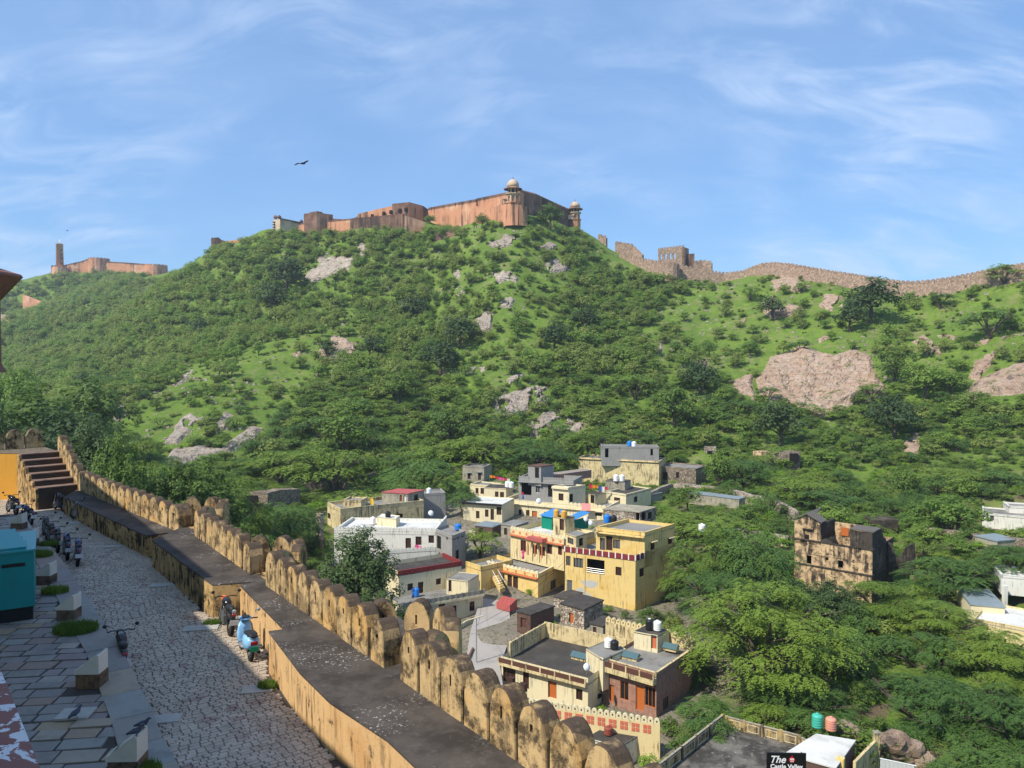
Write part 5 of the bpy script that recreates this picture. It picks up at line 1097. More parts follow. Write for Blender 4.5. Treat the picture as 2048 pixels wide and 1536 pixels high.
b = MB(); b.off = wr.location.copy(); b.prism([Vector((p.x, p.y, zw - .12)) for p in q4], (0, 0, .12)); b.build('roof', M['roofwhite'], wr)
cen = sum(q4, Vector((0, 0, 0))) / 4
b = MB(); b.off = wr.location.copy(); b.prism([Vector((cen.x + (p.x - cen.x) * .96, cen.y + (p.y - cen.y) * .96, zc4 - 3)) for p in q4], (0, 0, zw - .125 - zc4 + 3)); b.build('wall', M['brickold'], wr)
b = MB(); b.off = wr.location.copy(); yb = onz(1672,1520,zw); b.obox(Vector((yb.x, yb.y, zc4 - 3)), Vector((.5, -.35, 0)), Vector((.3, .4, 0)), (0, 0, zw - zc4 + 3.2)); b.build('corner_pier', M['yellow2'], wr)
yw = at(1690, 1470, 73)
lone_wall('yard_wall', 'stained cream yard wall with a tall post beside the whitewashed shed roof', [at(1712,1520,66), at(1745,1490,69), at(1756,1482,70)], -40, at(1745,1490,69).z, M['stained'], .25)
b_ = thing('gate_post', 'tall cream gate post at the end of the yard wall', 'post', tuple(at(1752,1500,70)), 0); b = MB(); b.box((0, 0, -4), .45, .45, 5.6); b.build('post_shaft', M['stained'], b_); b = MB(); b.box((0, 0, 1.6), .58, .58, .14); b.build('post_cap', M['greyold'], b_)
pt1 = onz(1646,1470,zw); tank((pt1.x + .35, pt1.y + 2.2, zw - .3), M['tealp'], 'teal ribbed water tank behind the whitewashed shed roof', r=.5, h=1.2)
pt2 = onz(1670,1474,zw); tank((pt2.x + .5, pt2.y + 2.1, zw - .35), M['pinkp'], 'pink ribbed water tank behind the whitewashed shed roof', r=.5, h=1.15)
# sign board
sgp = at(1573, 1520, 62); sg = thing('sign_board', 'black restaurant sign board with white lettering and a red fork emblem', 'sign', tuple(sgp), R(-2))
wS = 79 * 62 / FPX; hS = 2.2; zt_ = (1520 - 1506) * 62 / FPX
M['signblack'] = plain('sign_black', (0.006, 0.006, 0.007), .35, .1, 4); M['signwhite'] = plain('sign_white', (.8, .8, .8), .5, .02, 4); M['signred'] = plain('sign_red', (.60, .03, .04), .5, .05, 4)
b = MB(); b.obox((-wS / 2, 0, zt_ - hS), (wS, 0, 0), (0, .12, 0), (0, 0, hS)); b.build('panel', M['signblack'], sg)
for sx in (-1, 1):
    b = MB(); b.tube([(sx * wS * .4, .2, zt_ - hS - 8), (sx * wS * .4, .2, zt_)], .06, 6); b.build('sign_post', M['blackp'], sg)
def text(body, x, z, size, m, shear=0.0, bold=.0, al='LEFT'):
    cu = bpy.data.curves.new('lettering', 'FONT'); cu.body = body; cu.size = size; cu.shear = shear; cu.offset = bold; cu.extrude = .012; cu.align_x = al; cu.materials.append(m)
    tmp = bpy.data.objects.new('lettering', cu); COL.objects.link(tmp); bpy.context.view_layer.update(); mm = bpy.data.meshes.new_from_object(tmp.evaluated_get(bpy.context.evaluated_depsgraph_get())); bpy.data.objects.remove(tmp); o = mesh_obj('lettering', mm, sg); o.location = (x, -.014, z); o.rotation_euler = (R(90), 0, 0); return o
text('The', -wS * .44, zt_ - .80, .82, M['signwhite'], .35, .012); text('Castle Valley', 0, zt_ - 1.27, .50, M['signwhite'], 0, .012, 'CENTER')
b = MB(); b.prism([Vector((x, -.002, z + zt_)) for x, z in [(.42, -.30), (.24, -.40), (.18, -.54), (.26, -.70), (.44, -.76), (.62, -.70), (.68, -.54), (.62, -.40), (.5, -.34), (.44, -.10)][::-1]], (0, -.012, 0)); b.build('flame_emblem', M['signred'], sg)
for k in (.34, .5):
    b = MB(); b.obox((k, -.020, zt_ - .74), (.05, 0, 0), (0, .006, 0), (0, 0, .22)); b.obox((k - .04, -.020, zt_ - .54), (.13, 0, 0), (0, .006, 0), (0, 0, .12)); b.build('fork_emblem', M['signwhite'], sg)

# --- street and yards
def ground_strip(name, label, px, z_off=.06, m='concrete', ymin=60):
    b = MB(); P = [hit(u, v, ymin) for u, v in px]; zm = [p.z + z_off for p in P]; b.poly([Vector((p.x, p.y, z)) for p, z in zip(P, zm)]); o = b.build(name, M[m]); tag(o, label, kind='structure'); return o
def lane(name, L, Rr, m, zs):
    b = MB()
    for i in range(len(L) - 1):
        p = [onz(L[i][0], L[i][1], zs[i]), onz(Rr[i][0], Rr[i][1], zs[i]), onz(Rr[i + 1][0], Rr[i + 1][1], zs[i + 1]), onz(L[i + 1][0], L[i + 1][1], zs[i + 1])]; b.poly(p)
    tag(b.build(name, M[m]), 'pale concrete village street', kind='structure')
lane('street', [(900,1400),(930,1335),(940,1265),(960,1200),(930,1140),(915,1100)], [(1010,1400),(1000,1330),(1025,1262),(1012,1185),(975,1140),(945,1100)], 'concrete', [-37.6,-37.4,-37.1,-36.8,-36.2,-35.6])

# --- yellow house with a terrace, across the street
h5 = hpx('terrace_house_ground_floor', 'pale yellow house with a balustraded terrace and arched windows by the street', (806,1214), (966,1186), 114, 9, 1232, 'cream', roof='roofgrey', ph=.12, par='')
h5.open('f',828,1205,832,1210,'void')
for a in ((877,1203,890,1232),(904,1211,913,1230),(939,1203,949,1222)): h5.open('f', *a, 'door' if a[0] < 880 else 'window', 'wood' if a[0] < 880 else 'glass', frame='maroon')
h5.finish(); h5.slab('f', h5.zt - .35, .5, .35, M['cream'], 'terrace_edge'); h5.rail('f', h5.zt, .45, 14, M['greyold'], M['grey'], .65)
h5b = hpx('terrace_house', 'pale yellow upper storey with dark maroon parapet above the balustraded terrace', (797,1143), (923,1123), 118, 6, 1190, 'cream', roof='roofdark', ph=.6, par='fr', parmat='maroon')
h5b.open('f',815,1167,826,1181,'window','wood'); h5b.open('f',836,1164,847,1191,'door','wood'); h5b.open('f',872,1157,882,1169,'window','wood'); h5b.finish(); h5b.rail('f', h5b.zt - .6, .06, 14, M['maroon'], M['maroon'], .62)
h5c = hpx('side_room', 'small pale yellow room with a slanting top at the end of the terrace', (893,1157), (936,1162), 112.5, 4.0, 1188, 'cream', roof='roofgrey', ph=.1, par='')
h5c.open('f',897,1160,903,1186,'door','wood'); h5c.finish()
tank_on(849,1228,-36.4,M['whitep'],'white ribbed water tank on the ground below the balustraded terrace',r=.55,h=1.3); tank_on(833,1192,h5.zt,M['bluep'],'blue plastic water drum on the balustraded terrace',r=.4,h=1.2)
# --- white house behind it
h6 = hpx('white_house', 'white house with pointed merlon parapet and a terrace with red cloth', (668,1060), (872,1064), 133, 11, 1138, 'white', roof='roofwhite', ph=.5, par='flr', group='houses of the village')
for a in ((811,1076,822,1098,'door'),(831,1073,843,1090,'window'),(857,1070,868,1086,'window')): h6.open('f', *a[:4], a[4], 'wood')
h6.open('f',814,1066,820,1069,'void'); h6.open('f',861,1061,867,1064,'void'); h6.finish(); h6.merlons('f', h6.zt + .05, .55, .65, M['white'], True); h6.merlons('r', h6.zt + .05, .55, .65, M['white'], True)
h6t = hpx('white_terrace', 'stained white terrace wall with pointed merlons below the white house', (776,1106), (873,1100), 129, 2.6, 1130, 'white', roof='roofgrey', ph=.1, par=''); h6t.finish(); h6t.merlons('f', h6t.zt, .6, .65, M['white'], True)
h6s = hpx('stair_tower', 'grey cement stair tower with a blue tank beside the white house', (870,1058), (904,1072), 128, (931,1062), 1126, 'grey', roof='roofgrey', ph=.5, par='fr')
for a in ((907,1076,911,1080),(914,1074,918,1078),(923,1071,927,1075)): h6s.open('r', *a, 'void')
h6s.open('f',874,1072,882,1098,'door','dark'); h6s.open('r',911,1100,918,1118,'window','glass'); h6s.finish()
tank_on(916,1059,h6s.zt - .3,M['bluep'],'blue water tank on the grey stair tower',r=.6,h=.95)
h6r = hpx('roof_room', 'white roof room with a black tank on the white house', (754,1033), (792,1037), 139, (800,1031), 1055, 'cream', roof='roofwhite', ph=.1, par=''); h6r.finish()
tank_on(776,1034,h6r.zt,M['blackp'],'black water tank on the white roof room',r=.5,h=1.0); tank_on(746,1048,h6.zt - .4,M['whitep'],'white water tank on the white house roof',r=.5,h=1.3)
# --- long stained house behind
h7 = hpx('long_house', 'long stained cream house with blank walls below the rubble slope', (681,1018), (848,1001), 158.5, 8.4, 1045, 'stained', roof='roofgrey', ph=.6, par='flrb')
h7.open('l',650,1025,661,1036,'window','wood'); h7.open('f',727,1036,745,1042,'void'); h7.open('f',790,1028,806,1036,'void'); h7.finish()
h7b = hpx('red_roof_hut', 'pinkish rooftop hut with a bleached red sheet roof', (764,984), (816,987), 158, (848,980), 1008, 'greyold', roof='redroof', ph=0.0, par='')
h7b.open('f',799,990,804,1002,'window','orangewood'); h7b.open('f',807,991,812,1004,'door','whitep'); h7b.open('r',828,989,836,1002,'window','glass'); h7b.finish()
h7c = hpx('cement_block', 'grey cement block behind the red roofed hut', (846,988), (891,986), 165, 6, 1022, 'grey', roof='roofgrey', ph=.4, par='fr'); h7c.finish()
tank_on(858,988,h7c.zt - .4,M['whitep'],'white water tank on the grey cement block',r=.55,h=1.3)
# --- ornate yellow house
h8 = hpx('ornate_house_ground_floor', 'yellow house with painted medallion parapet over its lower terrace', (974,1126), (1076,1149), 118, (1128,1122), 1196, 'yellow2', roof='roofgrey', ph=.55, par='fr', parmat='cream')
for a in ((1001,1148,1009,1172),(1015,1150,1024,1176),(1026,1153,1036,1180)): h8.open('f', *a, 'door', 'wood')
h8.open('r',1101,1160,1112,1178,'window','shutter'); h8.finish(); h8.slab('f', h8.zt - .75, .45, .14, M['terracotta'], 'cornice'); h8.merlons('f', h8.zt + .06, .8, .42, M['cream'])
for i in range(6):
    o, d, n, L = h8.face('f'); c0 = o + d * (L * (i + .5) / 6) + n * .01 + Vector((0, 0, h8.zt - .28)); b = h8.mb()
    b.prism([c0 + d * .2 * math.cos(q) + Vector((0, 0, .2 * math.sin(q))) for q in np.linspace(0, 2 * math.pi, 11)[:-1]], n * .03); b.build('medallion', M['terracotta'], h8.root)
h8b = hpx('ornate_house', 'yellow upper storey with painted medallion parapet and a red pillared porch', (1021,1057), (1128,1079), 121, 8, 1122, 'yellow', roof='roofwhite', ph=.8, par='fr', parmat='cream')
for a in ((1041,1081,1052,1103,'window'),(1066,1090,1074,1114,'door'),(1080,1093,1090,1116,'door'),(1094,1089,1104,1108,'window'),(1116,1091,1124,1110,'window')): h8b.open('f', *a[:4], a[4], 'wood', frame='maroon')
h8b.finish(); h8b.slab('f', h8b.zt - 1.0, .5, .14, M['terracotta'], 'cornice'); h8b.merlons('f', h8b.zt + .06, .62, .42, M['cream'])
for i in range(8):
    o, d, n, L = h8b.face('f'); c0 = o + d * (L * (i + .5) / 8) + n * .01 + Vector((0, 0, h8b.zt - .42)); b = h8b.mb()
    b.prism([c0 + d * .22 * math.cos(q) + Vector((0, 0, .22 * math.sin(q))) for q in np.linspace(0, 2 * math.pi, 11)[:-1]], n * .03); b.build('medallion', M['terracotta'], h8b.root)
o, d, n, L = h8b.face('f'); s0, s1 = h8b.sz('f',1064,1100)[0], h8b.sz('f',1092,1100)[0]
por = empty('porch', parent=h8b.root)
for q in (s0, (s0 + s1) / 2, s1):
    b = MB(); b.off = h8b.off; b.tube([o + d * q + n * 1.0 + Vector((0, 0, h8b.zb)), o + d * q + n * 1.0 + Vector((0, 0, h8b.zb + 2.2))], .11, 8); b.build('column', M['terracotta'], por)
b = MB(); b.off = h8b.off; b.obox(o + d * (s0 - .35) + Vector((0, 0, h8b.zb + 2.55)), d * (s1 - s0 + .7), n * 1.4, (0, 0, .22)); b.obox(o + d * (s0 - .1) + Vector((0, 0, h8b.zb + 2.78)), d * (s1 - s0 + .2), n * 1.1, (0, 0, .25)); b.build('porch_roof', M['redroof'], por)
for k in range(2):
    a0 = s0 + (s1 - s0) * k / 2; a1 = a0 + (s1 - s0) / 2; b = MB(); b.off = h8b.off; P = lambda x, z: o + d * x + n * .95 + Vector((0, 0, h8b.zb + z))
    arch = [P(a0 + (a1 - a0) * f_, 1.55 + .95 * (1 - abs(2 * f_ - 1) ** 1.7)) for f_ in np.linspace(0.04, .96, 9)]
    b.prism([P(a0, 2.55)] + [P(a0, 1.6)] + arch + [P(a1, 1.6), P(a1, 2.55)], n * .1); b.build('arch', M['yellow2'], por)
b = h8.mb(); z8 = h8.zt - .55
acp = onz(1057,1116,z8 + .2); ac = thing('air_cooler', 'white box air cooler on the ornate house terrace', 'cooler', (acp.x, acp.y, z8 + .01), RZV); b = MB(); b.box((0, 0, 0), .8, .7, 1.0); b.build('cabinet', M['whitep'], ac); b = MB(); b.box((0, -.36, .2), .55, .02, .6); b.build('grille', M['shutter'], ac)
# outside stair of the ornate house
stp = thing('outside_stair', 'steep outside stair with white railings down to the gate', 'stairs', tuple(onz(972,1132,h8.zt)), 0)
pA, pB = onz(974,1132,h8.zt - .5), at(1000,1180,116.5); dv = (pB - pA); b = MB(); b.off = stp.location.copy()
for i in range(11): b.obox(pA + dv * (i / 11) + Vector((0, 0, -.6)), Vector((dv.x / 11, dv.y / 11, 0)) * 1.05, Vector((.75, .95, 0)), (0, 0, .6 + .0 - .0)); 
b.build('flight', M['yellow2'], stp)
for q in (0, 1):
    b = MB(); b.off = stp.location.copy(); e_ = Vector((.75, .95, 0)) * q; b.tube([pA + e_ + Vector((0, 0, .9)), pB + e_ + Vector((0, 0, .9))], .04, 5)
    for i in range(8): b.tube([pA + dv * (i / 7) + e_, pA + dv * (i / 7) + e_ + Vector((0, 0, .9))], .025, 4)
    b.build('railing', M['whitep'], stp)
gt = thing('iron_gate', 'black wrought iron gate with an arched top at the foot of the outside stair', 'gate', tuple(at(1010,1194,115)), math.atan2(h8.ex.y, h8.ex.x))
for i in range(9):
    x = -.85 + i * .21; b = MB(); b.tube([(x, 0, 0), (x, 0, 2.1 + .5 * (1 - (x / .85) ** 2))], .025, 5); b.build('bar', M['blackp'], gt)
b = MB(); b.tube([(-.9 + 1.8 * f_, 0, 2.1 + .5 * (1 - (2 * f_ - 1) ** 2)) for f_ in np.linspace(0, 1, 9)], .04, 5); b.tube([(-.9, 0, .3), (.9, 0, .3)], .03, 5); b.tube([(-.9, 0, 1.3), (.9, 0, 1.3)], .03, 5); b.build('gate_frame', M['blackp'], gt)
# green net and blue sheet roof shelters on the ornate house roof
zr8 = h8b.zt - .8
def shelter(u0, v0, u1, dep_, h, lab):
    p, q = onz(u0, v0, zr8), onz(u1, v0 + (u1 - u0) * .2, zr8); dd = Vector((q.x - p.x, q.y - p.y, 0)); L = dd.length; dd.normalize(); nn = Vector((-dd.y, dd.x, 0)); t_ = thing('roof_shelter', lab, 'shelter', (p.x, p.y, zr8), 0, 'roof shelters'); b = MB()
    b.obox((0, 0, 0), dd * L, nn * .05, (0, 0, h)); b.obox(dd * (L - .05), dd * .05, nn * dep_, (0, 0, h)); b.build('net_wall', M['greennet'], t_); b = MB(); b.obox(-dd * .25 - nn * .3 + Vector((0, 0, h)), dd * (L + .5), nn * (dep_ + .5) + Vector((0, 0, .7)), (0, 0, .05)); b.build('sheet_roof', M['bluesheet'], t_)
shelter(1083,1056,1104,3.2,2.2,'green netted roof shelter with blue sheet top, smaller of two'); shelter(1132,1061,1146,4.2,2.0,'green netted roof shelter with wide blue sheet top by the stair room')
h8s = hpx('roof_room', 'narrow yellow stair room carrying two ochre tanks', (1106,1033), (1131,1037), 126, 2.6, 1062, 'stained', roof='roofdark', ph=.1, par=''); h8s.open('f',1119,1038,1128,1061,'door','wood'); h8s.finish()
tank_on(1113,1033,h8s.zt,M['goldp'],'ochre water tank on the narrow stair room, beside a blue roof',r=.5,h=1.2); tank_on(1128,1035,h8s.zt,M['goldp'],'ochre water tank on the narrow stair room, over its door',r=.5,h=1.15)
b = MB()
# --- big yellow house
h9 = hpx('tall_yellow_house', 'tall deep yellow house with a maroon panelled balcony and peeling plaster', (1130,1092), (1271,1110), 113, 10.9, 1222, 'yellow2', roof='roofgrey', ph=.85, par='', parmat='yellow', ey=Vector((.687, .727, 0)))
h9.open('f',1132,1112,1141,1131,'window','shutter'); h9.open('f',1147,1116,1166,1135,'window','shutter'); h9.open('f',1174,1119,1209,1148,'void'); h9.open('f',1231,1134,1243,1151,'window','wood'); h9.open('f',1133,1160,1145,1186,'door','shutter',frame='whitep')
h9.open('r',1279,1136,1288,1153,'window','wood'); h9.finish()
h9.rail('f', h9.zt - .85, .1, 11, M['maroon'], M['whitep'], .8); h9.rail('r', h9.zt - .85, .1, 2, M['maroon'], M['whitep'], .8, 0, 2.2)
b = h9.mb(); o, d, n, L = h9.face('f')
for z in (.25, .55, .85): pass
s0, s1 = h9.sz('f',1174,1140)[0], h9.sz('f',1209,1140)[0]; zb9 = h9.sz('f',1190,1147)[1]
for z in (.15, .45, .75): b.tube([o + d * s0 + n * .02 + Vector((0, 0, zb9 + z)), o + d * s1 + n * .02 + Vector((0, 0, zb9 + z))], .025, 5)
b.build('balcony_rail', M['steel'], h9.root)
t = NT('bare_cement_patch'); c = t.mix(t.noise(3, 6), (.36, .36, .34), (.55, .55, .52)); M['barecement'] = t.done(c, .95)
for (u, v, w, h, sd_) in ((1180,1168,1.9,1.2,1),(1162,1180,.9,.8,2),(1175,1190,.8,.7,3)):
    c0 = h9.sz('f',u,v); rr = random.Random(sd_); P0 = o + d * c0[0] + Vector((0, 0, c0[1])) + n * .006; b = h9.mb(); b.prism([P0 + d * w * .9 * math.cos(q) * rr.uniform(.6, 1.1) + Vector((0, 0, h * .6 * math.sin(q) * rr.uniform(.6, 1.1))) for q in np.linspace(0, 2 * math.pi, 15)[:-1]], n * .008); b.build('bare_patch', M['barecement'], h9.root)
b = h9.mb(); xs_ = h9.sz('f',1170,1150)[0]; b.tube([o + d * xs_ + n * .06 + Vector((0, 0, h9.zt - 1)), o + d * xs_ + n * .06 + Vector((0, 0, h9.zb + 1.6)), o + d * (xs_ - 1.0) + n * .06 + Vector((0, 0, h9.zb + 1.4))], .05, 6); b.build('drain_pipe', M['yellow2'], h9.root)
A9 = h9.A + h9.ex * 3.6 + h9.ey * 2.4; B9 = h9.B + h9.ey * 2.4; z9 = at(1289,1064,115.2).z
h9b = House('tall_yellow_house_upper_floor', 'deep yellow top storey with a recessed corner and grey flat roof', A9, B9, 8.4, z9, h9.zt - .85, 'yellow2', roof='roofgrey', ph=.5, par='flr', ey=Vector((.687, .727, 0)))
h9b.open('f',1212,1072,1225,1101,'door','wood'); h9b.open('f',1226,1079,1240,1097,'window','shutter'); h9b.open('f',1200,1076,1211,1100,'window','shutter')
h9b.open('r',1301,1084,1309,1101,'window','wood',shade='yellow'); h9b.open('r',1336,1076,1344,1092,'window','wood',shade='yellow'); h9b.finish(); h9b.slab('f', h9b.zt - .75, .6, .14, M['yellow2'], 'eave_slab')
tank_on(1214,1045,h9b.zt - .5,M['bluep'],'blue water tank on the tall yellow house roof',r=.55,h=1.25); tank_on(1227,1046,h9b.zt - .5,M['blackp'],'black water tank on the tall yellow house roof',r=.55,h=1.2)
h9c = hpx('balcony_room', 'small yellow room with a white door on the maroon balcony', (1132,1066), (1152,1073), 117.5, (1174,1066), 1096, 'yellow', roof='roofgrey', ph=.1, par=''); h9c.open('f',1135,1076,1147,1088,'window','shutter'); h9c.open('r',1158,1076,1166,1098,'door','dark'); h9c.finish()
# --- long row behind
h10 = hpx('long_yellow_row', 'long cream yellow row house with a plain parapet and a pink cloth hung on it', (1008,998), (1212,1016), 160, 9, 1048, 'cream', roof='roofgrey', ph=.7, par='flr')
for a in ((1037,1019,1043,1033,'window','wood'),(1052,1020,1059,1034,'window','wood'),(1064,1022,1074,1040,'door','orangewood'),(1190,1026,1204,1032,'window','glass'),(1088,1024,1097,1030,'window','glass')): h10.open('f', *a)
h10.finish(); h10.slab('f', h10.zt - .9, .45, .14, None, 'cornice'); h10.merlons('f', h10.zt + .06, .9, .5, M['cream'], False, h10.sz('f',1130,1008)[0], h10.W)
pk = thing('hanging_cloth', 'pink striped cloth hung over the long parapet', 'cloth', tuple(at(1175,1008,161)), math.atan2(h10.ex.y, h10.ex.x)); b = MB()
for i in range(6): b.obox((-.95 + i * .32, -.95 + .03 * (i % 2), -1.2), (.32, 0, 0), (0, .04, 0), (0, 0, 1.5))
b.build('cloth_sheet', M['pinktowel'], pk)
h11 = hpx('grey_house', 'unfinished grey cement house with a dark open bay above the long yellow row', (1037,955), (1148,961), 168, 7, 1001, 'grey', roof='roofgrey', ph=.7, par='flr'); h11.open('f',1043,964,1063,990,'void'); h11.open('f',1071,970,1080,986,'window','glass',frame='whitep'); h11.open('f',1096,971,1107,994,'door','dark'); h11.finish(); h11.slab('f', h11.zt - .95, .7, .16, None, 'eave_slab'); h11.merlons('f', h11.zt + .06, .55, .4, M['grey'])
h11b = hpx('grey_roof_room', 'small grey room with a ladder on the unfinished house', (1056,931), (1082,933), 170, (1107,929), 958, 'grey', roof='brickold', ph=0, par=''); h11b.open('f',1070,935,1078,956,'door','dark'); h11b.finish(); tank_on(1101,951,h11.zt - .6,M['whitep'],'white water tank on the unfinished grey house',r=.6,h=1.3)
lone_wall('brick_parapet', 'red brick parapet wall beside the unfinished grey house', [at(1108,950,174), at(1183,952,182)], at(1108,966,174).z, at(1108,950,174).z, M['brick'], 3.0)
h12 = hpx('cream_room', 'cream room with a thick flat eave on the long row roof', (1105,972), (1138,975), 164, (1171,970), 1006, 'cream', roof='roofwhite', ph=.35, par='flr'); h12.open('f',1117,987,1127,1001,'window','wood'); h12.open('r',1139,988,1146,1004,'door','dark'); h12.finish(); h12.slab('f', h12.zt - .45, .5, .45, None, 'eave_slab')
h12b = hpx('cream_side_room', 'cream room with a black cement flank beside the clothes lines', (1213,983), (1252,989), 168, (1302,976), 1010, 'cream', roof='roofdark', ph=.3, par='flr'); h12b.open('f',1228,995,1240,1007,'window','wood'); h12b.open('r',1268,993,1275,1006,'window','glass'); h12b.finish()
h12c = hpx('old_room', 'old cream shed with a rubbish strewn roof between the two cream rooms', (1170,986), (1190,990), 166, (1212,985), 1008, 'yellow', roof='roofdark', ph=.1, par=''); h12c.open('f',1181,989,1189,1007,'door','dark'); h12c.finish()
tank_on(1232,962,at(1232,962,176).z,M['whitep'],'white water tank over the clothes lines, first of the close pair',r=.62,h=1.45); tank_on(1244,962,at(1232,962,176).z,M['whitep'],'white water tank over the clothes lines, second of the close pair',r=.62,h=1.4)
h13x = hpx('tank_stand', 'low grey stand carrying the pair of white tanks', (1211,961), (1250,964), 175, 4, 990, 'greyold', roof='roofdark', ph=.1, par=''); h13x.finish()
h13 = hpx('hillside_house', 'big stained yellow house with a grey cement storey at the foot of the hill', (1157,915), (1318,923), 200, 9, 972, 'stained', roof='roofgrey', ph=.5, par='flr'); h13.finish(); h13.slab('f', h13.zt - .3, .35, .12, None, 'eave_slab')
h13b = hpx('grey_upper_storey', 'grey cement storey with an empty window on the hillside house', (1203,893), (1318,894), 203, 6, 921, 'grey', roof='roofgrey', ph=.4, par='flr'); h13b.open('f',1210,897,1217,915,'void'); h13b.open('f',1301,898,1306,911,'void'); h13b.finish()
tank_on(1259,892,h13b.zt - .3,M['bluep'],'blue water tank on the grey hillside storey',r=.65,h=1.3); tank_on(1268,893,h13b.zt - .3,M['whitep'],'white water tank on the grey hillside storey',r=.65,h=1.3)
h13c = hpx('stone_annex', 'grey stone annex beside the big hillside house', (1318,932), (1392,938), 198, 9, 972, 'rubble', roof='roofgrey', ph=.3, par='flr'); h13c.open('f',1326,944,1334,960,'window','glass'); h13c.open('f',1352,944,1358,956,'window','glass'); h13c.finish()
h14 = hpx('small_grey_house', 'small weathered grey house at the upper end of the village', (925,932), (968,934), 196, 6, 962, 'greyold', roof='roofgrey', ph=.3, par='flr'); h14.open('f',935,946,941,958,'window','wood',shade='sheet'); h14.open('f',956,945,962,960,'door','wood',shade='sheet'); h14.finish()
h14b = hpx('yellow_cottage', 'pale yellow cottage with two dark doors and white tanks', (968,975), (1012,977), 176, 6, 1004, 'cream', roof='roofdark', ph=.15, par=''); h14b.open('f',990,983,997,1000,'door','wood'); h14b.open('f',1000,984,1008,1000,'door','wood'); h14b.finish()
tank_on(1015,974,h14b.zt,M['whitep'],'white water tank on the pale cottage, outer one',r=.6,h=1.3); tank_on(1023,975,h14b.zt,M['whitep'],'white water tank on the pale cottage, inner one',r=.6,h=1.3)
h14c = hpx('white_roof_house', 'yellow house with a white washed terrace at the end of the lane', (926,1004), (1004,1009), 160, 8, 1044, 'cream', roof='roofwhite', ph=.2, par='', parmat='blackp'); 
for a in ((952,1022,959,1037),(970,1019,977,1034),(981,1018,988,1040),(993,1014,1003,1030)): h14c.open('f', *a, 'door', 'wood')
h14c.finish(); h14c.slab('f', h14c.zt - .25, .6, .3, M['blackp'], 'fascia')
h14d = hpx('cream_step_house', 'cream stepped house with two dark windows above the white terrace', (940,968), (985,972), 184, 5, 1000, 'cream', roof='roofgrey', ph=.3, par='flr'); h14d.open('f',951,976,957,987,'window','wood'); h14d.open('f',961,976,969,988,'window','wood'); h14d.finish()
h15 = hpx('unfinished_brick_house', 'unfinished brick and rubble house with a bare slab roof', (1206,1018), (1280,1024), 152, (1312,1014), 1048, 'rubblew', roof='greyold', ph=0, par=''); h15.open('f',1272,1026,1279,1042,'void'); h15.open('r',1283,1024,1292,1040,'void'); h15.open('r',1296,1024,1304,1038,'void'); h15.finish()
h16 = hpx('black_roof_shed', 'low shed with a black flat roof and a maroon door', (1034,1222), (1061,1229), 101, (1108,1212), 1260, 'cream', roof='roofdark', ph=0, par=''); h16.mat = M['brickold']; h16.open('f',1041,1236,1053,1258,'door','brown'); h16.finish()
h17 = hpx('stone_hut', 'crumbling stone hut with an orange door', (1121,1206), (1168,1219), 102, (1206,1200), 1254, 'rubblew', roof='roofdark', ph=0, par=''); h17.open('f',1138,1226,1147,1250,'door','orangewood'); h17.finish()
pth = h17
# more of the packed middle of the village
x1 = hpx('pink_grey_room', 'small pinkish grey room with patched roof behind the ornate house', (1002,1048), (1030,1052), 140, 4.5, 1078, 'greyold', roof='roofgrey', ph=0, par=''); x1.open('f',1008,1056,1014,1070,'door','wood'); x1.finish()
x2 = hpx('yellow_yard_wall_house', 'low ochre yellow annexe with a stained terrace wall beside the ornate house', (962,1134), (1026,1120), 124, 4, 1152, 'yellow2', roof='roofgrey', ph=.6, par='flr'); x2.finish()
x3 = hpx('brick_lean_to', 'low brick lean-to with a sheet roof near the white terrace house', (950,1050), (985,1054), 147, 4, 1072, 'brickold', roof='sheet', ph=0, par=''); x3.open('f',958,1056,966,1070,'void'); x3.finish()
x4 = hpx('cream_alley_house', 'narrow cream house in the alley behind the grey stair tower', (938,1062), (966,1066), 150, 5, 1092, 'cream', roof='roofdark', ph=.3, par='flr'); x4.open('f',944,1072,950,1082,'window','wood'); x4.open('f',956,1074,961,1090,'door','wood'); x4.finish()
x5 = hpx('dark_rear_shed', 'dark weathered shed between the courtyard house and the stone hut', (1180,1246), (1206,1252), 98, 3.5, 1276, 'greyold', roof='roofdark', ph=0, par=''); x5.open('f',1186,1254,1193,1272,'door','brown'); x5.finish()
x6 = hpx('alley_wall_house', 'whitewashed alley wall with a dark door between the cream and brick fronts', (1182,1352), (1222,1352), 87.5, 3, 1412, 'white', roof='roofgrey', ph=.1, par=''); x6.open('f',1196,1384,1208,1410,'door','wood',shade='greyold'); x6.finish()
x7 = hpx('rear_yellow_wall_house', 'stained yellow rear block at the foot of the tall yellow house', (1108,1192), (1132,1198), 110, 4, 1222, 'rubblew', roof='roofdark', ph=0, par=''); x7.finish()
x8 = hpx('upper_store', 'small cement store with an open front above the long row', (1262,984), (1300,990), 180, 5, 1010, 'grey', roof='roofgrey', ph=.3, par='flr'); x8.open('f',1270,992,1282,1006,'void'); x8.finish()
x9 = hpx('left_store', 'square stained room on the long stained house roof', (686,1000), (722,1001), 154, 4, 1020, 'stained', roof='roofgrey', ph=.3, par='flr'); x9.finish()
lone_wall('retaining_wall', 'rough stone retaining wall stepping up beside the tall yellow house', [at(1278,1222,115), at(1312,1195,119), at(1345,1160,124)], -38.5, -33.2, M['rubblew'], .6)
lone_wall('ruined_pillar_wall', 'tall ragged stone pier at the corner of the long stained house', [at(632,1075,142), at(641,1075,141)], -36.5, at(636,1026,142).z, M['rubblew'], .7)
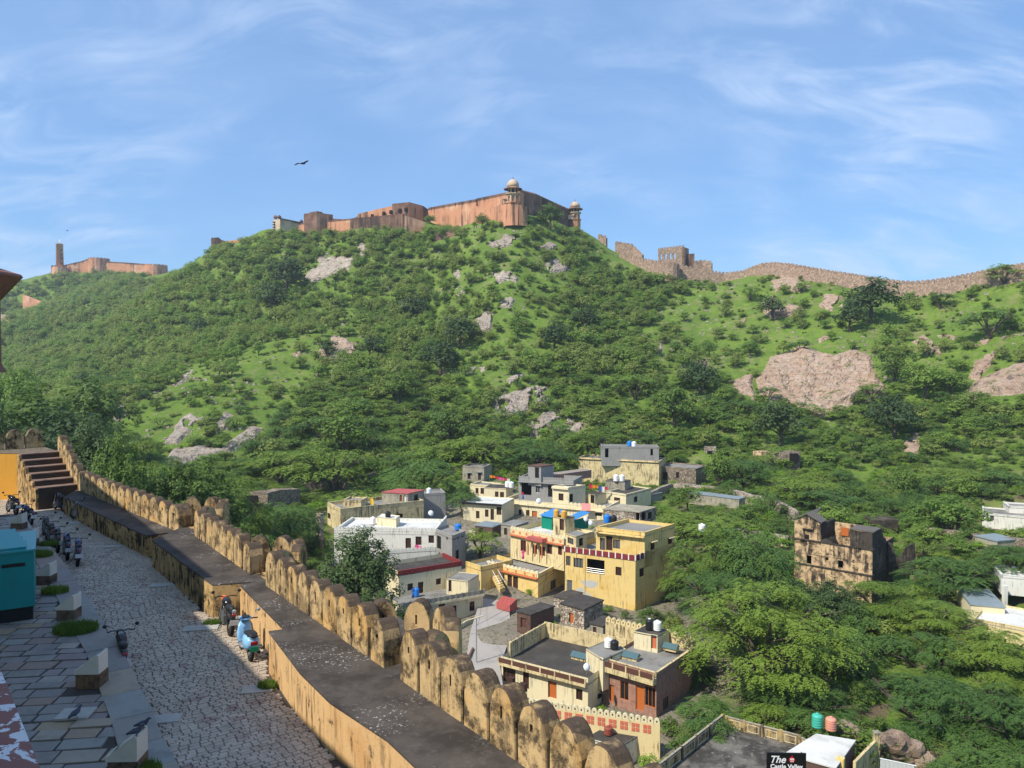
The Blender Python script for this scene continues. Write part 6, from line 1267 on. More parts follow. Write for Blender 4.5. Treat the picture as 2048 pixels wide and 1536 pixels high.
# pipes, dish aerials, clothes lines, people
def dish(u, v, Y, lab, k=.42):
    p = at(u, v, Y); t_ = thing('satellite_dish', lab, 'satellite dish', tuple(p), R(25), 'satellite dishes'); b = MB(); b.lathe((0, 0, 0), [(.02, .10), (k * .5, .05), (k, -.02), (k * 1.01, -.035), (k * .5, .03), (.02, .07)], 14); o = b.build('reflector', M['whitep'], t_, True); o.rotation_euler = (R(65), 0, 0); b = MB(); b.tube([(0, 0, 0), (0, .1, -.8)], .03, 5); b.build('mast', M['steel'], t_)
dish(1174,1334,83.5,'white satellite dish at the corner of the dark roof'); dish(862,1026,137,'white satellite dish on the white house parapet', .5); dish(1172,1038,124,'white satellite dish by the wide blue sheet roof'); dish(1078,1002,160,'grey satellite dish on the long yellow parapet', .6); dish(1182,1046,117,'white satellite dish on the tall yellow house edge')
def clothesline(u0, v0, u1, v1, Y, seq, lab):
    p, q = at(u0, v0, Y), at(u1, v1, Y); t_ = thing('clothes_line', lab, 'washing line', tuple(p), 0, 'washing lines'); d = q - p; b = MB(); b.tube([(0, 0, 0), d * .5 + Vector((0, 0, -.12)), d], .015, 4); b.build('line', M['wire'], t_)
    for e_ in (Vector((0, 0, 0)), d): b = MB(); b.tube([e_ + Vector((0, 0, -1.9)), e_ + Vector((0, 0, .1))], .03, 5); b.build('pole', M['steel'], t_)
    n = len(seq)
    for i, (m, h) in enumerate(seq):
        a = d * ((i + .05) / n) + Vector((0, 0, -.1)); w = d / n * .88; b = MB(); b.obox(a + Vector((0, .0, -h)), w * .5 + Vector((0, .06, 0)), (0, .03, 0), (0, 0, h)); b.obox(a + w * .5 + Vector((0, .06, -h * .95)), w * .5 - Vector((0, .06, 0)), (0, .03, 0), (0, 0, h * .95)); b.build('garment', M[m], t_)
clothesline(979,949,1020,957,184,[('clothorange',.7),('clothorange',.5),('clothred',.6),('clothpink',.9),('clothpink',.8),('clothred',.5),('clothwhite',.9)],'washing line of orange and pink clothes above the pale cottage')
clothesline(1178,967,1216,974,170,[('clothred',1.0),('clothorange',.8),('clothorange',.6),('clothblue',1.1),('clothwhite',1.2),('clothred',.6)],'washing line of red, orange and blue clothes beside the white tanks')
cl6 = thing('red_cloth', 'red cloth hung over the white terrace merlons', 'cloth', tuple(at(837,1092,129)), 0); b = MB(); b.obox((-.6, -.1, -1.3), (.6, .1, 0), (0, .04, 0), (0, 0, 1.5)); b.obox((0, 0, -1.4), (.5, -.1, 0), (0, .04, 0), (0, 0, 1.4)); b.build('cloth_sheet', M['clothpink'], cl6)
cy = thing('yellow_cloth', 'yellow cloth draped on the long stained house roof', 'cloth', tuple(at(742,1002,157)), 0); b = MB(); b.obox((-.4, 0, -1.3), (.5, .1, 0), (0, .05, 0), (.2, 0, 2.0)); b.obox((.1, .1, -1.3), (.5, -.2, 0), (0, .05, 0), (-.1, 0, 1.8)); b.build('cloth_sheet', M['clothyellow'], cy)
def person(u, v, Y, topm, legm, lab, h=1.62):
    p = at(u, v, Y); t_ = thing('person', lab, 'person', tuple(p), R(200), 'people on the terraces')
    me_ = bpy.data.meshes.new('body'); J = [(0, 0, .95), (0, 0, 1.15), (0, 0, 1.35), (0, 0, 1.45), (0, .01, 1.56), (0, .01, 1.68), (.10, 0, .9), (.11, .02, .48), (.11, -.02, .06), (.11, .10, .02), (-.10, 0, .9), (-.11, .03, .48), (-.11, 0, .06), (-.11, .12, .02), (.19, 0, 1.36), (.24, .02, 1.08), (.22, .14, .86), (-.19, 0, 1.36), (-.24, .02, 1.08), (-.22, .14, .86)]
    E = [(0, 1), (1, 2), (2, 3), (3, 4), (4, 5), (0, 6), (6, 7), (7, 8), (8, 9), (0, 10), (10, 11), (11, 12), (12, 13), (2, 14), (14, 15), (15, 16), (2, 17), (17, 18), (18, 19)]
    rad = [.15, .14, .16, .06, .085, .09, .10, .07, .05, .035, .10, .07, .05, .035, .07, .05, .035, .07, .05, .035]
    k = h / 1.72; me_.from_pydata([(x * k, y * k, z * k) for x, y, z in J], E, []); ob = mesh_obj('body', me_, t_); sm = ob.modifiers.new('s', 'SKIN'); sm.use_smooth_shade = True
    for i, r_ in enumerate(rad): me_.skin_vertices[0].data[i].radius = (r_ * k, r_ * k)
    me_.skin_vertices[0].data[0].use_root = True; me_.materials.append(topm); ob.modifiers.new('d', 'SUBSURF').levels = 1
    b = MB(); b.lathe((0, 0, .1 * k), [(.22, 0), (.20, .4), (.17, .85)], 10); b.build('clothing', legm, t_, True); b = MB(); b.lathe((0, -.015, 1.52 * k), [(.06, 0), (.105, .06), (.10, .14), (.04, .2)], 10); b.build('hair', M['hair'], t_, True)
person(1046,1118,121,M['clothpink'],M['clothpink'],'person in pink standing on the ornate house terrace')
person(1046,998,163,M['clothred'],M['clothblue'],'person in a red top on the long row roof beside the drums')
person(826,1196,110.5,M['clothblue'],M['clothblue'],'person in blue near the doors of the balustraded terrace')
# telegraph pole and cables over the street
up = thing('utility_pole', 'thin street pole with crossarms standing in the concrete street', 'pole', tuple(at(953,1340,94)), 0); b = MB(); b.tube([(0, 0, -.5), (0, 0, 6.5)], [.09, .06], 7); b.build('pole_shaft', M['steel'], up)
for z in (4.6, 5.6): b = MB(); b.tube([(-.6, 0, z), (.6, 0, z)], .04, 5); b.build('crossarm', M['steel'], up)
for tgt in ((1160,1090,112),(965,1190,116)):
    q = at(*tgt) - Vector(up.location); b = MB(); s0 = Vector((0, 0, 5.6)); b.tube([s0.lerp(q, f_) - Vector((0, 0, 4 * f_ * (1 - f_) * 1.2)) for f_ in np.linspace(0, 1, 9)], .022, 4); b.build('cable', M['wire'], up)
for (a_, b_) in (((1000,1240,108),(1140,1120,113)),((930,1210,113),(1000,1130,124)),((1010,1060,140),(1105,1000,160)),((1060,1250,100),(1180,1195,108)),((880,1110,130),(1000,1040,150))):
    p_, q_ = at(*a_), at(*b_); wr_ = thing('overhead_cable', 'thin dark cable strung over the roofs', 'cable', tuple(p_), 0, 'cables strung over the village'); b = MB(); b.tube([Vector((0, 0, 0)).lerp(q_ - p_, f_) - Vector((0, 0, 4 * f_ * (1 - f_) * .8)) for f_ in np.linspace(0, 1, 9)], .02, 4); b.build('cable_span', M['wire'], wr_)
# the white car bay, low walls and steps by the street
lone_wall('low_yard_wall', 'low cream yard wall with white railings beside the street', [at(902,1285,104), at(935,1258,108), at(966,1240,110)], -38.4, -36.9, M['cream'], .2)
lone_wall('brick_yard_wall', 'low brick yard wall at the bend of the street', [at(908,1330,94), at(940,1330,95), at(948,1312,98)], -39, -37.0, M['brickold'], .25)
pz = at(1008,1206,112.5); ps = thing('red_steps', 'faded red concrete steps at the iron gate', 'steps', tuple(pz), math.atan2(h8.ex.y, h8.ex.x))
for i in range(4): b = MB(); b.box((0, i * .42, -1.0), 2.6, .42, 1.0 + .16 * i); b.build('step', M['redroof'], ps)
# parked dark car below the balustraded terrace
# cage like stands in the courtyard
for k, (u, v) in enumerate(((1022,1388),(1046,1400))):
    p = at(u, v, 85.5); cg = thing('bird_cage', ('brown wire cage on a stand by the courtyard door', 'brown wire cage on a stand nearer the orange door')[k], 'cage', tuple(p), RZV, 'cages on stands')
    b = MB(); b.box((0, 0, 1.0), .8, .6, .9); b.build('cage_body', M['wood'], cg)
    for x in (-.35, .35):
        for y in (-.25, .25): b = MB(); b.tube([(x, y, 0), (x, y, 1.0)], .03, 5); b.build('leg', M['wood'], cg)
# ---------------------------------------------------------------- settle the ground round the houses
import gc
UPPER = ('roof_room', 'upper', 'stair_block', 'terrace_house', 'ornate_house', 'balcony_room', 'grey_house', 'grey_roof_room', 'cream_room', 'cream_side_room', 'old_room', 'tank_stand', 'red_roof_hut', 'side_room', 'white_terrace', 'cement_block', 'tank_block', 'left_store', 'upper_store')
HOUSES = [h for h in gc.get_objects() if isinstance(h, House)]
HOUSES.sort(key=lambda h: h.root.name + '%.3f' % h.A.x)
FOOT = []                                                   # footprints (A, ex, ey, W, D, zb, ground?)
for h in HOUSES:
    nm = h.root.name.split('.')[0]; FOOT.append((h.A, h.ex, h.ey, h.W, h.D, h.zb, nm in ('terrace_house_ground_floor', 'ornate_house_ground_floor') or not any(nm == q or (q in ('upper',) and q in nm) for q in UPPER)))
def foot_dist(f, X, Y):
    A, ex, ey, W, D = f[:5]; a = (X - A.x) * ex.x + (Y - A.y) * ex.y; b = (X - A.x) * ey.x + (Y - A.y) * ey.y
    return np.hypot(np.maximum(np.maximum(-a, a - W), 0), np.maximum(np.maximum(-b, b - D), 0))
num = np.zeros_like(TZ); den = np.zeros_like(TZ)
def settle(f):
    global num, den
    if not f[6]: return
    dst = foot_dist(f, TX, TY); w = np.clip(1 - (dst - 1.5) / 7.0, 0, 1) ** 2; num += w * (f[5] - 0.02); den += w
for f in FOOT: settle(f)
for (u, v, Y, z, rad) in ((1020,1420,84,-40.2,9),(1100,1450,80,-40.4,9),(1200,1470,78,-40.2,9),(940,1330,95,-37.9,7),(975,1260,108,-37.3,6),(975,1200,117,-36.9,5),(945,1140,130,-36.4,5)):
    p = at(u, v, Y); w = np.clip(1 - (np.hypot(TX - p.x, TY - p.y) - rad * .4) / rad, 0, 1) ** 2; num += w * z; den += w
bl = np.clip(den * 1.6, 0, 1); TZ = TZ * (1 - bl) + bl * num / np.maximum(den, 1e-6)
# nothing of the slope may rise through the lane or its wall
s_ = (TX - mlp(18).x) * out_ml.x + (TY - mlp(18).y) * out_ml.y
TZ = np.where((TY < 75) & (s_ < 3), np.minimum(TZ, -12.5), TZ)
me = bpy.data.objects['terrain'].data; me.vertices.foreach_set('co', np.stack([TX, TY, TZ], -1).reshape(-1)); me.update()

# ---------------------------------------------------------------- hill fort
fort = thing('hill_fort', 'long red plastered fort with domed corner towers along the hilltop', 'fort', tuple(at(1040, 425, 418)))
FO = fort.location.copy()
fr, fd = M['fortred'], M['fortdarkshade']
def fmb(root):
    b = MB(); b.off = root.location.copy(); return b
def wall_run(root, P, thick, m, name='curtain_wall', mer=None, depth_dir=None, merlon_parts=False):
    """P: (u, v top, v foot, distance) along the wall; foot is sunk a little into the hill"""
    tops = [at(u, vt, Y) for u, vt, vb, Y in P]; feet = [at(u, vb, Y) for u, vt, vb, Y in P]
    for i in range(len(P) - 1):
        a, c = tops[i], tops[i + 1]; d = Vector((c.x - a.x, c.y - a.y, 0)); L = d.length; d.normalize(); n = Vector((-d.y, d.x, 0))
        if n.y < 0: n = -n
        zf = min(feet[i].z, feet[i + 1].z, th(a.x, a.y), th(c.x, c.y)) - 3
        b = fmb(root); q = [Vector((a.x, a.y, zf)), Vector((c.x, c.y, zf)), c, a]; b.prism(q, n * thick); b.build(name, m, root)
        if mer:
            w, h = mer; N = max(1, int(L / w)); bb = fmb(root)
            for k in range(N):
                p = a.lerp(c, (k + .5) / N)
                prof = [(-.42, -.25), (-.42, .45), (-.25, .85), (0, 1), (.25, .85), (.42, .45), (.42, -.25)] if w > .9 else [(-.4, -.25), (-.4, 1), (.4, 1), (.4, -.25)]
                if merlon_parts:
                    b1 = fmb(root); b1.prism([p + d * (L / N * x) + Vector((0, 0, h * z)) - n * .03 for x, z in prof], n * (thick * .35)); b1.build('merlon', m, root)
                else: bb.prism([p + d * (L / N * x) + Vector((0, 0, h * z)) - n * .03 for x, z in prof], n * (thick * .35))
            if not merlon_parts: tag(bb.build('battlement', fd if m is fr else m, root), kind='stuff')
def bastion(root, u, vt, vb, Y, r, m, n=16, mer=True, batter=1.08):
    p = at(u, vt, Y); zb_ = min(at(u, vb, Y).z, th(p.x, p.y + r)) - 3; b = fmb(root); b.lathe((p.x, p.y + r, 0), [(r * batter, zb_), (r, p.z), (r * .8, p.z), (r * .8, p.z - .6)], n); b.build('bastion', m, root)
    if mer:
        bb = fmb(root)
        for k in range(n): a = 2 * math.pi * (k + .5) / n; bb.box((p.x + (r - .25) * math.cos(a), p.y + r + (r - .25) * math.sin(a), p.z - .05), .45, 2 * math.pi * r / n * .62, .9, a)
        tag(bb.build('battlement', m, root), kind='stuff')
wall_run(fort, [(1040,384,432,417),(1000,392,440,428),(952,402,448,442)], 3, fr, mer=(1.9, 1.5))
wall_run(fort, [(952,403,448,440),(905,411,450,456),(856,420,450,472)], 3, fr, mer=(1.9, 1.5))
wall_run(fort, [(1040,384,425,417),(1072,392,432,436),(1104,407,440,452),(1142,424,458,474)], 3, fd, mer=(1.9, 1.5))  # side turned from the sun: shade put into the plaster colour
wall_run(fort, [(952,412,446,434),(975,420,446,428),(1000,410,440,412),(1022,408,432,407)], 2.5, fr)          # stepped outer wall up to the tower
bastion(fort, 1030, 409, 434, 404, 6.5, fr, 14, False)
b = fmb(fort); q = [(818,404,455),(850,412,462)]; 
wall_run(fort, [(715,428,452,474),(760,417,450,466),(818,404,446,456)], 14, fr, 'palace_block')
wall_run(fort, [(818,404,452,456),(847,412,452,470),(858,420,452,474)], 12, fd, 'palace_block')  # flank of the block, its shade painted by the darker plaster
for (u, v) in ((745,433),(768,428),(782,425),(800,422),(812,420)):
    p = at(u, v, 456 + (818 - u) * .16); b = fmb(fort); b.box((p.x, p.y - .6, p.z - 1), 1.6, 1.0, 2.2, R(-12)); b.build('window', M['dark'], fort)
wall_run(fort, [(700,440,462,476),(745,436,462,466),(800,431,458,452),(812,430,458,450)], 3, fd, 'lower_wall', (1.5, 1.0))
wall_run(fort, [(812,431,462,448),(850,444,462,452)], 3, fr, 'lower_wall'); wall_run(fort, [(655,444,470,484),(700,440,468,476)], 3, fr, 'lower_wall', (1.5, 1.0))
wall_run(fort, [(870,466,476,430),(912,461,472,425)], 1.2, fd, 'lower_wall')
wall_run(fort, [(618,428,466,490),(634,425,466,482)], 11, fr, 'gate_tower', (1.4, 1.0)); wall_run(fort, [(634,425,464,482),(655,432,462,492)], 10, fd, 'gate_tower', (1.4, 1.0))  # second run is the tower's shade side, darkened through its plaster
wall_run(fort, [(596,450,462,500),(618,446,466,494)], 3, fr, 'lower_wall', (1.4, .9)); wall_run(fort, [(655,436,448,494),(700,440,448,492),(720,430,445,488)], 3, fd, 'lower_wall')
wall_run(fort, [(546,440,464,515),(560,438,464,508)], 8, M['fortcream'], 'pavilion'); wall_run(fort, [(560,438,462,508),(606,448,460,522)], 8, M['fortcream'], 'pavilion')
b = fmb(fort); p, q = at(559, 437, 506), at(608, 447, 521); b.prism([p, q, q + Vector((0, 6, 0)), p + Vector((0, 6, 0))], (0, 0, .5)); b.build('pavilion_roof', fd, fort)
for u, Y in ((549, 513), (557, 509), (601, 520)): p = at(u, 437 if u < 590 else 446, Y); b = fmb(fort); b.lathe((p.x, p.y + 2, p.z), [(1.1, 0), (1.1, .9), (1.5, 1.0), (1.2, 1.8), (.5, 2.4), (.1, 2.7)], 10); b.build('cupola', fd, fort)
for i in range(4): p = at(550 + i * .2, 446 + i * 5, 512.5); b = fmb(fort); b.box((p.x, p.y - 1, p.z), 2.4, .6, .7); b.build('window', M['dark'], fort)
wall_run(fort, [(422,478,500,553),(437,477,498,553)], 10, fd, 'gate_tower', (1.5, 1.0)); wall_run(fort, [(437,478,500,553),(450,482,500,556),(470,480,494,548),(520,472,484,535),(546,462,472,520)], 2.5, fr, 'lower_wall')
def corner_tower(u, vdome, vbase, Y, k, lab):
    p = at(u, vbase, Y); x, y = p.x, p.y; z0 = p.z; H = at(u, vdome, Y).z - z0; r = k
    t_ = empty('corner_tower', parent=fort); t_.location = Vector((x, y, z0)) - FO; tag(t_, lab)
    b = MB(); b.lathe((0, 0, 0), [(r * 1.02, -6), (r * 1.0, H * .30), (r * 1.12, H * .31), (r * 1.12, H * .345), (r * .93, H * .35), (r * .93, H * .36)], 8, R(22.5)); b.build('tower_shaft', M['fortred'], t_)
    def storey(z, h, rr, nm):
        b = MB(); b.lathe((0, 0, z), [(rr * .74, 0), (rr * .74, h)], 8, R(22.5)); b.build('core', M['dark'] if nm == 'lantern' else M['fortred'], t_)  # lantern gets a near-black solid in place of the shade inside
        b = MB()
        for i in range(8):
            a0, a1 = R(22.5 + 45 * i), R(22.5 + 45 * (i + 1)); A, B = Vector((rr * math.cos(a0), rr * math.sin(a0), z)), Vector((rr * math.cos(a1), rr * math.sin(a1), z)); w = B - A; n = Vector((math.cos((a0 + a1) / 2), math.sin((a0 + a1) / 2), 0))
            P = lambda f_, zz: A + w * f_ + Vector((0, 0, zz * h)); arch = [P(.5 + .34 * math.cos(q), .52 + .30 * math.sin(q)) for q in np.linspace(math.pi, 0, 9)]
            b.prism([P(0, 0), P(0, 1), P(1, 1), P(1, 0), P(.84, 0)] + arch[::-1] + [P(.16, 0)], -n * .35)
        b.build(nm, M['fortcream'], t_)
    storey(H * .36, H * .19, r * .90, 'arcade')
    b = MB(); b.lathe((0, 0, H * .55), [(r * .95, 0), (r * 1.15, .3), (r * 1.15, .7), (r * .9, .75)], 8, R(22.5)); b.build('gallery', M['fortcream'], t_)
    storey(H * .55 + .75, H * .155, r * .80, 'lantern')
    b = MB(); ze = H * .55 + .75 + H * .155; b.lathe((0, 0, ze), [(r * .8, -.1), (r * 1.42, -.75), (r * 1.44, -.55), (r * .92, .35), (r * .86, .5)], 8, R(22.5)); b.build('eave', M['fortdarkshade'], t_)
    b = MB(); dh = H - ze - .6; b.lathe((0, 0, ze + .45), [(r * .86, 0), (r * .88, dh * .3), (r * .80, dh * .55), (r * .58, dh * .8), (r * .3, dh * .94), (r * .08, dh)], 16); b.build('dome', M['fortcream'], t_, True)
    b = MB(); b.lathe((0, 0, H - .3), [(.3, 0), (.12, .5), (.3, .9), (.08, 1.3), (.05, 2.4)], 8); b.build('finial', M['fortdarkshade'], t_)
corner_tower(1026, 358, 430, 408, 3.6, 'taller domed corner tower at the crest'); corner_tower(1150, 403, 458, 473, 3.5, 'domed corner tower where the dark wall ends')
for (u, v, Y) in ((1013, 402, 415), (1141, 434, 470)): p = at(u, v, Y); b = fmb(fort); b.box((p.x, p.y, p.z - 1.5), 3.2, 1.6, 2.2, R(10)); b.box((p.x, p.y, p.z + .7), 4, 2.4, .35, R(10)); b.build('balcony', M['fortcream'], fort)
# ---------------------------------------------------------------- far fort with the round watch tower
ff = thing('watch_tower_fort', 'distant fort wall with rounded bastions and a tall round watch tower', 'fort', tuple(at(200, 540, 890)))
wall_run(ff, [(102,533,548,880),(125,533,548,885),(165,524,545,885),(180,518,545,884)], 4, fr, mer=(2.6, 1.6)); wall_run(ff, [(180,518,548,884),(210,525,552,884),(245,527,552,880),(300,531,554,872),(322,536,556,880)], 4, fr, mer=(2.6, 1.6))
bastion(ff, 188, 516, 546, 878, 11, fr, 18, True); bastion(ff, 302, 529, 555, 862, 12, fr, 18, True); bastion(ff, 112, 533, 548, 872, 8, fr, 14, False)
p = at(119, 489, 884); zb_ = at(119, 546, 884).z; b = fmb(ff); b.lathe((p.x, p.y, 0), [(4.1, zb_ - 5), (3.7, p.z), (3.9, p.z + .2), (3.9, p.z + .8), (3.0, p.z + .8)], 16); wt = b.build('watch_tower', fr, ff, True)
for k in range(5): q = at(123, 500 + k * 9, 880); b = fmb(ff); b.box((q.x, q.y, q.z - 1), 1.0, .8, 2.4); b.build('window', M['dark'], ff)
b = fmb(ff); q = at(116, 479, 884); b.tube([Vector((q.x, q.y, p.z)), Vector((q.x, q.y, q.z))], .18, 5); b.build('flag_pole', M['steel'], ff); b = fmb(ff); b.obox(q + Vector((0, 0, -2.6)), (2.2, 0, 0), (0, .1, 0), (0, 0, 2.4)); b.build('flag', M['clothwhite'], ff)
wall_run(ff, [(70,572,590,900),(102,556,575,890)], 2.5, fd, 'curtain_wall', (2.6, 1.4)); wall_run(ff, [(45,590,606,800),(60,596,610,790),(82,604,618,775),(110,608,622,770)], 3, M['fortred'], 'curtain_wall')
gp_ = thing('old_gatehouse', 'small pink gatehouse with an arch half hidden at the edge of the slope', 'gatehouse', tuple(hit(20, 650))); YG = hit(20, 650).y; wall_run(gp_, [(-30,632,648,YG),(16,630,648,YG)], 6, M['fortcream'], 'gate_front', (1.6, .9)); wall_run(gp_, [(18,632,648,YG - 3),(38,634,648,YG + 6)], 5, fr, 'gate_side')
p = at(8, 646, YG - .5); b = fmb(gp_); b.prism([p + Vector((x, 0, z)) for x, z in [(-1.6, -.5), (-1.6, 2), (-1, 3), (0, 3.5), (1, 3), (1.6, 2), (1.6, -.5)]], (0, .8, 0)); b.build('arch', M['dark'], gp_)
# ---------------------------------------------------------------- ridge wall with merlons, ruined gate on the ridge
rw = thing('ridge_wall', 'long rubble wall with rounded merlons winding along the ridge', 'wall', tuple(at(1540, 545, 385))); rm_ = M['ridgewall']
RW = [(1238,511,530,424),(1262,516,538,419),(1300,523,546,412),(1328,527,553,407),(1360,533,560,404),(1400,541,563,402),(1450,549,568,400),(1485,545,568,394),(1520,531,553,384),(1545,528,549,379),(1580,531,553,372),(1620,538,560,364),(1660,545,567,356),(1700,551,573,348),(1730,556,578,342),(1770,562,586,335),(1800,566,590,329),(1830,567,590,324),(1870,563,588,318),(1910,557,578,312),(1950,549,570,306),(2000,538,562,297),(2048,531,556,289),(2110,524,552,280)]
wall_run(rw, RW, 1.6, rm_, 'wall_length', (1.75, 1.25), merlon_parts=True); bastion(rw, 1346, 529, 560, 397, 4.2, rm_, 12)
rg = thing('ruined_gatehouse', 'roofless stone gatehouse with a row of arched windows behind the ridge wall', 'ruin', tuple(at(1345, 515, 432)))
zt0, zt1 = at(1316,499,432), at(1369,493,426); d = (zt1 - zt0); d.z = 0; L = d.length; d.normalize(); n = Vector((-d.y, d.x, 0)); b = fmb(rg)
xs = [0, .08, .14, .26, .33, .44, .51, .60, .67, 1.0]; H = 10.0; z_0 = zt0.z - H
for i in range(len(xs) - 1):
    hole = i in (1, 3, 5, 7); P0 = Vector((zt0.x, zt0.y, 0)) + d * L * xs[i]; w = d * L * (xs[i + 1] - xs[i]); dz = (zt1.z - zt0.z) * xs[i]
    if hole: b.obox(P0 + Vector((0, 0, z_0)), w, n * 1.2, (0, 0, H * .42)); b.obox(P0 + Vector((0, 0, z_0 + H * .75)), w, n * 1.2, (0, 0, H * .25 + dz))
    else: b.obox(P0 + Vector((0, 0, z_0)), w, n * 1.2, (0, 0, H + dz))
b.build('arcade_wall', rm_, rg); b = fmb(rg); b.obox(Vector((zt1.x, zt1.y, z_0 - 4)), n * 7 + d * 1.0, d * -1.2, (0, 0, H + 4 + .4)); b.build('side_wall', rm_, rg)
for k in range(9): b = fmb(rg); b.obox(Vector((zt0.x, zt0.y, zt0.z + (zt1.z - zt0.z) * (k / 8.6) - .1)) + d * L * (k + .1) / 9, d * L / 9 * .7, n * .6, (0, 0, .9)); b.build('merlon', rm_, rg)
wall_run(rg, [(1369,508,530,428),(1389,507,530,428)], 5, fd, 'broken_tower'); wall_run(rg, [(1389,525,540,425),(1405,522,540,425),(1423,526,545,422)], 1.5, rm_, 'broken_wall', (1.8, 1.0)); wall_run(rg, [(1230,485,505,450),(1266,491,508,446)], 3, rm_, 'broken_wall', (1.8, 1.0)); wall_run(rg, [(1196,470,492,462),(1212,475,494,460)], 3, rm_, 'broken_wall', (1.8, 1.0)); wall_run(rg, [(1266,492,510,446),(1284,510,518,440)], 1.5, rm_, 'broken_wall')
# ---------------------------------------------------------------- big roofless ruin among the trees
rz0 = at(1745, 1100, 112).z; A_r, B_r = onz(1589, 1076, rz0), onz(1745, 1100, rz0)
ru = House('ruined_mansion', 'roofless ruined mansion with blackened walls and gaping windows among the trees', A_r, B_r, 10.5, rz0, rz0 - 8.5, 'ruin', roof='roofdark', cat='ruin', ph=2.2, par='', group='ruins below the hill')
ru.open('f',1613,1111,1623,1128,'void'); ru.open('f',1651,1107,1657,1110,'void'); ru.open('f',1651,1115,1657,1121,'void'); ru.open('f',1676,1121,1686,1136,'void'); ru.open('f',1705,1120,1709,1126,'void'); ru.open('f',1650,1164,1662,1172,'void')
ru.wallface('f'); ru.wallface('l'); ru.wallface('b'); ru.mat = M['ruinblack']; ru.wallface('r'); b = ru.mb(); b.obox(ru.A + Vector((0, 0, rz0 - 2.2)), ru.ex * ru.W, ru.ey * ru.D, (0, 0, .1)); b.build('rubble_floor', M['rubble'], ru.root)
for z in (rz0 + .02, ru.sz('f',1700,1144)[1]):
    for k in 'fr': o, d, n, L = ru.face(k); b = ru.mb(); b.obox(o + Vector((0, 0, z - .1)), d * (L + (.12 if k == 'f' else 0)), n * .14, (0, 0, .2)); b.build('string_course', M['ruinblack'], ru.root)
def fpoly(k, px, m, th_, name, off=0.0, z_add=0):
    o, d, n, L = ru.face(k); P = []
    for u, v in px: x, z = ru.sz(k, u, v); P.append(o + d * x + Vector((0, 0, z)) - n * (off))
    b = ru.mb(); b.prism(P, -n * th_); return b.build(name, m, ru.root)
fpoly('f', [(1589,1086),(1589,1040),(1613,1029),(1641,1047),(1641,1090)], M['ruin'], .5, 'gable_wall')
sg0 = ru.sz('f',1641,1070); o, d, n, L = ru.face('f')
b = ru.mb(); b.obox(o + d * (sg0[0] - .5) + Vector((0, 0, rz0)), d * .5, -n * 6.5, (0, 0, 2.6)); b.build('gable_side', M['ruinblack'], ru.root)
zpk, zev = ru.sz('f',1613,1029)[1], ru.sz('f',1641,1047)[1]; xa, xp, xb = -.25, ru.sz('f',1613,1040)[0], sg0[0] + .25
b = ru.mb(); b.obox(o + d * xa + n * .3 + Vector((0, 0, zev + .1)), d * (xp - xa) + Vector((0, 0, zpk - zev)), -n * 7.2, (0, 0, .16)); b.build('roof_slope', M['tilegrey'], ru.root)
b = ru.mb(); b.prism([o + d * xp + n * .3 + Vector((0, 0, zpk + .1)), o + d * xb + n * .3 + Vector((0, 0, zev + .1)), o + d * xb - n * 1.6 + Vector((0, 0, zev + .1)), o + d * (xb - .5) - n * 2.2 + Vector((0, 0, zev + .35)), o + d * (xp + .5) - n * 3.0 + Vector((0, 0, zpk - .2)), o + d * xp - n * 6.9 + Vector((0, 0, zpk + .1))], (0, 0, .16)); b.build('roof_slope', M['tilegrey'], ru.root)
xw = ru.sz('f',1613,1078); b = ru.mb(); b.obox(o + d * (xw[0] - .7) + n * .0 + Vector((0, 0, ru.sz('f',1613,1056)[1])), d * 1.8, n * .5, (0, 0, .12)); b.build('window_hood', M['ruin'], ru.root); b = ru.mb(); b.obox(o + d * (xw[0] - .35) + n * .012 + Vector((0, 0, ru.sz('f',1613,1082)[1])), d * .75, -n * .05, (0, 0, 1.0)); b.build('window', M['dark'], ru.root)
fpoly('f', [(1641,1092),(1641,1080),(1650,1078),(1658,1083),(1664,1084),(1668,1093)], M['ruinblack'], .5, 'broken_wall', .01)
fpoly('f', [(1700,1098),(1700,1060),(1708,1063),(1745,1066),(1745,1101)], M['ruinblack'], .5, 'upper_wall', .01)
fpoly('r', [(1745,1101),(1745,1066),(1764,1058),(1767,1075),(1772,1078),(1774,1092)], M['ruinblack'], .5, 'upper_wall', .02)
b = ru.mb(); b.obox(o + d * (ru.W - 3.2) - n * .0 + Vector((0, 0, rz0 + 2.55)), d * 3.4, -n * 3.5, (0, 0, .18)); b.build('roof_fragment', M['tilegrey'], ru.root)
b = ru.mb(); b.obox(o + d * (sg0[0] + .3) - n * 5.5 + Vector((0, 0, rz0 - 2)), d * 6.5, -n * .5, (0, 0, 4.2)); b.build('inner_wall', M['ruin'], ru.root); b = ru.mb(); b.obox(o + d * (sg0[0] + 1.2) - n * 5.45 + Vector((0, 0, rz0 + .3)), d * 1.2, n * .08, (0, 0, 1.3)); b.build('arched_niche', M['orangewood'], ru.root)
rw2 = thing('broken_garden_wall', 'jagged blackened wall fragment behind the ruined mansion', 'ruin', tuple(at(1800,1130,118)), 0, 'ruins below the hill')
b = fmb(rw2); b.prism([at(u, v, 117) for u, v in [(1778,1150),(1776,1085),(1786,1090),(1790,1112),(1800,1118),(1812,1095),(1830,1086),(1832,1150)]], (.3, .6, 0)); b.build('wall_fragment', M['ruinblack'], rw2)
rw3 = thing('black_ruin_stub', 'square blackened ruin stub on the grass behind the mansion', 'ruin', tuple(at(1772,1050,140)), 0, 'ruins below the hill'); wall_run(rw3, [(1746,1041,1068,140),(1797,1040,1066,140)], 4, M['ruinblack'], 'wall_stub')
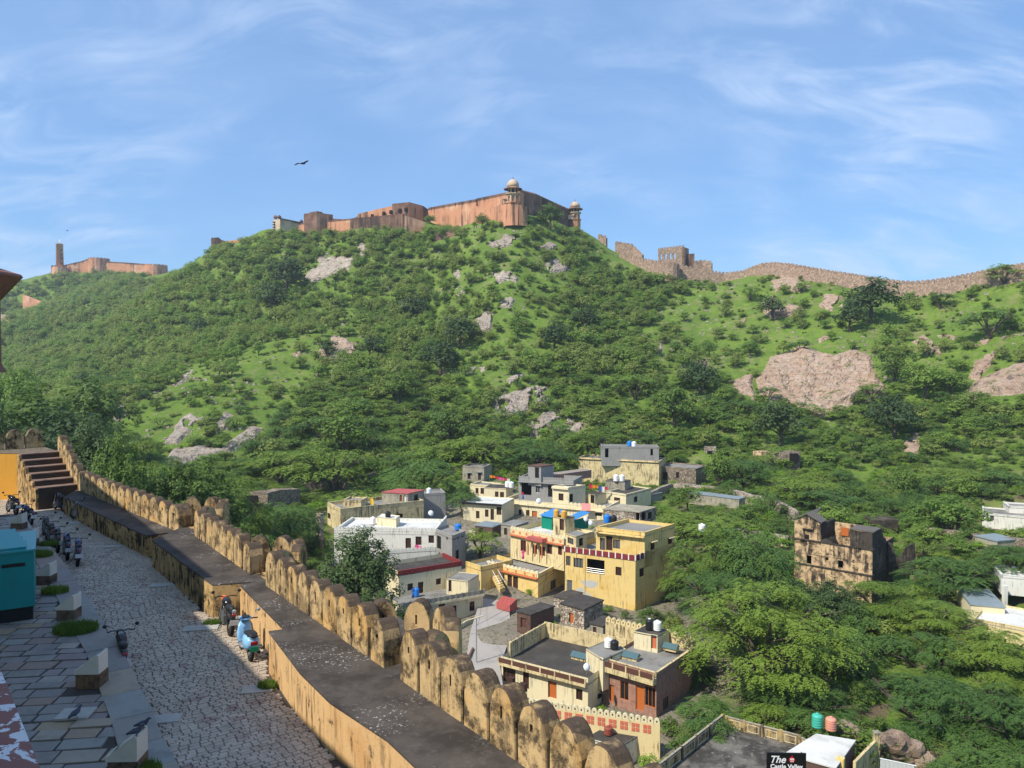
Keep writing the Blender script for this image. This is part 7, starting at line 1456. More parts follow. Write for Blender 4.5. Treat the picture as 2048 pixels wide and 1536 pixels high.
# small ruins on the slope
def small_ruin(lab, P, m, th_=2.5, hole=None):
    t_ = thing('small_ruin', lab, 'ruin', tuple(at(P[0][0], P[0][2], P[0][3])), 0, 'ruins below the hill'); wall_run(t_, P, th_, m, 'wall_stub')
    if hole: u, v, Y, w, h = hole; p = at(u, v, Y - .4); b = fmb(t_); b.box((p.x, p.y, p.z - h / 2), w, .6, h); b.build('doorway', M['dark'], t_)
small_ruin('pale pink ruined cottage on the lower slope', [(1506,902,930,212),(1534,904,930,208)], M['ruin'], 4, (1515,914,210,.6,.7)); small_ruin('broken dark arcade next to the pink ruined cottage', [(1540,902,930,208),(1560,905,930,206),(1580,903,930,205),(1600,906,930,204)], M['rubble'], 3, (1588,916,204,2.2,2.4))
small_ruin('small rubble doorway ruin above the stone annex', [(1408,893,915,222),(1432,894,915,221)], M['rubblew'], 2, (1420,908,221,1.5,1.8)); small_ruin('dark rubble pillar ruin on the slope above the annex', [(1372,878,898,232),(1388,880,898,231)], M['rubble'], 2, (1380,892,231,1,1.4)); small_ruin('lone rubble pillar behind the grey hillside storey', [(1271,874,892,228),(1286,876,892,228)], M['rubblew'], 2)
small_ruin('roofless rubble ruin with two bays behind the parapet trees', [(492,985,1012,172),(512,984,1014,170),(535,986,1014,168),(560,980,1012,170),(600,978,1010,174)], M['rubble'], 3, (505,1002,170,2.2,2.4)); small_ruin('dark rubble stub on the near spur', [(522,890,915,226),(533,891,915,225)], M['rubble'], 1.5, (527,900,225,.8,1.5))
fw = M['rubblew']
def field_wall(lab, P, h, m=fw):
    t_ = thing('field_wall', lab, 'wall', tuple(at(P[0][0], P[0][1], P[0][2])), 0, 'dry stone walls'); 
    G = [hit(u, v, Y - 25) or at(u, v, Y) for u, v, Y in P]; t_.location = G[0]
    for a, c in zip(G, G[1:]):
        b = fmb(t_); dd = Vector((c.x - a.x, c.y - a.y, 0)).normalized(); nn = Vector((-dd.y, dd.x, 0)); b.prism([a - Vector((0, 0, 2)), c - Vector((0, 0, 2)), c + Vector((0, 0, h)), a.lerp(c, .5) + Vector((0, 0, h * 1.08)), a + Vector((0, 0, h))], nn * .8); b.build('wall_length', m, t_)
field_wall('pale stone field wall running down from the annex past the acacias', [(1300,1005,170),(1345,985,178),(1400,990,172),(1460,998,165),(1500,1010,158),(1545,1020,152),(1590,1045,142)], 2.2)
field_wall('low stone wall between the tall yellow house and the acacias', [(1350,1090,124),(1400,1078,130),(1450,1078,130),(1500,1082,128),(1575,1095,124)], 1.8); field_wall('crumbling stone wall in front of the white valley house', [(1842,1085,124),(1880,1088,122),(1930,1095,120),(1990,1105,118),(2060,1112,116)], 2.4, M['rubble'])
field_wall('rough stone wall above the long stained house', [(600,985,188),(640,978,190),(690,980,189)], 1.8, M['rubble']); field_wall('old stone wall climbing from the long stained house into the trees', [(740,960,196),(780,945,202),(812,920,214),(828,912,218)], 1.4, M['rubble'])
tank_on(1404, 1062, at(1404,1062,131).z, M['whitep'], 'white water tank standing alone by the low stone wall', r=.6, h=1.2)
shd = hpx('sheet_roof_shed', 'long low shed with grey sheet roof against the pale field wall', (1375,985), (1478,998), 164, 3.0, 1006, 'greyold', roof='sheet', ph=0, par=''); shd.finish()
# valley houses on the far side
v1 = hpx('white_valley_house', 'whitewashed house with grey roofs at the edge of the valley', (1965,1026), (2056,1034), 148, 8, 1062, 'white', roof='roofgrey', ph=.3, par='flr'); v1.open('f',1980,1028,1988,1041,'window','shutter'); v1.finish()
v1b = hpx('white_roof_room', 'white upper room on the whitewashed valley house', (2018,1012), (2070,1015), 152, 5, 1030, 'white', roof='roofgrey', ph=.3, par='flr'); v1b.finish()
v2 = hpx('blue_sheet_shed', 'small shed with a pale blue sheet roof behind the crumbling wall', (1995,1082), (2036,1078), 122, 4, 1094, 'greyold', roof='sheet', ph=0, par=''); v2.finish()
v3 = hpx('flat_roof_house', 'yellow house with wide pale flat roof at the valley edge', (1950,1238), (2075,1262), 92, 9, 1300, 'yellow', roof='roofwhite', ph=.3, par='fr'); v3.finish()
v3b = hpx('grey_sheet_house', 'low building with a grey sheet roof behind the pale flat roof', (1942,1208), (2010,1214), 99, 8, 1240, 'cream', roof='sheet', ph=0, par=''); v3b.finish()
v4 = hpx('white_balcony_house', 'white balcony on a slim pillar above the flat roofs', (2003,1150), (2070,1156), 104, 6, 1172, 'white', roof='roofwhite', ph=.3, par='flr'); v4.finish()
b = v4.mb(); p = at(2010,1172,104); b.box((p.x + .2, p.y + .3, p.z - 4.5), .5, .5, 4.5); b.build('pillar', M['white'], v4.root)
num[:] = 0; den[:] = 0
for h in (ru, v1, v2, v3, v3b): settle((h.A, h.ex, h.ey, h.W, h.D, h.zb, True))
for h in (v1,):                                             # keep the slope in front of it low enough to see it
    q = h.A + h.ex * (h.W / 2) - h.ey * 10; w = np.clip(1 - (np.hypot(TX - q.x, TY - q.y) - 4) / 10, 0, 1) ** 2; num += w * (h.zb - 1.2); den += w
bl = np.clip(den * 1.6, 0, 1); TZ = TZ * (1 - bl) + bl * num / np.maximum(den, 1e-6)
me = bpy.data.objects['terrain'].data; me.vertices.foreach_set('co', np.stack([TX, TY, TZ], -1).reshape(-1)); me.update()
bl_ = thing('white_balustrade', 'white balustrade at the foot of the rocks behind the terrace building', 'balustrade', tuple(at(1760,1536,66)), 0)
for i in range(26): p = at(1762 + i * 2.6, 1527 + i * .55, 66); b = fmb(bl_); b.box((p.x, p.y, p.z - .45), .07, .07, .9); b.build('baluster', M['whitep'], bl_)
for dz in (0, .5): p, q = at(1760,1527,66), at(1832,1542,66); b = fmb(bl_); b.tube([p + Vector((0, 0, .45 - dz * 1.8)), q + Vector((0, 0, .45 - dz * 1.8))], .06, 5); b.build('rail', M['whitep'], bl_)
for i, (u, v, r) in enumerate(((1785,1478,1.6),(1800,1492,1.3),(1778,1500,1.1),(1822,1490,1.2),(1840,1516,1.4),(1812,1508,1.2),(1700,1462,1.2),(1690,1448,1.0))):
    p = at(u, v, 72); rr = random.Random(i); bm = bmesh.new(); bmesh.ops.create_icosphere(bm, subdivisions=2, radius=r)
    for vv in bm.verts: vv.co *= rr.uniform(.78, 1.12); vv.co.z *= .75
    m_ = bpy.data.meshes.new('boulder'); bm.to_mesh(m_); bm.free(); m_.materials.append(M['rock']); o_ = mesh_obj('boulder', m_); o_.location = p - Vector((0, 0, .3)); tag(o_, 'pale boulder in the rock heap behind the whitewashed shed', 'rock', 'boulders behind the shed')
# ---------------------------------------------------------------- vegetation
def leafmat(name, c1, c2, c3, trans=0.25):
    t = NT(name); rv = t.rand(); n1 = t.noise(0.5, 3); n2 = t.noise(3.0, 3)
    c = t.mix(t.ramp(t.math('ADD', t.math('MULTIPLY', rv, .7), t.math('MULTIPLY', n1, .5)), .25, .85), c1, c2)
    c = t.mix(t.math('MULTIPLY', t.ramp(n2, .45, .7), .5), c, c3)
    t.set(t.b.inputs['Base Color'], c); t.b.inputs['Roughness'].default_value = .6; t.b.inputs['Specular IOR Level'].default_value = .25
    tr = t.n.new('ShaderNodeBsdfTranslucent'); mx = t.n.new('ShaderNodeMixShader'); mx.inputs[0].default_value = trans
    t.l.new(t.mix(.5, c, tuple(min(1, x * 1.5) for x in c2)), tr.inputs[0]); t.l.new(t.b.outputs[0], mx.inputs[1]); t.l.new(tr.outputs[0], mx.inputs[2]); t.l.new(mx.outputs[0], t.n['Material Output'].inputs['Surface']); return t.m
LM = dict(acacia=leafmat('acacia_leaves', (0.070, 0.140, 0.034), (0.110, 0.195, 0.042), (0.175, 0.275, 0.055), .3),
          acaciay=leafmat('yellow_acacia_leaves', (0.110, 0.180, 0.028), (0.170, 0.250, 0.034), (0.25, 0.34, 0.05), .25),
          scrub=leafmat('hill_scrub_leaves', (0.130, 0.222, 0.044), (0.205, 0.305, 0.056), (0.25, 0.35, 0.07), .42),
          olive=leafmat('olive_scrub_leaves', (0.180, 0.248, 0.060), (0.255, 0.315, 0.074), (0.28, 0.34, 0.09), .42),
          dark=leafmat('dark_leaves', (0.044, 0.080, 0.028), (0.072, 0.118, 0.034), (0.10, 0.15, 0.045), .25),
          broad=leafmat('broad_leaves', (0.075, 0.135, 0.026), (0.125, 0.200, 0.032), (0.18, 0.25, 0.04), .28),
          bright=leafmat('bright_herb_leaves', (0.13, 0.25, 0.022), (0.20, 0.33, 0.030), (0.25, 0.38, 0.04), .3),
          grass=leafmat('grass_blades', (0.09, 0.16, 0.025), (0.14, 0.22, 0.03), (0.18, 0.25, 0.045)))
M['bark'] = plain('bark', (0.085, 0.065, 0.05), .95, .3, 4)
def quads_mesh(name, C, N, S, A, m, up=None, rs=None):
    """leaf faces: centres, normals, half sizes (long, short), optional long axis"""
    n = len(C); rs = rs or np.random.default_rng(1); N = N / (np.linalg.norm(N, axis=1, keepdims=True) + 1e-9)
    if up is None: up = rs.normal(size=(n, 3))
    t1 = up - (up * N).sum(1, keepdims=True) * N; t1 /= np.linalg.norm(t1, axis=1, keepdims=True) + 1e-9; t2 = np.cross(N, t1)
    S = np.asarray(S).reshape(-1, 1); A = np.asarray(A).reshape(-1, 1)
    V = np.stack([C - t1 * S, C + t2 * A * .9 - t1 * S * .1, C + t1 * S, C - t2 * A * .9 + t1 * S * .1], 1).reshape(-1, 3)
    me = bpy.data.meshes.new(name); me.vertices.add(4 * n); me.loops.add(4 * n); me.polygons.add(n)
    me.vertices.foreach_set('co', V.ravel()); me.loops.foreach_set('vertex_index', np.arange(4 * n)); me.polygons.foreach_set('loop_start', np.arange(0, 4 * n, 4)); me.polygons.foreach_set('loop_total', np.full(n, 4))
    me.update(); me.validate(); me.materials.append(m); return me
def sph(rs, n):
    v = rs.normal(size=(n, 3)); return v / np.linalg.norm(v, axis=1, keepdims=True)
def crown_dome(seed, nclump, nleaf, leaf, m, zlo=.05, flat=.55, clr=.16, lump=.25):
    """rounded uneven crown made of leaf clumps; unit width, unit height"""
    rs = np.random.default_rng(seed); d = sph(rs, nclump * 2); d = d[d[:, 2] > -.25][:nclump]; k = len(d)
    rad = (.36 + lump * (rs.random(k) - .5)) ; cen = d * rad[:, None]; cen[:, 2] = cen[:, 2] * 1.05 + .52
    inn = rs.random(k) < .15; cen[inn, :2] *= .5
    C = []; N = []
    for c in cen:
        o = sph(rs, nleaf); r = clr * rs.uniform(.7, 1.25) * np.cbrt(rs.random(nleaf)); p = c + o * r[:, None] * np.array([1, 1, .75]); C.append(p); N.append(o * .8 + (c - np.array([0, 0, .4])) * 1.0 + rs.normal(size=(nleaf, 3)) * .35 + np.array([0, 0, .35]))
    C = np.concatenate(C); N = np.concatenate(N); C[:, 2] = np.maximum(C[:, 2], zlo) / 1.07; N[:, 2] += .45; n = len(C); S = leaf * rs.uniform(.6, 1.3, n); return quads_mesh('crown', C, N, S, S * .6, m, rs=rs)
def crown_acacia(seed, npad, ntwig, nleaf, leaf, m, tw=.17, droop=1.0, plo=.13, phi=.22, lay=.10):
    """feathery layered crown: drooping sprays spread over flat pads; unit width, unit height"""
    rs = np.random.default_rng(seed); pads = []
    for i in range(npad):
        a = rs.random() * 6.283; r = .40 * math.sqrt((i + .3) / npad); pads.append((r * math.cos(a + i * 2.4), r * math.sin(a + i * 2.4), .88 - 1.15 * r * r * 2.2 + rs.uniform(-1.6 * lay, .5 * lay), rs.uniform(plo, phi)))
    C = []; N = []; U = []
    for (px, py, pz, pr) in pads:
        for _ in range(ntwig):
            a = rs.random() * 6.283; rr = pr * math.sqrt(rs.random()); x, y = px + rr * math.cos(a), py + rr * math.sin(a); z = pz + .55 * pr * (1 - (rr / pr) ** 2) - rs.random() * .03
            o = np.array([x * .9 + math.cos(a) * .35, y * .9 + math.sin(a) * .35, .10]); o[:2] += rs.normal(size=2) * .22; o /= np.linalg.norm(o); L = tw * rs.uniform(.6, 1.25); t_ = np.linspace(.05, 1, nleaf)
            P = np.array([x, y, z]) + o * (L * t_)[:, None]; P[:, 2] -= droop * L * .75 * t_ ** 2.0
            T = o[None] + np.array([0, 0, -1.0])[None] * (droop * 1.5 * t_)[:, None]; side = np.cross(o, [0, 0, 1.0]); side /= np.linalg.norm(side) + 1e-9; sg = np.where(np.arange(nleaf) % 2 == 0, 1, -1)[:, None]
            C.append(P + side * sg * leaf * .35 + rs.normal(size=P.shape) * leaf * .25); U.append(T * .6 + side * sg * .8 + rs.normal(size=P.shape) * .2); N.append(np.array([0, 0, 1.0]) + o * .5 + rs.normal(size=P.shape) * .35)
    C, N, U = map(np.concatenate, (C, N, U)); n = len(C); S = leaf * rs.uniform(.7, 1.25, n); C[:, 2] = np.maximum(C[:, 2], .04); return quads_mesh('crown', C, N, S, S * .42, m, U, rs)
def trunk_mesh(seed, kind):
    r = random.Random(seed); b = MB()
    if kind == 'acacia':
        for i in range(5):
            a = i * 1.26 + r.uniform(-.3, .3); e = r.uniform(.22, .36); b.tube([(0, 0, -.05), (.05 * math.cos(a), .05 * math.sin(a), .22), (e * .6 * math.cos(a), e * .6 * math.sin(a), .50), (e * math.cos(a), e * math.sin(a), .74)], [.028, .02, .013, .005], 5)
            for q in range(2): a2 = a + r.uniform(-.7, .7); b.tube([(e * .6 * math.cos(a), e * .6 * math.sin(a), .50), ((e + .08) * math.cos(a2), (e + .08) * math.sin(a2), .66)], [.009, .003], 4)
    else:
        b.tube([(0, 0, -.06), (.02, .01, .2), (0, .02, .45), (-.01, 0, .75)], [.04, .032, .024, .008], 6)
        for i in range(6): a = i * 1.05 + r.uniform(-.3, .3); z = r.uniform(.2, .5); b.tube([(0, 0, z), (.18 * math.cos(a), .18 * math.sin(a), z + .14), (.34 * math.cos(a), .34 * math.sin(a), z + .22)], [.018, .011, .004], 4)
    return b.mesh('trunk', M['bark'])
TR = {'acacia': [trunk_mesh(i, 'acacia') for i in range(3)], 'broad': [trunk_mesh(i + 9, 'broad') for i in range(3)]}
CR = {}                                                     # crowns: fine ones for trees near the wall, lighter ones for the slope
CR['acacia_fine'] = [crown_acacia(100 + i, 34, 44, 12, .0135, LM['acacia' if i % 3 else 'acaciay'], .10, 1.1, .065, .13, .20) for i in range(5)]
CR['acacia_big'] = [crown_acacia(110 + i, 78, 34, 11, .0092, LM['acacia' if i != 1 else 'acaciay'], .062, 1.2, .04, .085, .24) for i in range(3)]
CR['acacia_mid'] = [crown_acacia(120 + i, 22, 26, 9, .020, LM['acacia' if i % 3 else 'acaciay'], .13, 1.0, .09, .16, .12) for i in range(5)]
CR['acacia_low'] = [crown_acacia(130 + i, 16, 14, 6, .036, LM['scrub' if i % 2 else 'acacia'], .15, 1.0, .10, .17, .12) for i in range(4)]
CR['dark_fine'] = [crown_dome(140 + i, 190, 75, .018, LM['dark'], .05, .6, .095, .3) for i in range(2)]
CR['broad_fine'] = [crown_dome(150 + i, 170, 60, .021, LM['broad'], .05, .6, .095, .3) for i in range(3)]
CR['broad_mid'] = [crown_dome(160 + i, 70, 26, .035, LM['broad' if i < 2 else 'scrub'], .05, .6, .13, .3) for i in range(4)]
CR['dark_mid'] = [crown_dome(165 + i, 70, 26, .035, LM['dark'], .05, .6, .13, .3) for i in range(2)]
CR['scrub_low'] = [crown_dome(170 + i, 46, 18, .052, LM['scrub' if i < 4 else 'olive'], .0, .55, .16, .34) for i in range(8)]
CR['herb'] = [crown_dome(180 + i, 30, 22, .05, LM['bright'], .0, .5, .18, .35) for i in range(3)]
CR['herb_green'] = [crown_dome(190 + i, 34, 26, .045, LM['broad'], .0, .5, .18, .35) for i in range(2)]
PROTO = {}
def tree(kind, base, w, h, rz, label, name='tree', group=None, rnd_=random.Random(77)):
    key = kind; cr_l = CR[kind]; i = rnd_.randrange(len(cr_l)); o = empty(name, base, rz); o.scale = (w, w, h); tag(o, label, 'tree', group)
    mesh_obj('crown', cr_l[i], o); tk = TR['acacia' if 'acacia' in kind else 'broad']; mesh_obj('trunk', tk[i % len(tk)], o); return o
KEEP = []                                                   # ground already taken by traced trees (x, y, r)
def tpx(kind, u, vc, w, h, Y, label, group=None):
    """crown centre pixel, crown width and height in pixels, distance"""
    c = at(u, vc, Y); W = w * Y / FPX; Hc = h * Y / FPX; g = th(c.x, c.y); top = c.z + Hc / 2; Ht = max(top - g, Hc * .75)
    KEEP.append((c.x, c.y, W * .42)); return tree(kind, (c.x, c.y, top - Ht), W, Ht, random.Random(int(u * 7 + vc)).uniform(0, 6.28), label, group=group)
# traced trees near the village
GA = 'spreading acacias in the valley'
for a in [
 ('acacia_big',1530,1300,400,290,88,'huge spreading feathery acacia overhanging the brick front house'),('acacia_big',1420,1120,230,140,112,'feathery acacia beside the tall yellow house'),('acacia_fine',1505,1105,200,120,110,'feathery acacia between the low stone wall and the ruined mansion'),
 ('acacia_big',1450,1190,230,130,101,'feathery acacia below the flank of the tall yellow house'),('dark_fine',1650,1230,130,150,100,'dark rounded bush tree below the ruined mansion'),('acacia_fine',1760,1215,190,110,101,'feathery acacia under the blackened corner of the ruined mansion'),
 ('acacia_big',1870,1260,230,120,95,'feathery acacia with a dark gap under its crown near the grey sheet roof'),('acacia_fine',1985,1330,220,150,86,'feathery acacia below the pale flat roof'),('acacia_big',1850,1330,240,140,89,'feathery acacia in the middle of the valley thicket'),
 ('acacia_big',1880,1450,330,200,78,'wide drooping acacia above the white balustrade'),('acacia_big',2020,1470,260,190,74,'drooping acacia at the outer edge below the pale flat roof'),('acacia_big',1990,1560,300,150,68,'drooping acacia above the pale boulders, lowest of all'),
 ('acacia_fine',1690,1340,180,200,90,'yellow tinged acacia beside the huge spreading one'),('acacia_fine',1380,1350,120,120,93,'small acacia leaning on the brick house flank'),('acacia_big',1600,1410,260,120,82,'low acacia shading the terrace building parapet'),('acacia_fine',1420,1440,140,90,79,'low dark acacia between the boundary wall and the terrace building'),
 ('acacia_mid',1440,1050,210,50,138,'acacia on the grass in front of the pale field wall'),('acacia_mid',1370,1038,130,45,145,'acacia beside the unfinished brick house'),('acacia_mid',1490,945,150,70,190,'acacia beside the pale pink ruined cottage'),('broad_mid',1440,935,60,80,185,'round leafy tree beside the stone annex'),
 ('acacia_mid',1660,1008,170,60,160,'acacia behind the gable of the ruined mansion'),('acacia_mid',1600,975,160,60,170,'acacia under the broken dark arcade'),('broad_mid',1810,985,60,110,165,'slim leafy tree on the open slope behind the mansion'),('broad_mid',1915,1040,120,105,135,'glossy leafy tree in front of the white valley house'),('broad_mid',1855,1030,90,80,142,'glossy leafy bush tree near the crumbling wall'),
 ('acacia_mid',1730,1050,150,60,145,'acacia over the black ruin stub'),('acacia_mid',1900,960,170,60,178,'acacia in the upper valley above the white house'),('acacia_mid',2010,970,150,60,172,'acacia at the valley edge above the white house'),('acacia_fine',1900,1150,200,80,110,'acacia below the crumbling stone wall'),('acacia_fine',2030,1120,140,70,110,'acacia between the crumbling wall and the white balcony'),
 ('dark_fine',715,1135,175,155,100,'dense dark tree rising beside the maroon parapet house'),('dark_fine',745,1215,140,80,94,'dark bush beneath the dense dark tree by the parapet'),('broad_fine',690,1235,150,70,88,'leafy bush just outside the sunlit merlons'),
 ('acacia_fine',555,1040,180,85,135,'feathery acacia between the parapet bay and the long stained house'),('acacia_fine',470,1000,150,90,125,'feathery acacia behind the far bay of the parapet'),('broad_fine',400,975,200,110,108,'leafy tree filling the bend behind the parapet'),('broad_fine',240,912,125,95,100,'yellow green rounded tree behind the stair merlons'),
 ('dark_fine',180,888,160,95,112,'dark leafy tree behind the top of the stone stairs'),('broad_mid',60,822,200,105,150,'leafy tree above the landing terrace'),('dark_mid',120,850,180,90,135,'dark tree behind the landing terrace merlons'),('broad_mid',170,790,150,80,190,'leafy tree at the foot of the near spur'),('broad_mid',20,770,120,100,200,'leafy tree close to the palace pillar'),('dark_mid',5,830,60,90,120,'dark tree touching the palace pillar'),
 ('acacia_mid',665,925,190,85,190,'wide acacia above the long stained house'),('acacia_mid',850,955,180,85,182,'wide acacia above the grey cement block'),('acacia_mid',560,925,150,70,200,'acacia at the foot of the grey rock slabs'),('acacia_mid',950,895,170,70,212,'acacia above the small grey house'),('acacia_mid',1075,903,150,55,214,'acacia behind the unfinished grey house'),('acacia_mid',1180,872,130,50,222,'acacia above the big hillside house'),
 ('acacia_mid',925,995,70,60,165,'small acacia beside the white terrace house'),('acacia_mid',960,1085,85,70,134,'small acacia in the lane behind the ornate house'),('broad_mid',1375,1000,60,60,165,'leafy bush beside the clothes line rooms'),('broad_fine',350,960,120,80,104,'leafy bush outside the far merlons'),('broad_fine',520,1090,120,60,105,'leafy bush outside the middle bay'),
 ]: tpx(*a, group=GA)
# notable trees higher up the hill
GH = 'trees standing out on the hill'
for u, v, w, kind, lab in [
 (1100,440,60,'broad_mid','bright leafy tree against the dark fort wall'),(860,440,24,'broad_mid','small tree at the step of the fort wall'),(965,445,34,'broad_mid','tree below the red fort wall near the corner bastion'),(1545,620,60,'dark_mid','dark tree above the round boulder under the ridge wall'),(1500,585,50,'acacia_low','dark tree leaning on the ridge wall'),(1428,548,42,'broad_mid','tree in front of the ridge wall beside the ruined gatehouse'),
 (1628,545,44,'acacia_low','flat topped tree on the crest of the ridge wall'),(1846,566,50,'acacia_low','sparse tree above the dip of the ridge wall'),(2008,545,72,'acacia_low','flat topped tree behind the ridge wall end'),(1740,610,110,'dark_mid','large dark tree clump below the dip of the ridge wall'),(1700,640,70,'dark_mid','dark tree under the large clump on the ridge slope'),(1880,600,60,'acacia_low','acacia touching the lower ridge wall'),(1980,640,110,'acacia_low','wide acacia on the open slope below the ridge wall'),
 (1790,840,110,'dark_mid','broad dark tree at the foot of the pink cliff'),(1560,855,110,'dark_mid','low dark tree under the pink cliff'),(1790,740,80,'broad_mid','tree in the gully beside the pink cliff'),(1850,770,90,'broad_mid','bright leafed tree in the gully between the two cliffs'),(1745,780,60,'acacia_low','grey green acacia at the cliff edge'),(1600,690,50,'acacia_low','acacia growing over the top of the pink cliff'),(1500,700,40,'broad_mid','small tree on the open grass beside the cliff'),
 (1900,770,70,'broad_mid','dark leafed tree below the upper rock shelf'),(1350,820,100,'broad_mid','golden green tree at the foot of the long spur'),(1270,770,90,'acacia_low','blue green acacia on the flank of the spur'),(1400,760,90,'dark_mid','dark tree in the gully below the spur'),(920,670,80,'dark_mid','dark tree beside the grey rock on the spur'),(1110,680,70,'dark_mid','dark tree in the middle of the spur'),(1170,640,60,'dark_mid','dark tree on the shaded flank of the spur'),
 (880,720,90,'dark_mid','dark tree in the gully between the spurs'),(740,700,60,'dark_mid','dark tree beside the rock on the second spur'),(655,700,44,'dark_mid','small dark tree standing before the rock on the second spur'),(575,560,90,'dark_mid','tall dark tree left of the streaked rock slab below the fort'),(545,600,80,'dark_mid','dark tree below the tall dark one under the fort'),(830,620,70,'dark_mid','dark tree high in the gully'),(860,700,60,'broad_mid','leafy tree low in the gully'),
 (690,880,120,'broad_mid','golden green tree on the lower slope above the village'),(640,850,90,'acacia_low','acacia above the golden green tree'),(900,865,100,'broad_mid','leafy tree above the small grey house'),(800,780,80,'broad_mid','yellow green tree where the gully opens'),(380,805,30,'scrub_low','lone bush on the bright grass spur'),(400,660,50,'dark_mid','dark tree in the wide green slope'),(175,770,60,'dark_mid','dark tree at the edge of the wide slope'),
 ]:
    p = hit(u, v + w * .35, 150)
    if p is None: continue
    W = w * p.y / FPX; KEEP.append((p.x, p.y, W * .4)); lab = lab.replace('left of', 'beside'); tree(kind, (p.x, p.y, p.z - .3), W, W * (.66 if 'acacia' in kind else .92), random.Random(u).uniform(0, 6.28), lab, group=GH)
# scattered scrub: thick on the flanks, open on the grassy spurs
OPEN = [(1000,600,160,130,.42),(985,770,110,90,.42),(700,600,120,60,.55),(590,720,150,60,.4),(1200,600,90,80,.75),(1420,690,160,110,.35),(1620,640,160,80,.3),(1850,700,220,90,.25),(1700,900,300,70,.5),(800,660,120,100,.7),(1010,560,110,70,.22),(1040,480,70,40,.35),(1000,690,60,60,.35),(960,760,60,60,.35),(990,640,80,50,.3),(470,760,170,50,.18),(340,830,110,50,.12),(560,710,100,40,.22),(430,850,110,60,.18),(690,690,60,40,.4),
        (1430,640,110,75,.16),(1560,640,90,60,.2),(1640,650,90,60,.25),(1850,640,170,45,.10),(1950,690,140,50,.10),(1900,610,120,30,.2),(1700,880,230,45,.35),(1950,880,120,50,.45),(1500,740,80,60,.25),(880,610,35,60,.25),(1380,700,60,60,.35),(650,560,60,40,.3),(960,480,70,30,.35),(720,590,50,30,.4),(1620,740,140,70,.05),(1990,770,90,50,.1),(370,880,80,50,.1),(480,880,70,30,.2),(1040,800,70,40,.3)]
rs = np.random.default_rng(42)
def scatter(n, y0, y1, tmax=.95):
    n = int(n * 1.28)
    Y = np.sqrt(rs.random(n) * (y1 ** 2 - y0 ** 2) + y0 ** 2); X = (rs.random(n) * 2 - 1) * tmax * Y; return X, Y
def to_px(X, Y, Z): d = Y * CP - Z * SP; return 1024 + FPX * X / d, 768 - FPX * (Y * SP + Z * CP) / d
OPENP = [([(215,860),(330,785),(480,712),(600,672),(700,645),(735,700),(640,745),(580,800),(540,860),(490,930),(340,945),(230,890)], .10), ([(1040,430),(1110,470),(1145,560),(1100,640),(1060,720),(1010,800),(925,810),(890,720),(945,650),(910,580),(950,500),(1000,450)], .26),
         ([(1340,600),(1480,565),(1640,575),(1800,600),(2060,575),(2060,750),(1780,705),(1500,745),(1395,725)], .10), ([(1560,865),(2060,835),(2060,965),(1700,965),(1560,925)], .30), ([(840,560),(905,540),(915,640),(870,670)], .3)]
HB = []                                                     # what must stay in sight: photo boxes of the houses, ruins and walls
for f in FOOT + [(ru.A, ru.ex, ru.ey, ru.W, ru.D, ru.zb, True)] + [(h.A, h.ex, h.ey, h.W, h.D, h.zb, True) for h in (v1, v2, v3, v3b, v4, shd)]:
    pass
for h in HOUSES + [ru, v1, v1b, v2, v3, v3b, v4, shd]:
    c8 = [project((q.x, q.y, z)) for q in (h.A, h.B, h.B + h.ey * h.D) for z in (h.zb + 1.2, h.zt)]; HB.append((min(c[0] for c in c8), min(c[1] for c in c8), max(c[0] for c in c8), max(c[1] for c in c8), min(h.A.y, h.B.y)))
HB += [(1300,965,1480,1003,170),(1480,985,1600,1045,142),(1350,1058,1500,1075,128),(1842,1058,2060,1105,117),(1745,1060,1835,1150,116),(1505,900,1602,928,204),(1405,890,1435,915,221),(490,980,600,1010,168),(1746,1040,1797,1062,140)]
def hides(c):
    u, vt = to_px(c[0], c[1], c[2] + c[4]); vb = to_px(c[0], c[1], c[2])[1]; hw = .42 * c[3] / c[1] * FPX
    return any(c[1] < q[4] + 1 and u + hw > q[0] and u - hw < q[2] and vt < q[3] and vb > q[1] for q in HB)
def density(X, Y, Z):
    u, v = to_px(X, Y, Z); f = np.ones(len(X))
    for (cu, cv, ru, rv, k) in OPEN: q = ((u - cu) / ru) ** 2 + ((v - cv) / rv) ** 2; f = np.minimum(f, k + (1 - k) * np.clip((q - .55) / .7, 0, 1))
    for poly, k in OPENP: f = np.where(inside(u, v, poly), np.minimum(f, k), f)
    return f * (.75 + .5 * vnoise(X / 22, Y / 22, 77)), u, v
def blocked(X, Y, marg):
    bad = np.zeros(len(X), bool)
    for f in FOOT: bad |= foot_dist(f, X, Y) < marg
    bad |= ((X - mlp(18).x) * out_ml.x + (Y - mlp(18).y) * out_ml.y < 3.5) & (Y < 75)
    for poly in TAKEN: bad |= inside(X, Y, poly)
    return bad
FOOT.append((ru.A, ru.ex, ru.ey, ru.W, ru.D, ru.zb, True)); FOOT.extend([(h.A, h.ex, h.ey, h.W, h.D, h.zb, True) for h in (v1, v2, v3, v3b, v4, shd)])
TAKEN = [[(p.x, p.y) for p in pts4], [(p.x, p.y) for p in [onz(u, v, -37.3) for u, v in [(890,1400),(930,1335),(930,1250),(955,1200),(920,1140),(910,1100),(950,1100),(985,1140),(1030,1200),(1040,1262),(1060,1330),(1020,1400)]]],
         [(p.x, p.y) for p in [onz(u, v, -38.6) for u, v in [(1000,1370),(1200,1430),(1330,1450),(1330,1500),(1050,1470)]]], [(p.x, p.y) for p in [at(1700,1536,64), at(1700,1440,76), at(1850,1500,74), at(1850,1560,64)]]]
cand = []                                                   # x, y, z, width, height, class
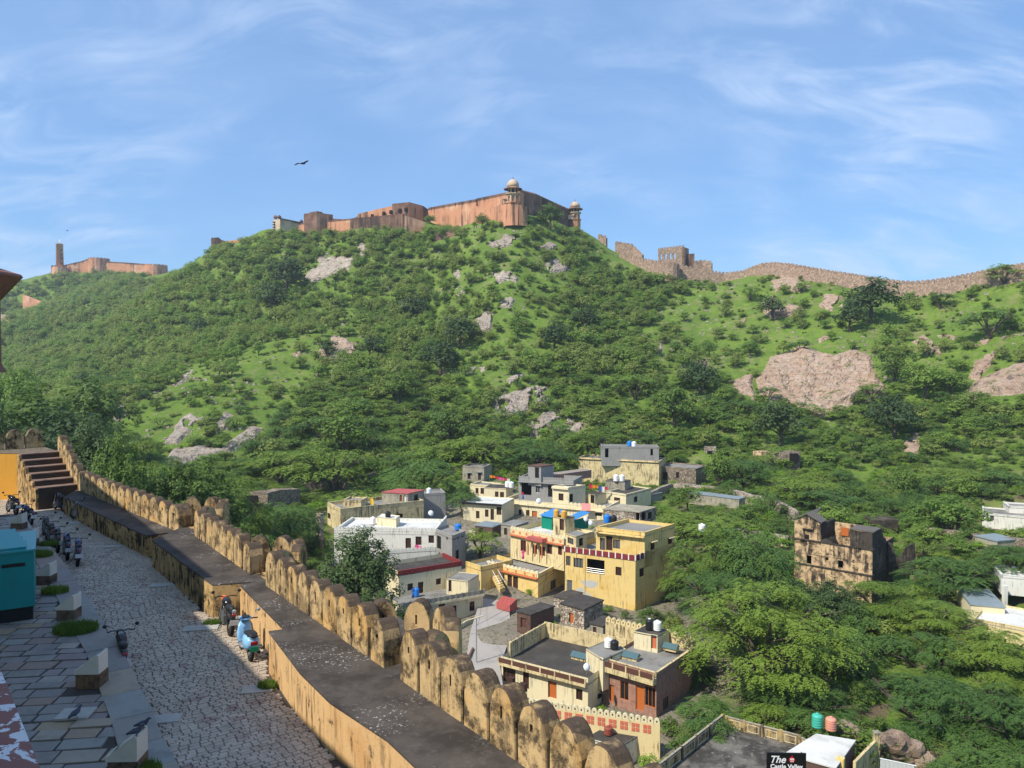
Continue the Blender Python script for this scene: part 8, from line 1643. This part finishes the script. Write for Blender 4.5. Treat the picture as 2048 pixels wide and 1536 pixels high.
def add_layer(n, y0, y1, wlo, whi, hk, classes, dens_pow=1.0, marg=.5, filt=None, spacing=.55, grow=0.0):
    X, Y = scatter(n, y0, y1); Z = terrain_height(X, Y); f, u, v = density(X, Y, Z); keep = rs.random(len(X)) < f ** dens_pow
    W = rs.uniform(wlo, whi, len(X)) * (.65 + .35 * f) * (1 + grow * np.clip((Y - 400) / 400, 0, 1)); keep &= ~blocked(X, Y, W * .5 + marg)
    if filt is not None: keep &= filt(X, Y, Z, u, v)
    for (kx, ky, kr) in KEEP: keep &= np.hypot(X - kx, Y - ky) > kr
    for poly in ROCK_POLYS: keep &= ~inside(u, v - 4, poly)
    idx = np.nonzero(keep)[0]; grid = {}; cs = whi * (1 + grow); 
    for i in idx:
        gx, gy = int(X[i] // cs), int(Y[i] // cs); ok = True
        for ax in (-1, 0, 1):
            for ay in (-1, 0, 1):
                for j in grid.get((gx + ax, gy + ay), ()):
                    if (X[i] - X[j]) ** 2 + (Y[i] - Y[j]) ** 2 < ((W[i] + W[j]) * .5 * spacing) ** 2: ok = False
        if ok: grid.setdefault((gx, gy), []).append(i); cand.append((X[i], Y[i], Z[i], W[i], W[i] * hk * rs.uniform(.8, 1.25), classes[rs.integers(len(classes))]))
add_layer(30000, 215, 620, 4.5, 9.5, .86, ['scrub_low'], 1.0, spacing=.54, grow=.25, filt=lambda X, Y, Z, u, v: (v < 760) | (u < 200))
add_layer(14000, 205, 330, 4.5, 9.5, .66, ['scrub_low'] * 4 + ['acacia_low'] * 5 + ['broad_mid'], 1.0, spacing=.56, filt=lambda X, Y, Z, u, v: (v >= 760) & (u > 200))
add_layer(15000, 600, 1000, 7.5, 13.5, .85, ['scrub_low'], 1.0, spacing=.62)
add_layer(12000, 210, 480, 1.3, 3.4, .8, ['scrub_low'], .45, spacing=.7)
add_layer(3200, 60, 225, 3.5, 7.5, .62, ['acacia_low', 'acacia_mid', 'acacia_mid', 'broad_mid'], 1.0, 1.2, lambda X, Y, Z, u, v: (u > 1330) | (v < 960) | ((u < 640) & (Y > 60)), .7)
add_layer(16000, 60, 230, 1.6, 3.8, .7, ['herb', 'herb_green', 'herb_green', 'scrub_low', 'acacia_low'], .6, .3, lambda X, Y, Z, u, v: (u > 1290) | (v < 985) | (u < 640), .7)
add_layer(2500, 80, 160, .8, 1.8, .7, ['herb', 'herb_green'], .8, .2, lambda X, Y, Z, u, v: (u > 560) & (u < 1300) & (vnoise(X / 6, Y / 6, 5) > .62), .8)
# drop what lies outside the view
FEET = [(-60,575),(60,566),(100,550),(200,548),(322,556),(360,545),(420,500),(546,466),(600,464),(650,468),(700,466),(760,460),(812,460),(850,457),(900,457),(950,452),(1000,440),(1040,432),(1090,442),(1140,458),(1165,464),(1200,490),(1238,530)] + [(u, vb) for u, vt, vb, Y in RW]
FU, FV = np.array([f[0] for f in FEET]), np.array([f[1] for f in FEET])
def clear_of_walls(c):
    u, vt = to_px(c[0], c[1], c[2] + c[4] * .95); hw = .4 * c[3] / c[1] * FPX; vb = to_px(c[0], c[1], c[2])[1]
    lim = max(np.interp(u - hw, FU, FV), np.interp(u, FU, FV), np.interp(u + hw, FU, FV)); return vb > lim + 1 and vt > lim - 12
cand = [c for c in cand if (c[1] < 230 or clear_of_walls(c)) and not hides(c)]
cand = [c for c in cand if -440 < to_px(c[0], c[1], c[2])[0] < 2480 and to_px(c[0], c[1], c[2] + c[4])[1] < 1560]
# those that show largest become trees of their own
def vis(c):
    d = Vector((c[0], c[1], c[2] + c[4] * .8)); k = np.linspace(.1, .985, 60); return bool(np.all(d.z * k > terrain_height(d.x * k, d.y * k) - .5)) or c[1] < 120
order = sorted(range(len(cand)), key=lambda i: -cand[i][3] / cand[i][1]); single = []
for i in order:
    if len(single) >= 170: break
    if -40 < to_px(*cand[i][:3])[0] < 2090 and cand[i][3] > 3.2 and cand[i][5] not in ('herb', 'herb_green') and vis(cand[i]): single.append(i)
sset = set(single); rt_ = random.Random(5)
ZONES = [(lambda u, v, Y: Y < 130 and u > 1290, 'acacia thicket tree in the valley below the ruined mansion'), (lambda u, v, Y: u > 1290 and v > 880, 'scrub tree on the lower slope between the ruins and the cliff'), (lambda u, v, Y: u < 640 and v > 850, 'scrub tree on the slope behind the parapet wall'), (lambda u, v, Y: v > 800, 'scrub tree on the slope just above the village roofs'), (lambda u, v, Y: True, 'scrub tree on the upper flank of the fort hill')]
for i in single:
    x, y, z, w, h, k = cand[i]; u, v = to_px(x, y, z); lab = next(l for f, l in ZONES if f(u, v, y)); k = {'acacia_low': 'acacia_mid' if y < 230 else 'acacia_low'}.get(k, k); tree(k, (x, y, z - .25), w, h * (1.15 if y < 230 else 1), rt_.uniform(0, 6.28), lab, 'scrub_tree', lab + 's' if False else 'scrub trees: ' + lab)
rest_c = [c for i, c in enumerate(cand) if i not in sset]
def joined(kind, cr_me, tk_me):
    me = bpy.data.meshes.new('plant'); bm = bmesh.new(); bm.from_mesh(cr_me); n0 = len(bm.faces)
    if tk_me: bm.from_mesh(tk_me)
    bm.faces.ensure_lookup_table()
    for f in bm.faces[n0:]: f.material_index = 1
    bm.to_mesh(me); bm.free(); me.materials.append(cr_me.materials[0]); me.materials.append(M['bark']); return me
CLS = ['scrub_low', 'acacia_low', 'acacia_mid', 'broad_mid', 'herb', 'herb_green']
def scatter_object(name, label, items):
    if not items: return
    pc = bpy.data.collections.new(name + '_plants'); start = {}; cnt = {}; n = 0; used = sorted({c[5] for c in items}, key=CLS.index)
    for k in used:
        start[k] = n; cnt[k] = len(CR[k])
        for j, cm in enumerate(CR[k]):
            o = bpy.data.objects.new('%s_%03d' % (name, n), joined(k, cm, TR['acacia' if 'acacia' in k else 'broad'][j % 3] if k not in ('herb', 'herb_green') else None)); pc.objects.link(o); n += 1
    me = bpy.data.meshes.new(name); me.from_pydata([(c[0], c[1], c[2] - .2) for c in items], [], [])
    a = me.attributes.new('scl', 'FLOAT_VECTOR', 'POINT'); a.data.foreach_set('vector', np.array([(c[3], c[3], c[4]) for c in items]).ravel())
    a = me.attributes.new('rot', 'FLOAT_VECTOR', 'POINT'); a.data.foreach_set('vector', np.array([(rt_.uniform(-.08, .08), rt_.uniform(-.08, .08), rt_.uniform(0, 6.28)) for c in items]).ravel())
    a = me.attributes.new('idx', 'INT', 'POINT'); a.data.foreach_set('value', np.array([start[c[5]] + rt_.randrange(cnt[c[5]]) for c in items], dtype=np.int32))
    ob = mesh_obj(name, me); tag(ob, label, kind='stuff'); ng = bpy.data.node_groups.new(name, 'GeometryNodeTree'); ng.interface.new_socket('Geometry', in_out='INPUT', socket_type='NodeSocketGeometry'); ng.interface.new_socket('Geometry', in_out='OUTPUT', socket_type='NodeSocketGeometry')
    N = ng.nodes; L = ng.links; gi = N.new('NodeGroupInput'); go = N.new('NodeGroupOutput'); ip = N.new('GeometryNodeInstanceOnPoints'); ci = N.new('GeometryNodeCollectionInfo'); ci.inputs[0].default_value = pc; ci.inputs[1].default_value = True; ci.inputs[2].default_value = True
    def na(nm, ty): q = N.new('GeometryNodeInputNamedAttribute'); q.data_type = ty; q.inputs[0].default_value = nm; return next(s for s in q.outputs if s.enabled and s.name == 'Attribute')
    L.new(gi.outputs[0], ip.inputs['Points']); L.new(ci.outputs[0], ip.inputs['Instance']); ip.inputs['Pick Instance'].default_value = True
    L.new(na('idx', 'INT'), ip.inputs['Instance Index']); L.new(na('scl', 'FLOAT_VECTOR'), ip.inputs['Scale']); er = N.new('FunctionNodeEulerToRotation'); L.new(na('rot', 'FLOAT_VECTOR'), er.inputs[0]); L.new(er.outputs[0], ip.inputs['Rotation']); L.new(ip.outputs[0], go.inputs[0])
    md = ob.modifiers.new('scatter', 'NODES'); md.node_group = ng
scatter_object('hillside_vegetation', 'dense green scrub covering the fort hill', [c for c in rest_c if c[1] >= 215]); scatter_object('valley_undergrowth', 'bright undergrowth and low scrub on the valley floor', [c for c in rest_c if c[1] < 215])
# pale stones strewn over the slope
sp_ = MB(); rr = random.Random(8); n_st = 0
X, Y = scatter(9000, 205, 430); Z = terrain_height(X, Y); f, u, v = density(X, Y, Z); cl_ = vnoise(X / 14, Y / 14, 55)
for i in np.nonzero((cl_ > .58) & (f < .95))[0][:2600]:
    s = rr.uniform(.25, .8); p = Vector((X[i], Y[i], Z[i])); vs = [p + Vector((rr.uniform(.6, 1) * s * a, rr.uniform(.6, 1) * s * b_, rr.uniform(.4, .8) * s * c_)) for a, b_, c_ in ((-1, -1, -.5), (1, -1, -.5), (1, 1, -.5), (-1, 1, -.5), (-.7, -.7, 1), (.7, -.7, 1), (.7, .7, 1), (-.7, .7, 1))]
    sp_.add(vs, [(4, 5, 6, 7), (0, 1, 5, 4), (1, 2, 6, 5), (2, 3, 7, 6), (3, 0, 4, 7)])
tag(sp_.build('gravel', M['rockgrey']), 'pale loose stones on the slopes', kind='stuff')
# grass tufts on the pavement and at the wall foot
def tuft(u, v, z, w, h, lab, n=900):
    rs2 = np.random.default_rng(int(u)); p = onz(u, v, z); a = rs2.random(n) * 6.283; r = w / 2 * np.sqrt(rs2.random(n)); C = np.stack([r * np.cos(a) * 1.0, r * np.sin(a) * .75, np.zeros(n)], -1); hh = h * rs2.uniform(.4, 1, n); C[:, 2] = hh / 2
    U = np.stack([rs2.normal(size=n) * .4, rs2.normal(size=n) * .4, np.ones(n)], -1); Nn = rs2.normal(size=(n, 3)); Nn[:, 2] *= .2; m_ = quads_mesh('grass', C, Nn, hh / 2 * 1.1, np.full(n, .012), LM['grass'], U, rs2); o = mesh_obj('grass_tuft', m_); o.location = (p.x, p.y, z - .02); tag(o, lab, 'grass', 'grass tufts in the paving')
tuft(152,1262,ZP,1.3,.32,'round tuft of grass on the flagstones before the flood light',1800); tuft(110,1185,ZP,.9,.28,'grass around the pedestal past the teal cabinet'); tuft(75,1112,ZP,1.2,.3,'grass behind the teal cabinet by the far flood lights',1200); tuft(292,1548,ZP,.6,.3,'grass beside the flood light with the pigeons'); tuft(425,1250,ZR,.6,.25,'grass in the corner of the bench wall',500); tuft(535,1378,ZR,.55,.3,'grass at the foot of the sunlit bench wall',500); tuft(98,1090,ZP,.8,.25,'grass along the kerb by the parked motorcycles')
# ---------------------------------------------------------------- air
hz = MB(); hz.obox((-1400, -120, -76.2), (2800, 0, 0), (0, 1900, 0), (0, 0, 76.2 + 150)); hm = bpy.data.materials.new('haze_air'); hm.use_nodes = True; hn = hm.node_tree.nodes; hn.clear()
ho = hn.new('ShaderNodeOutputMaterial'); pv = hn.new('ShaderNodeVolumePrincipled'); pv.inputs['Color'].default_value = (0.80, 0.90, 1.0, 1); pv.inputs['Density'].default_value = 0.00016; pv.inputs['Anisotropy'].default_value = 0.2
hm.node_tree.links.new(pv.outputs[0], ho.inputs['Volume']); hz_o = hz.build('haze', hm); tag(hz_o, kind='stuff')
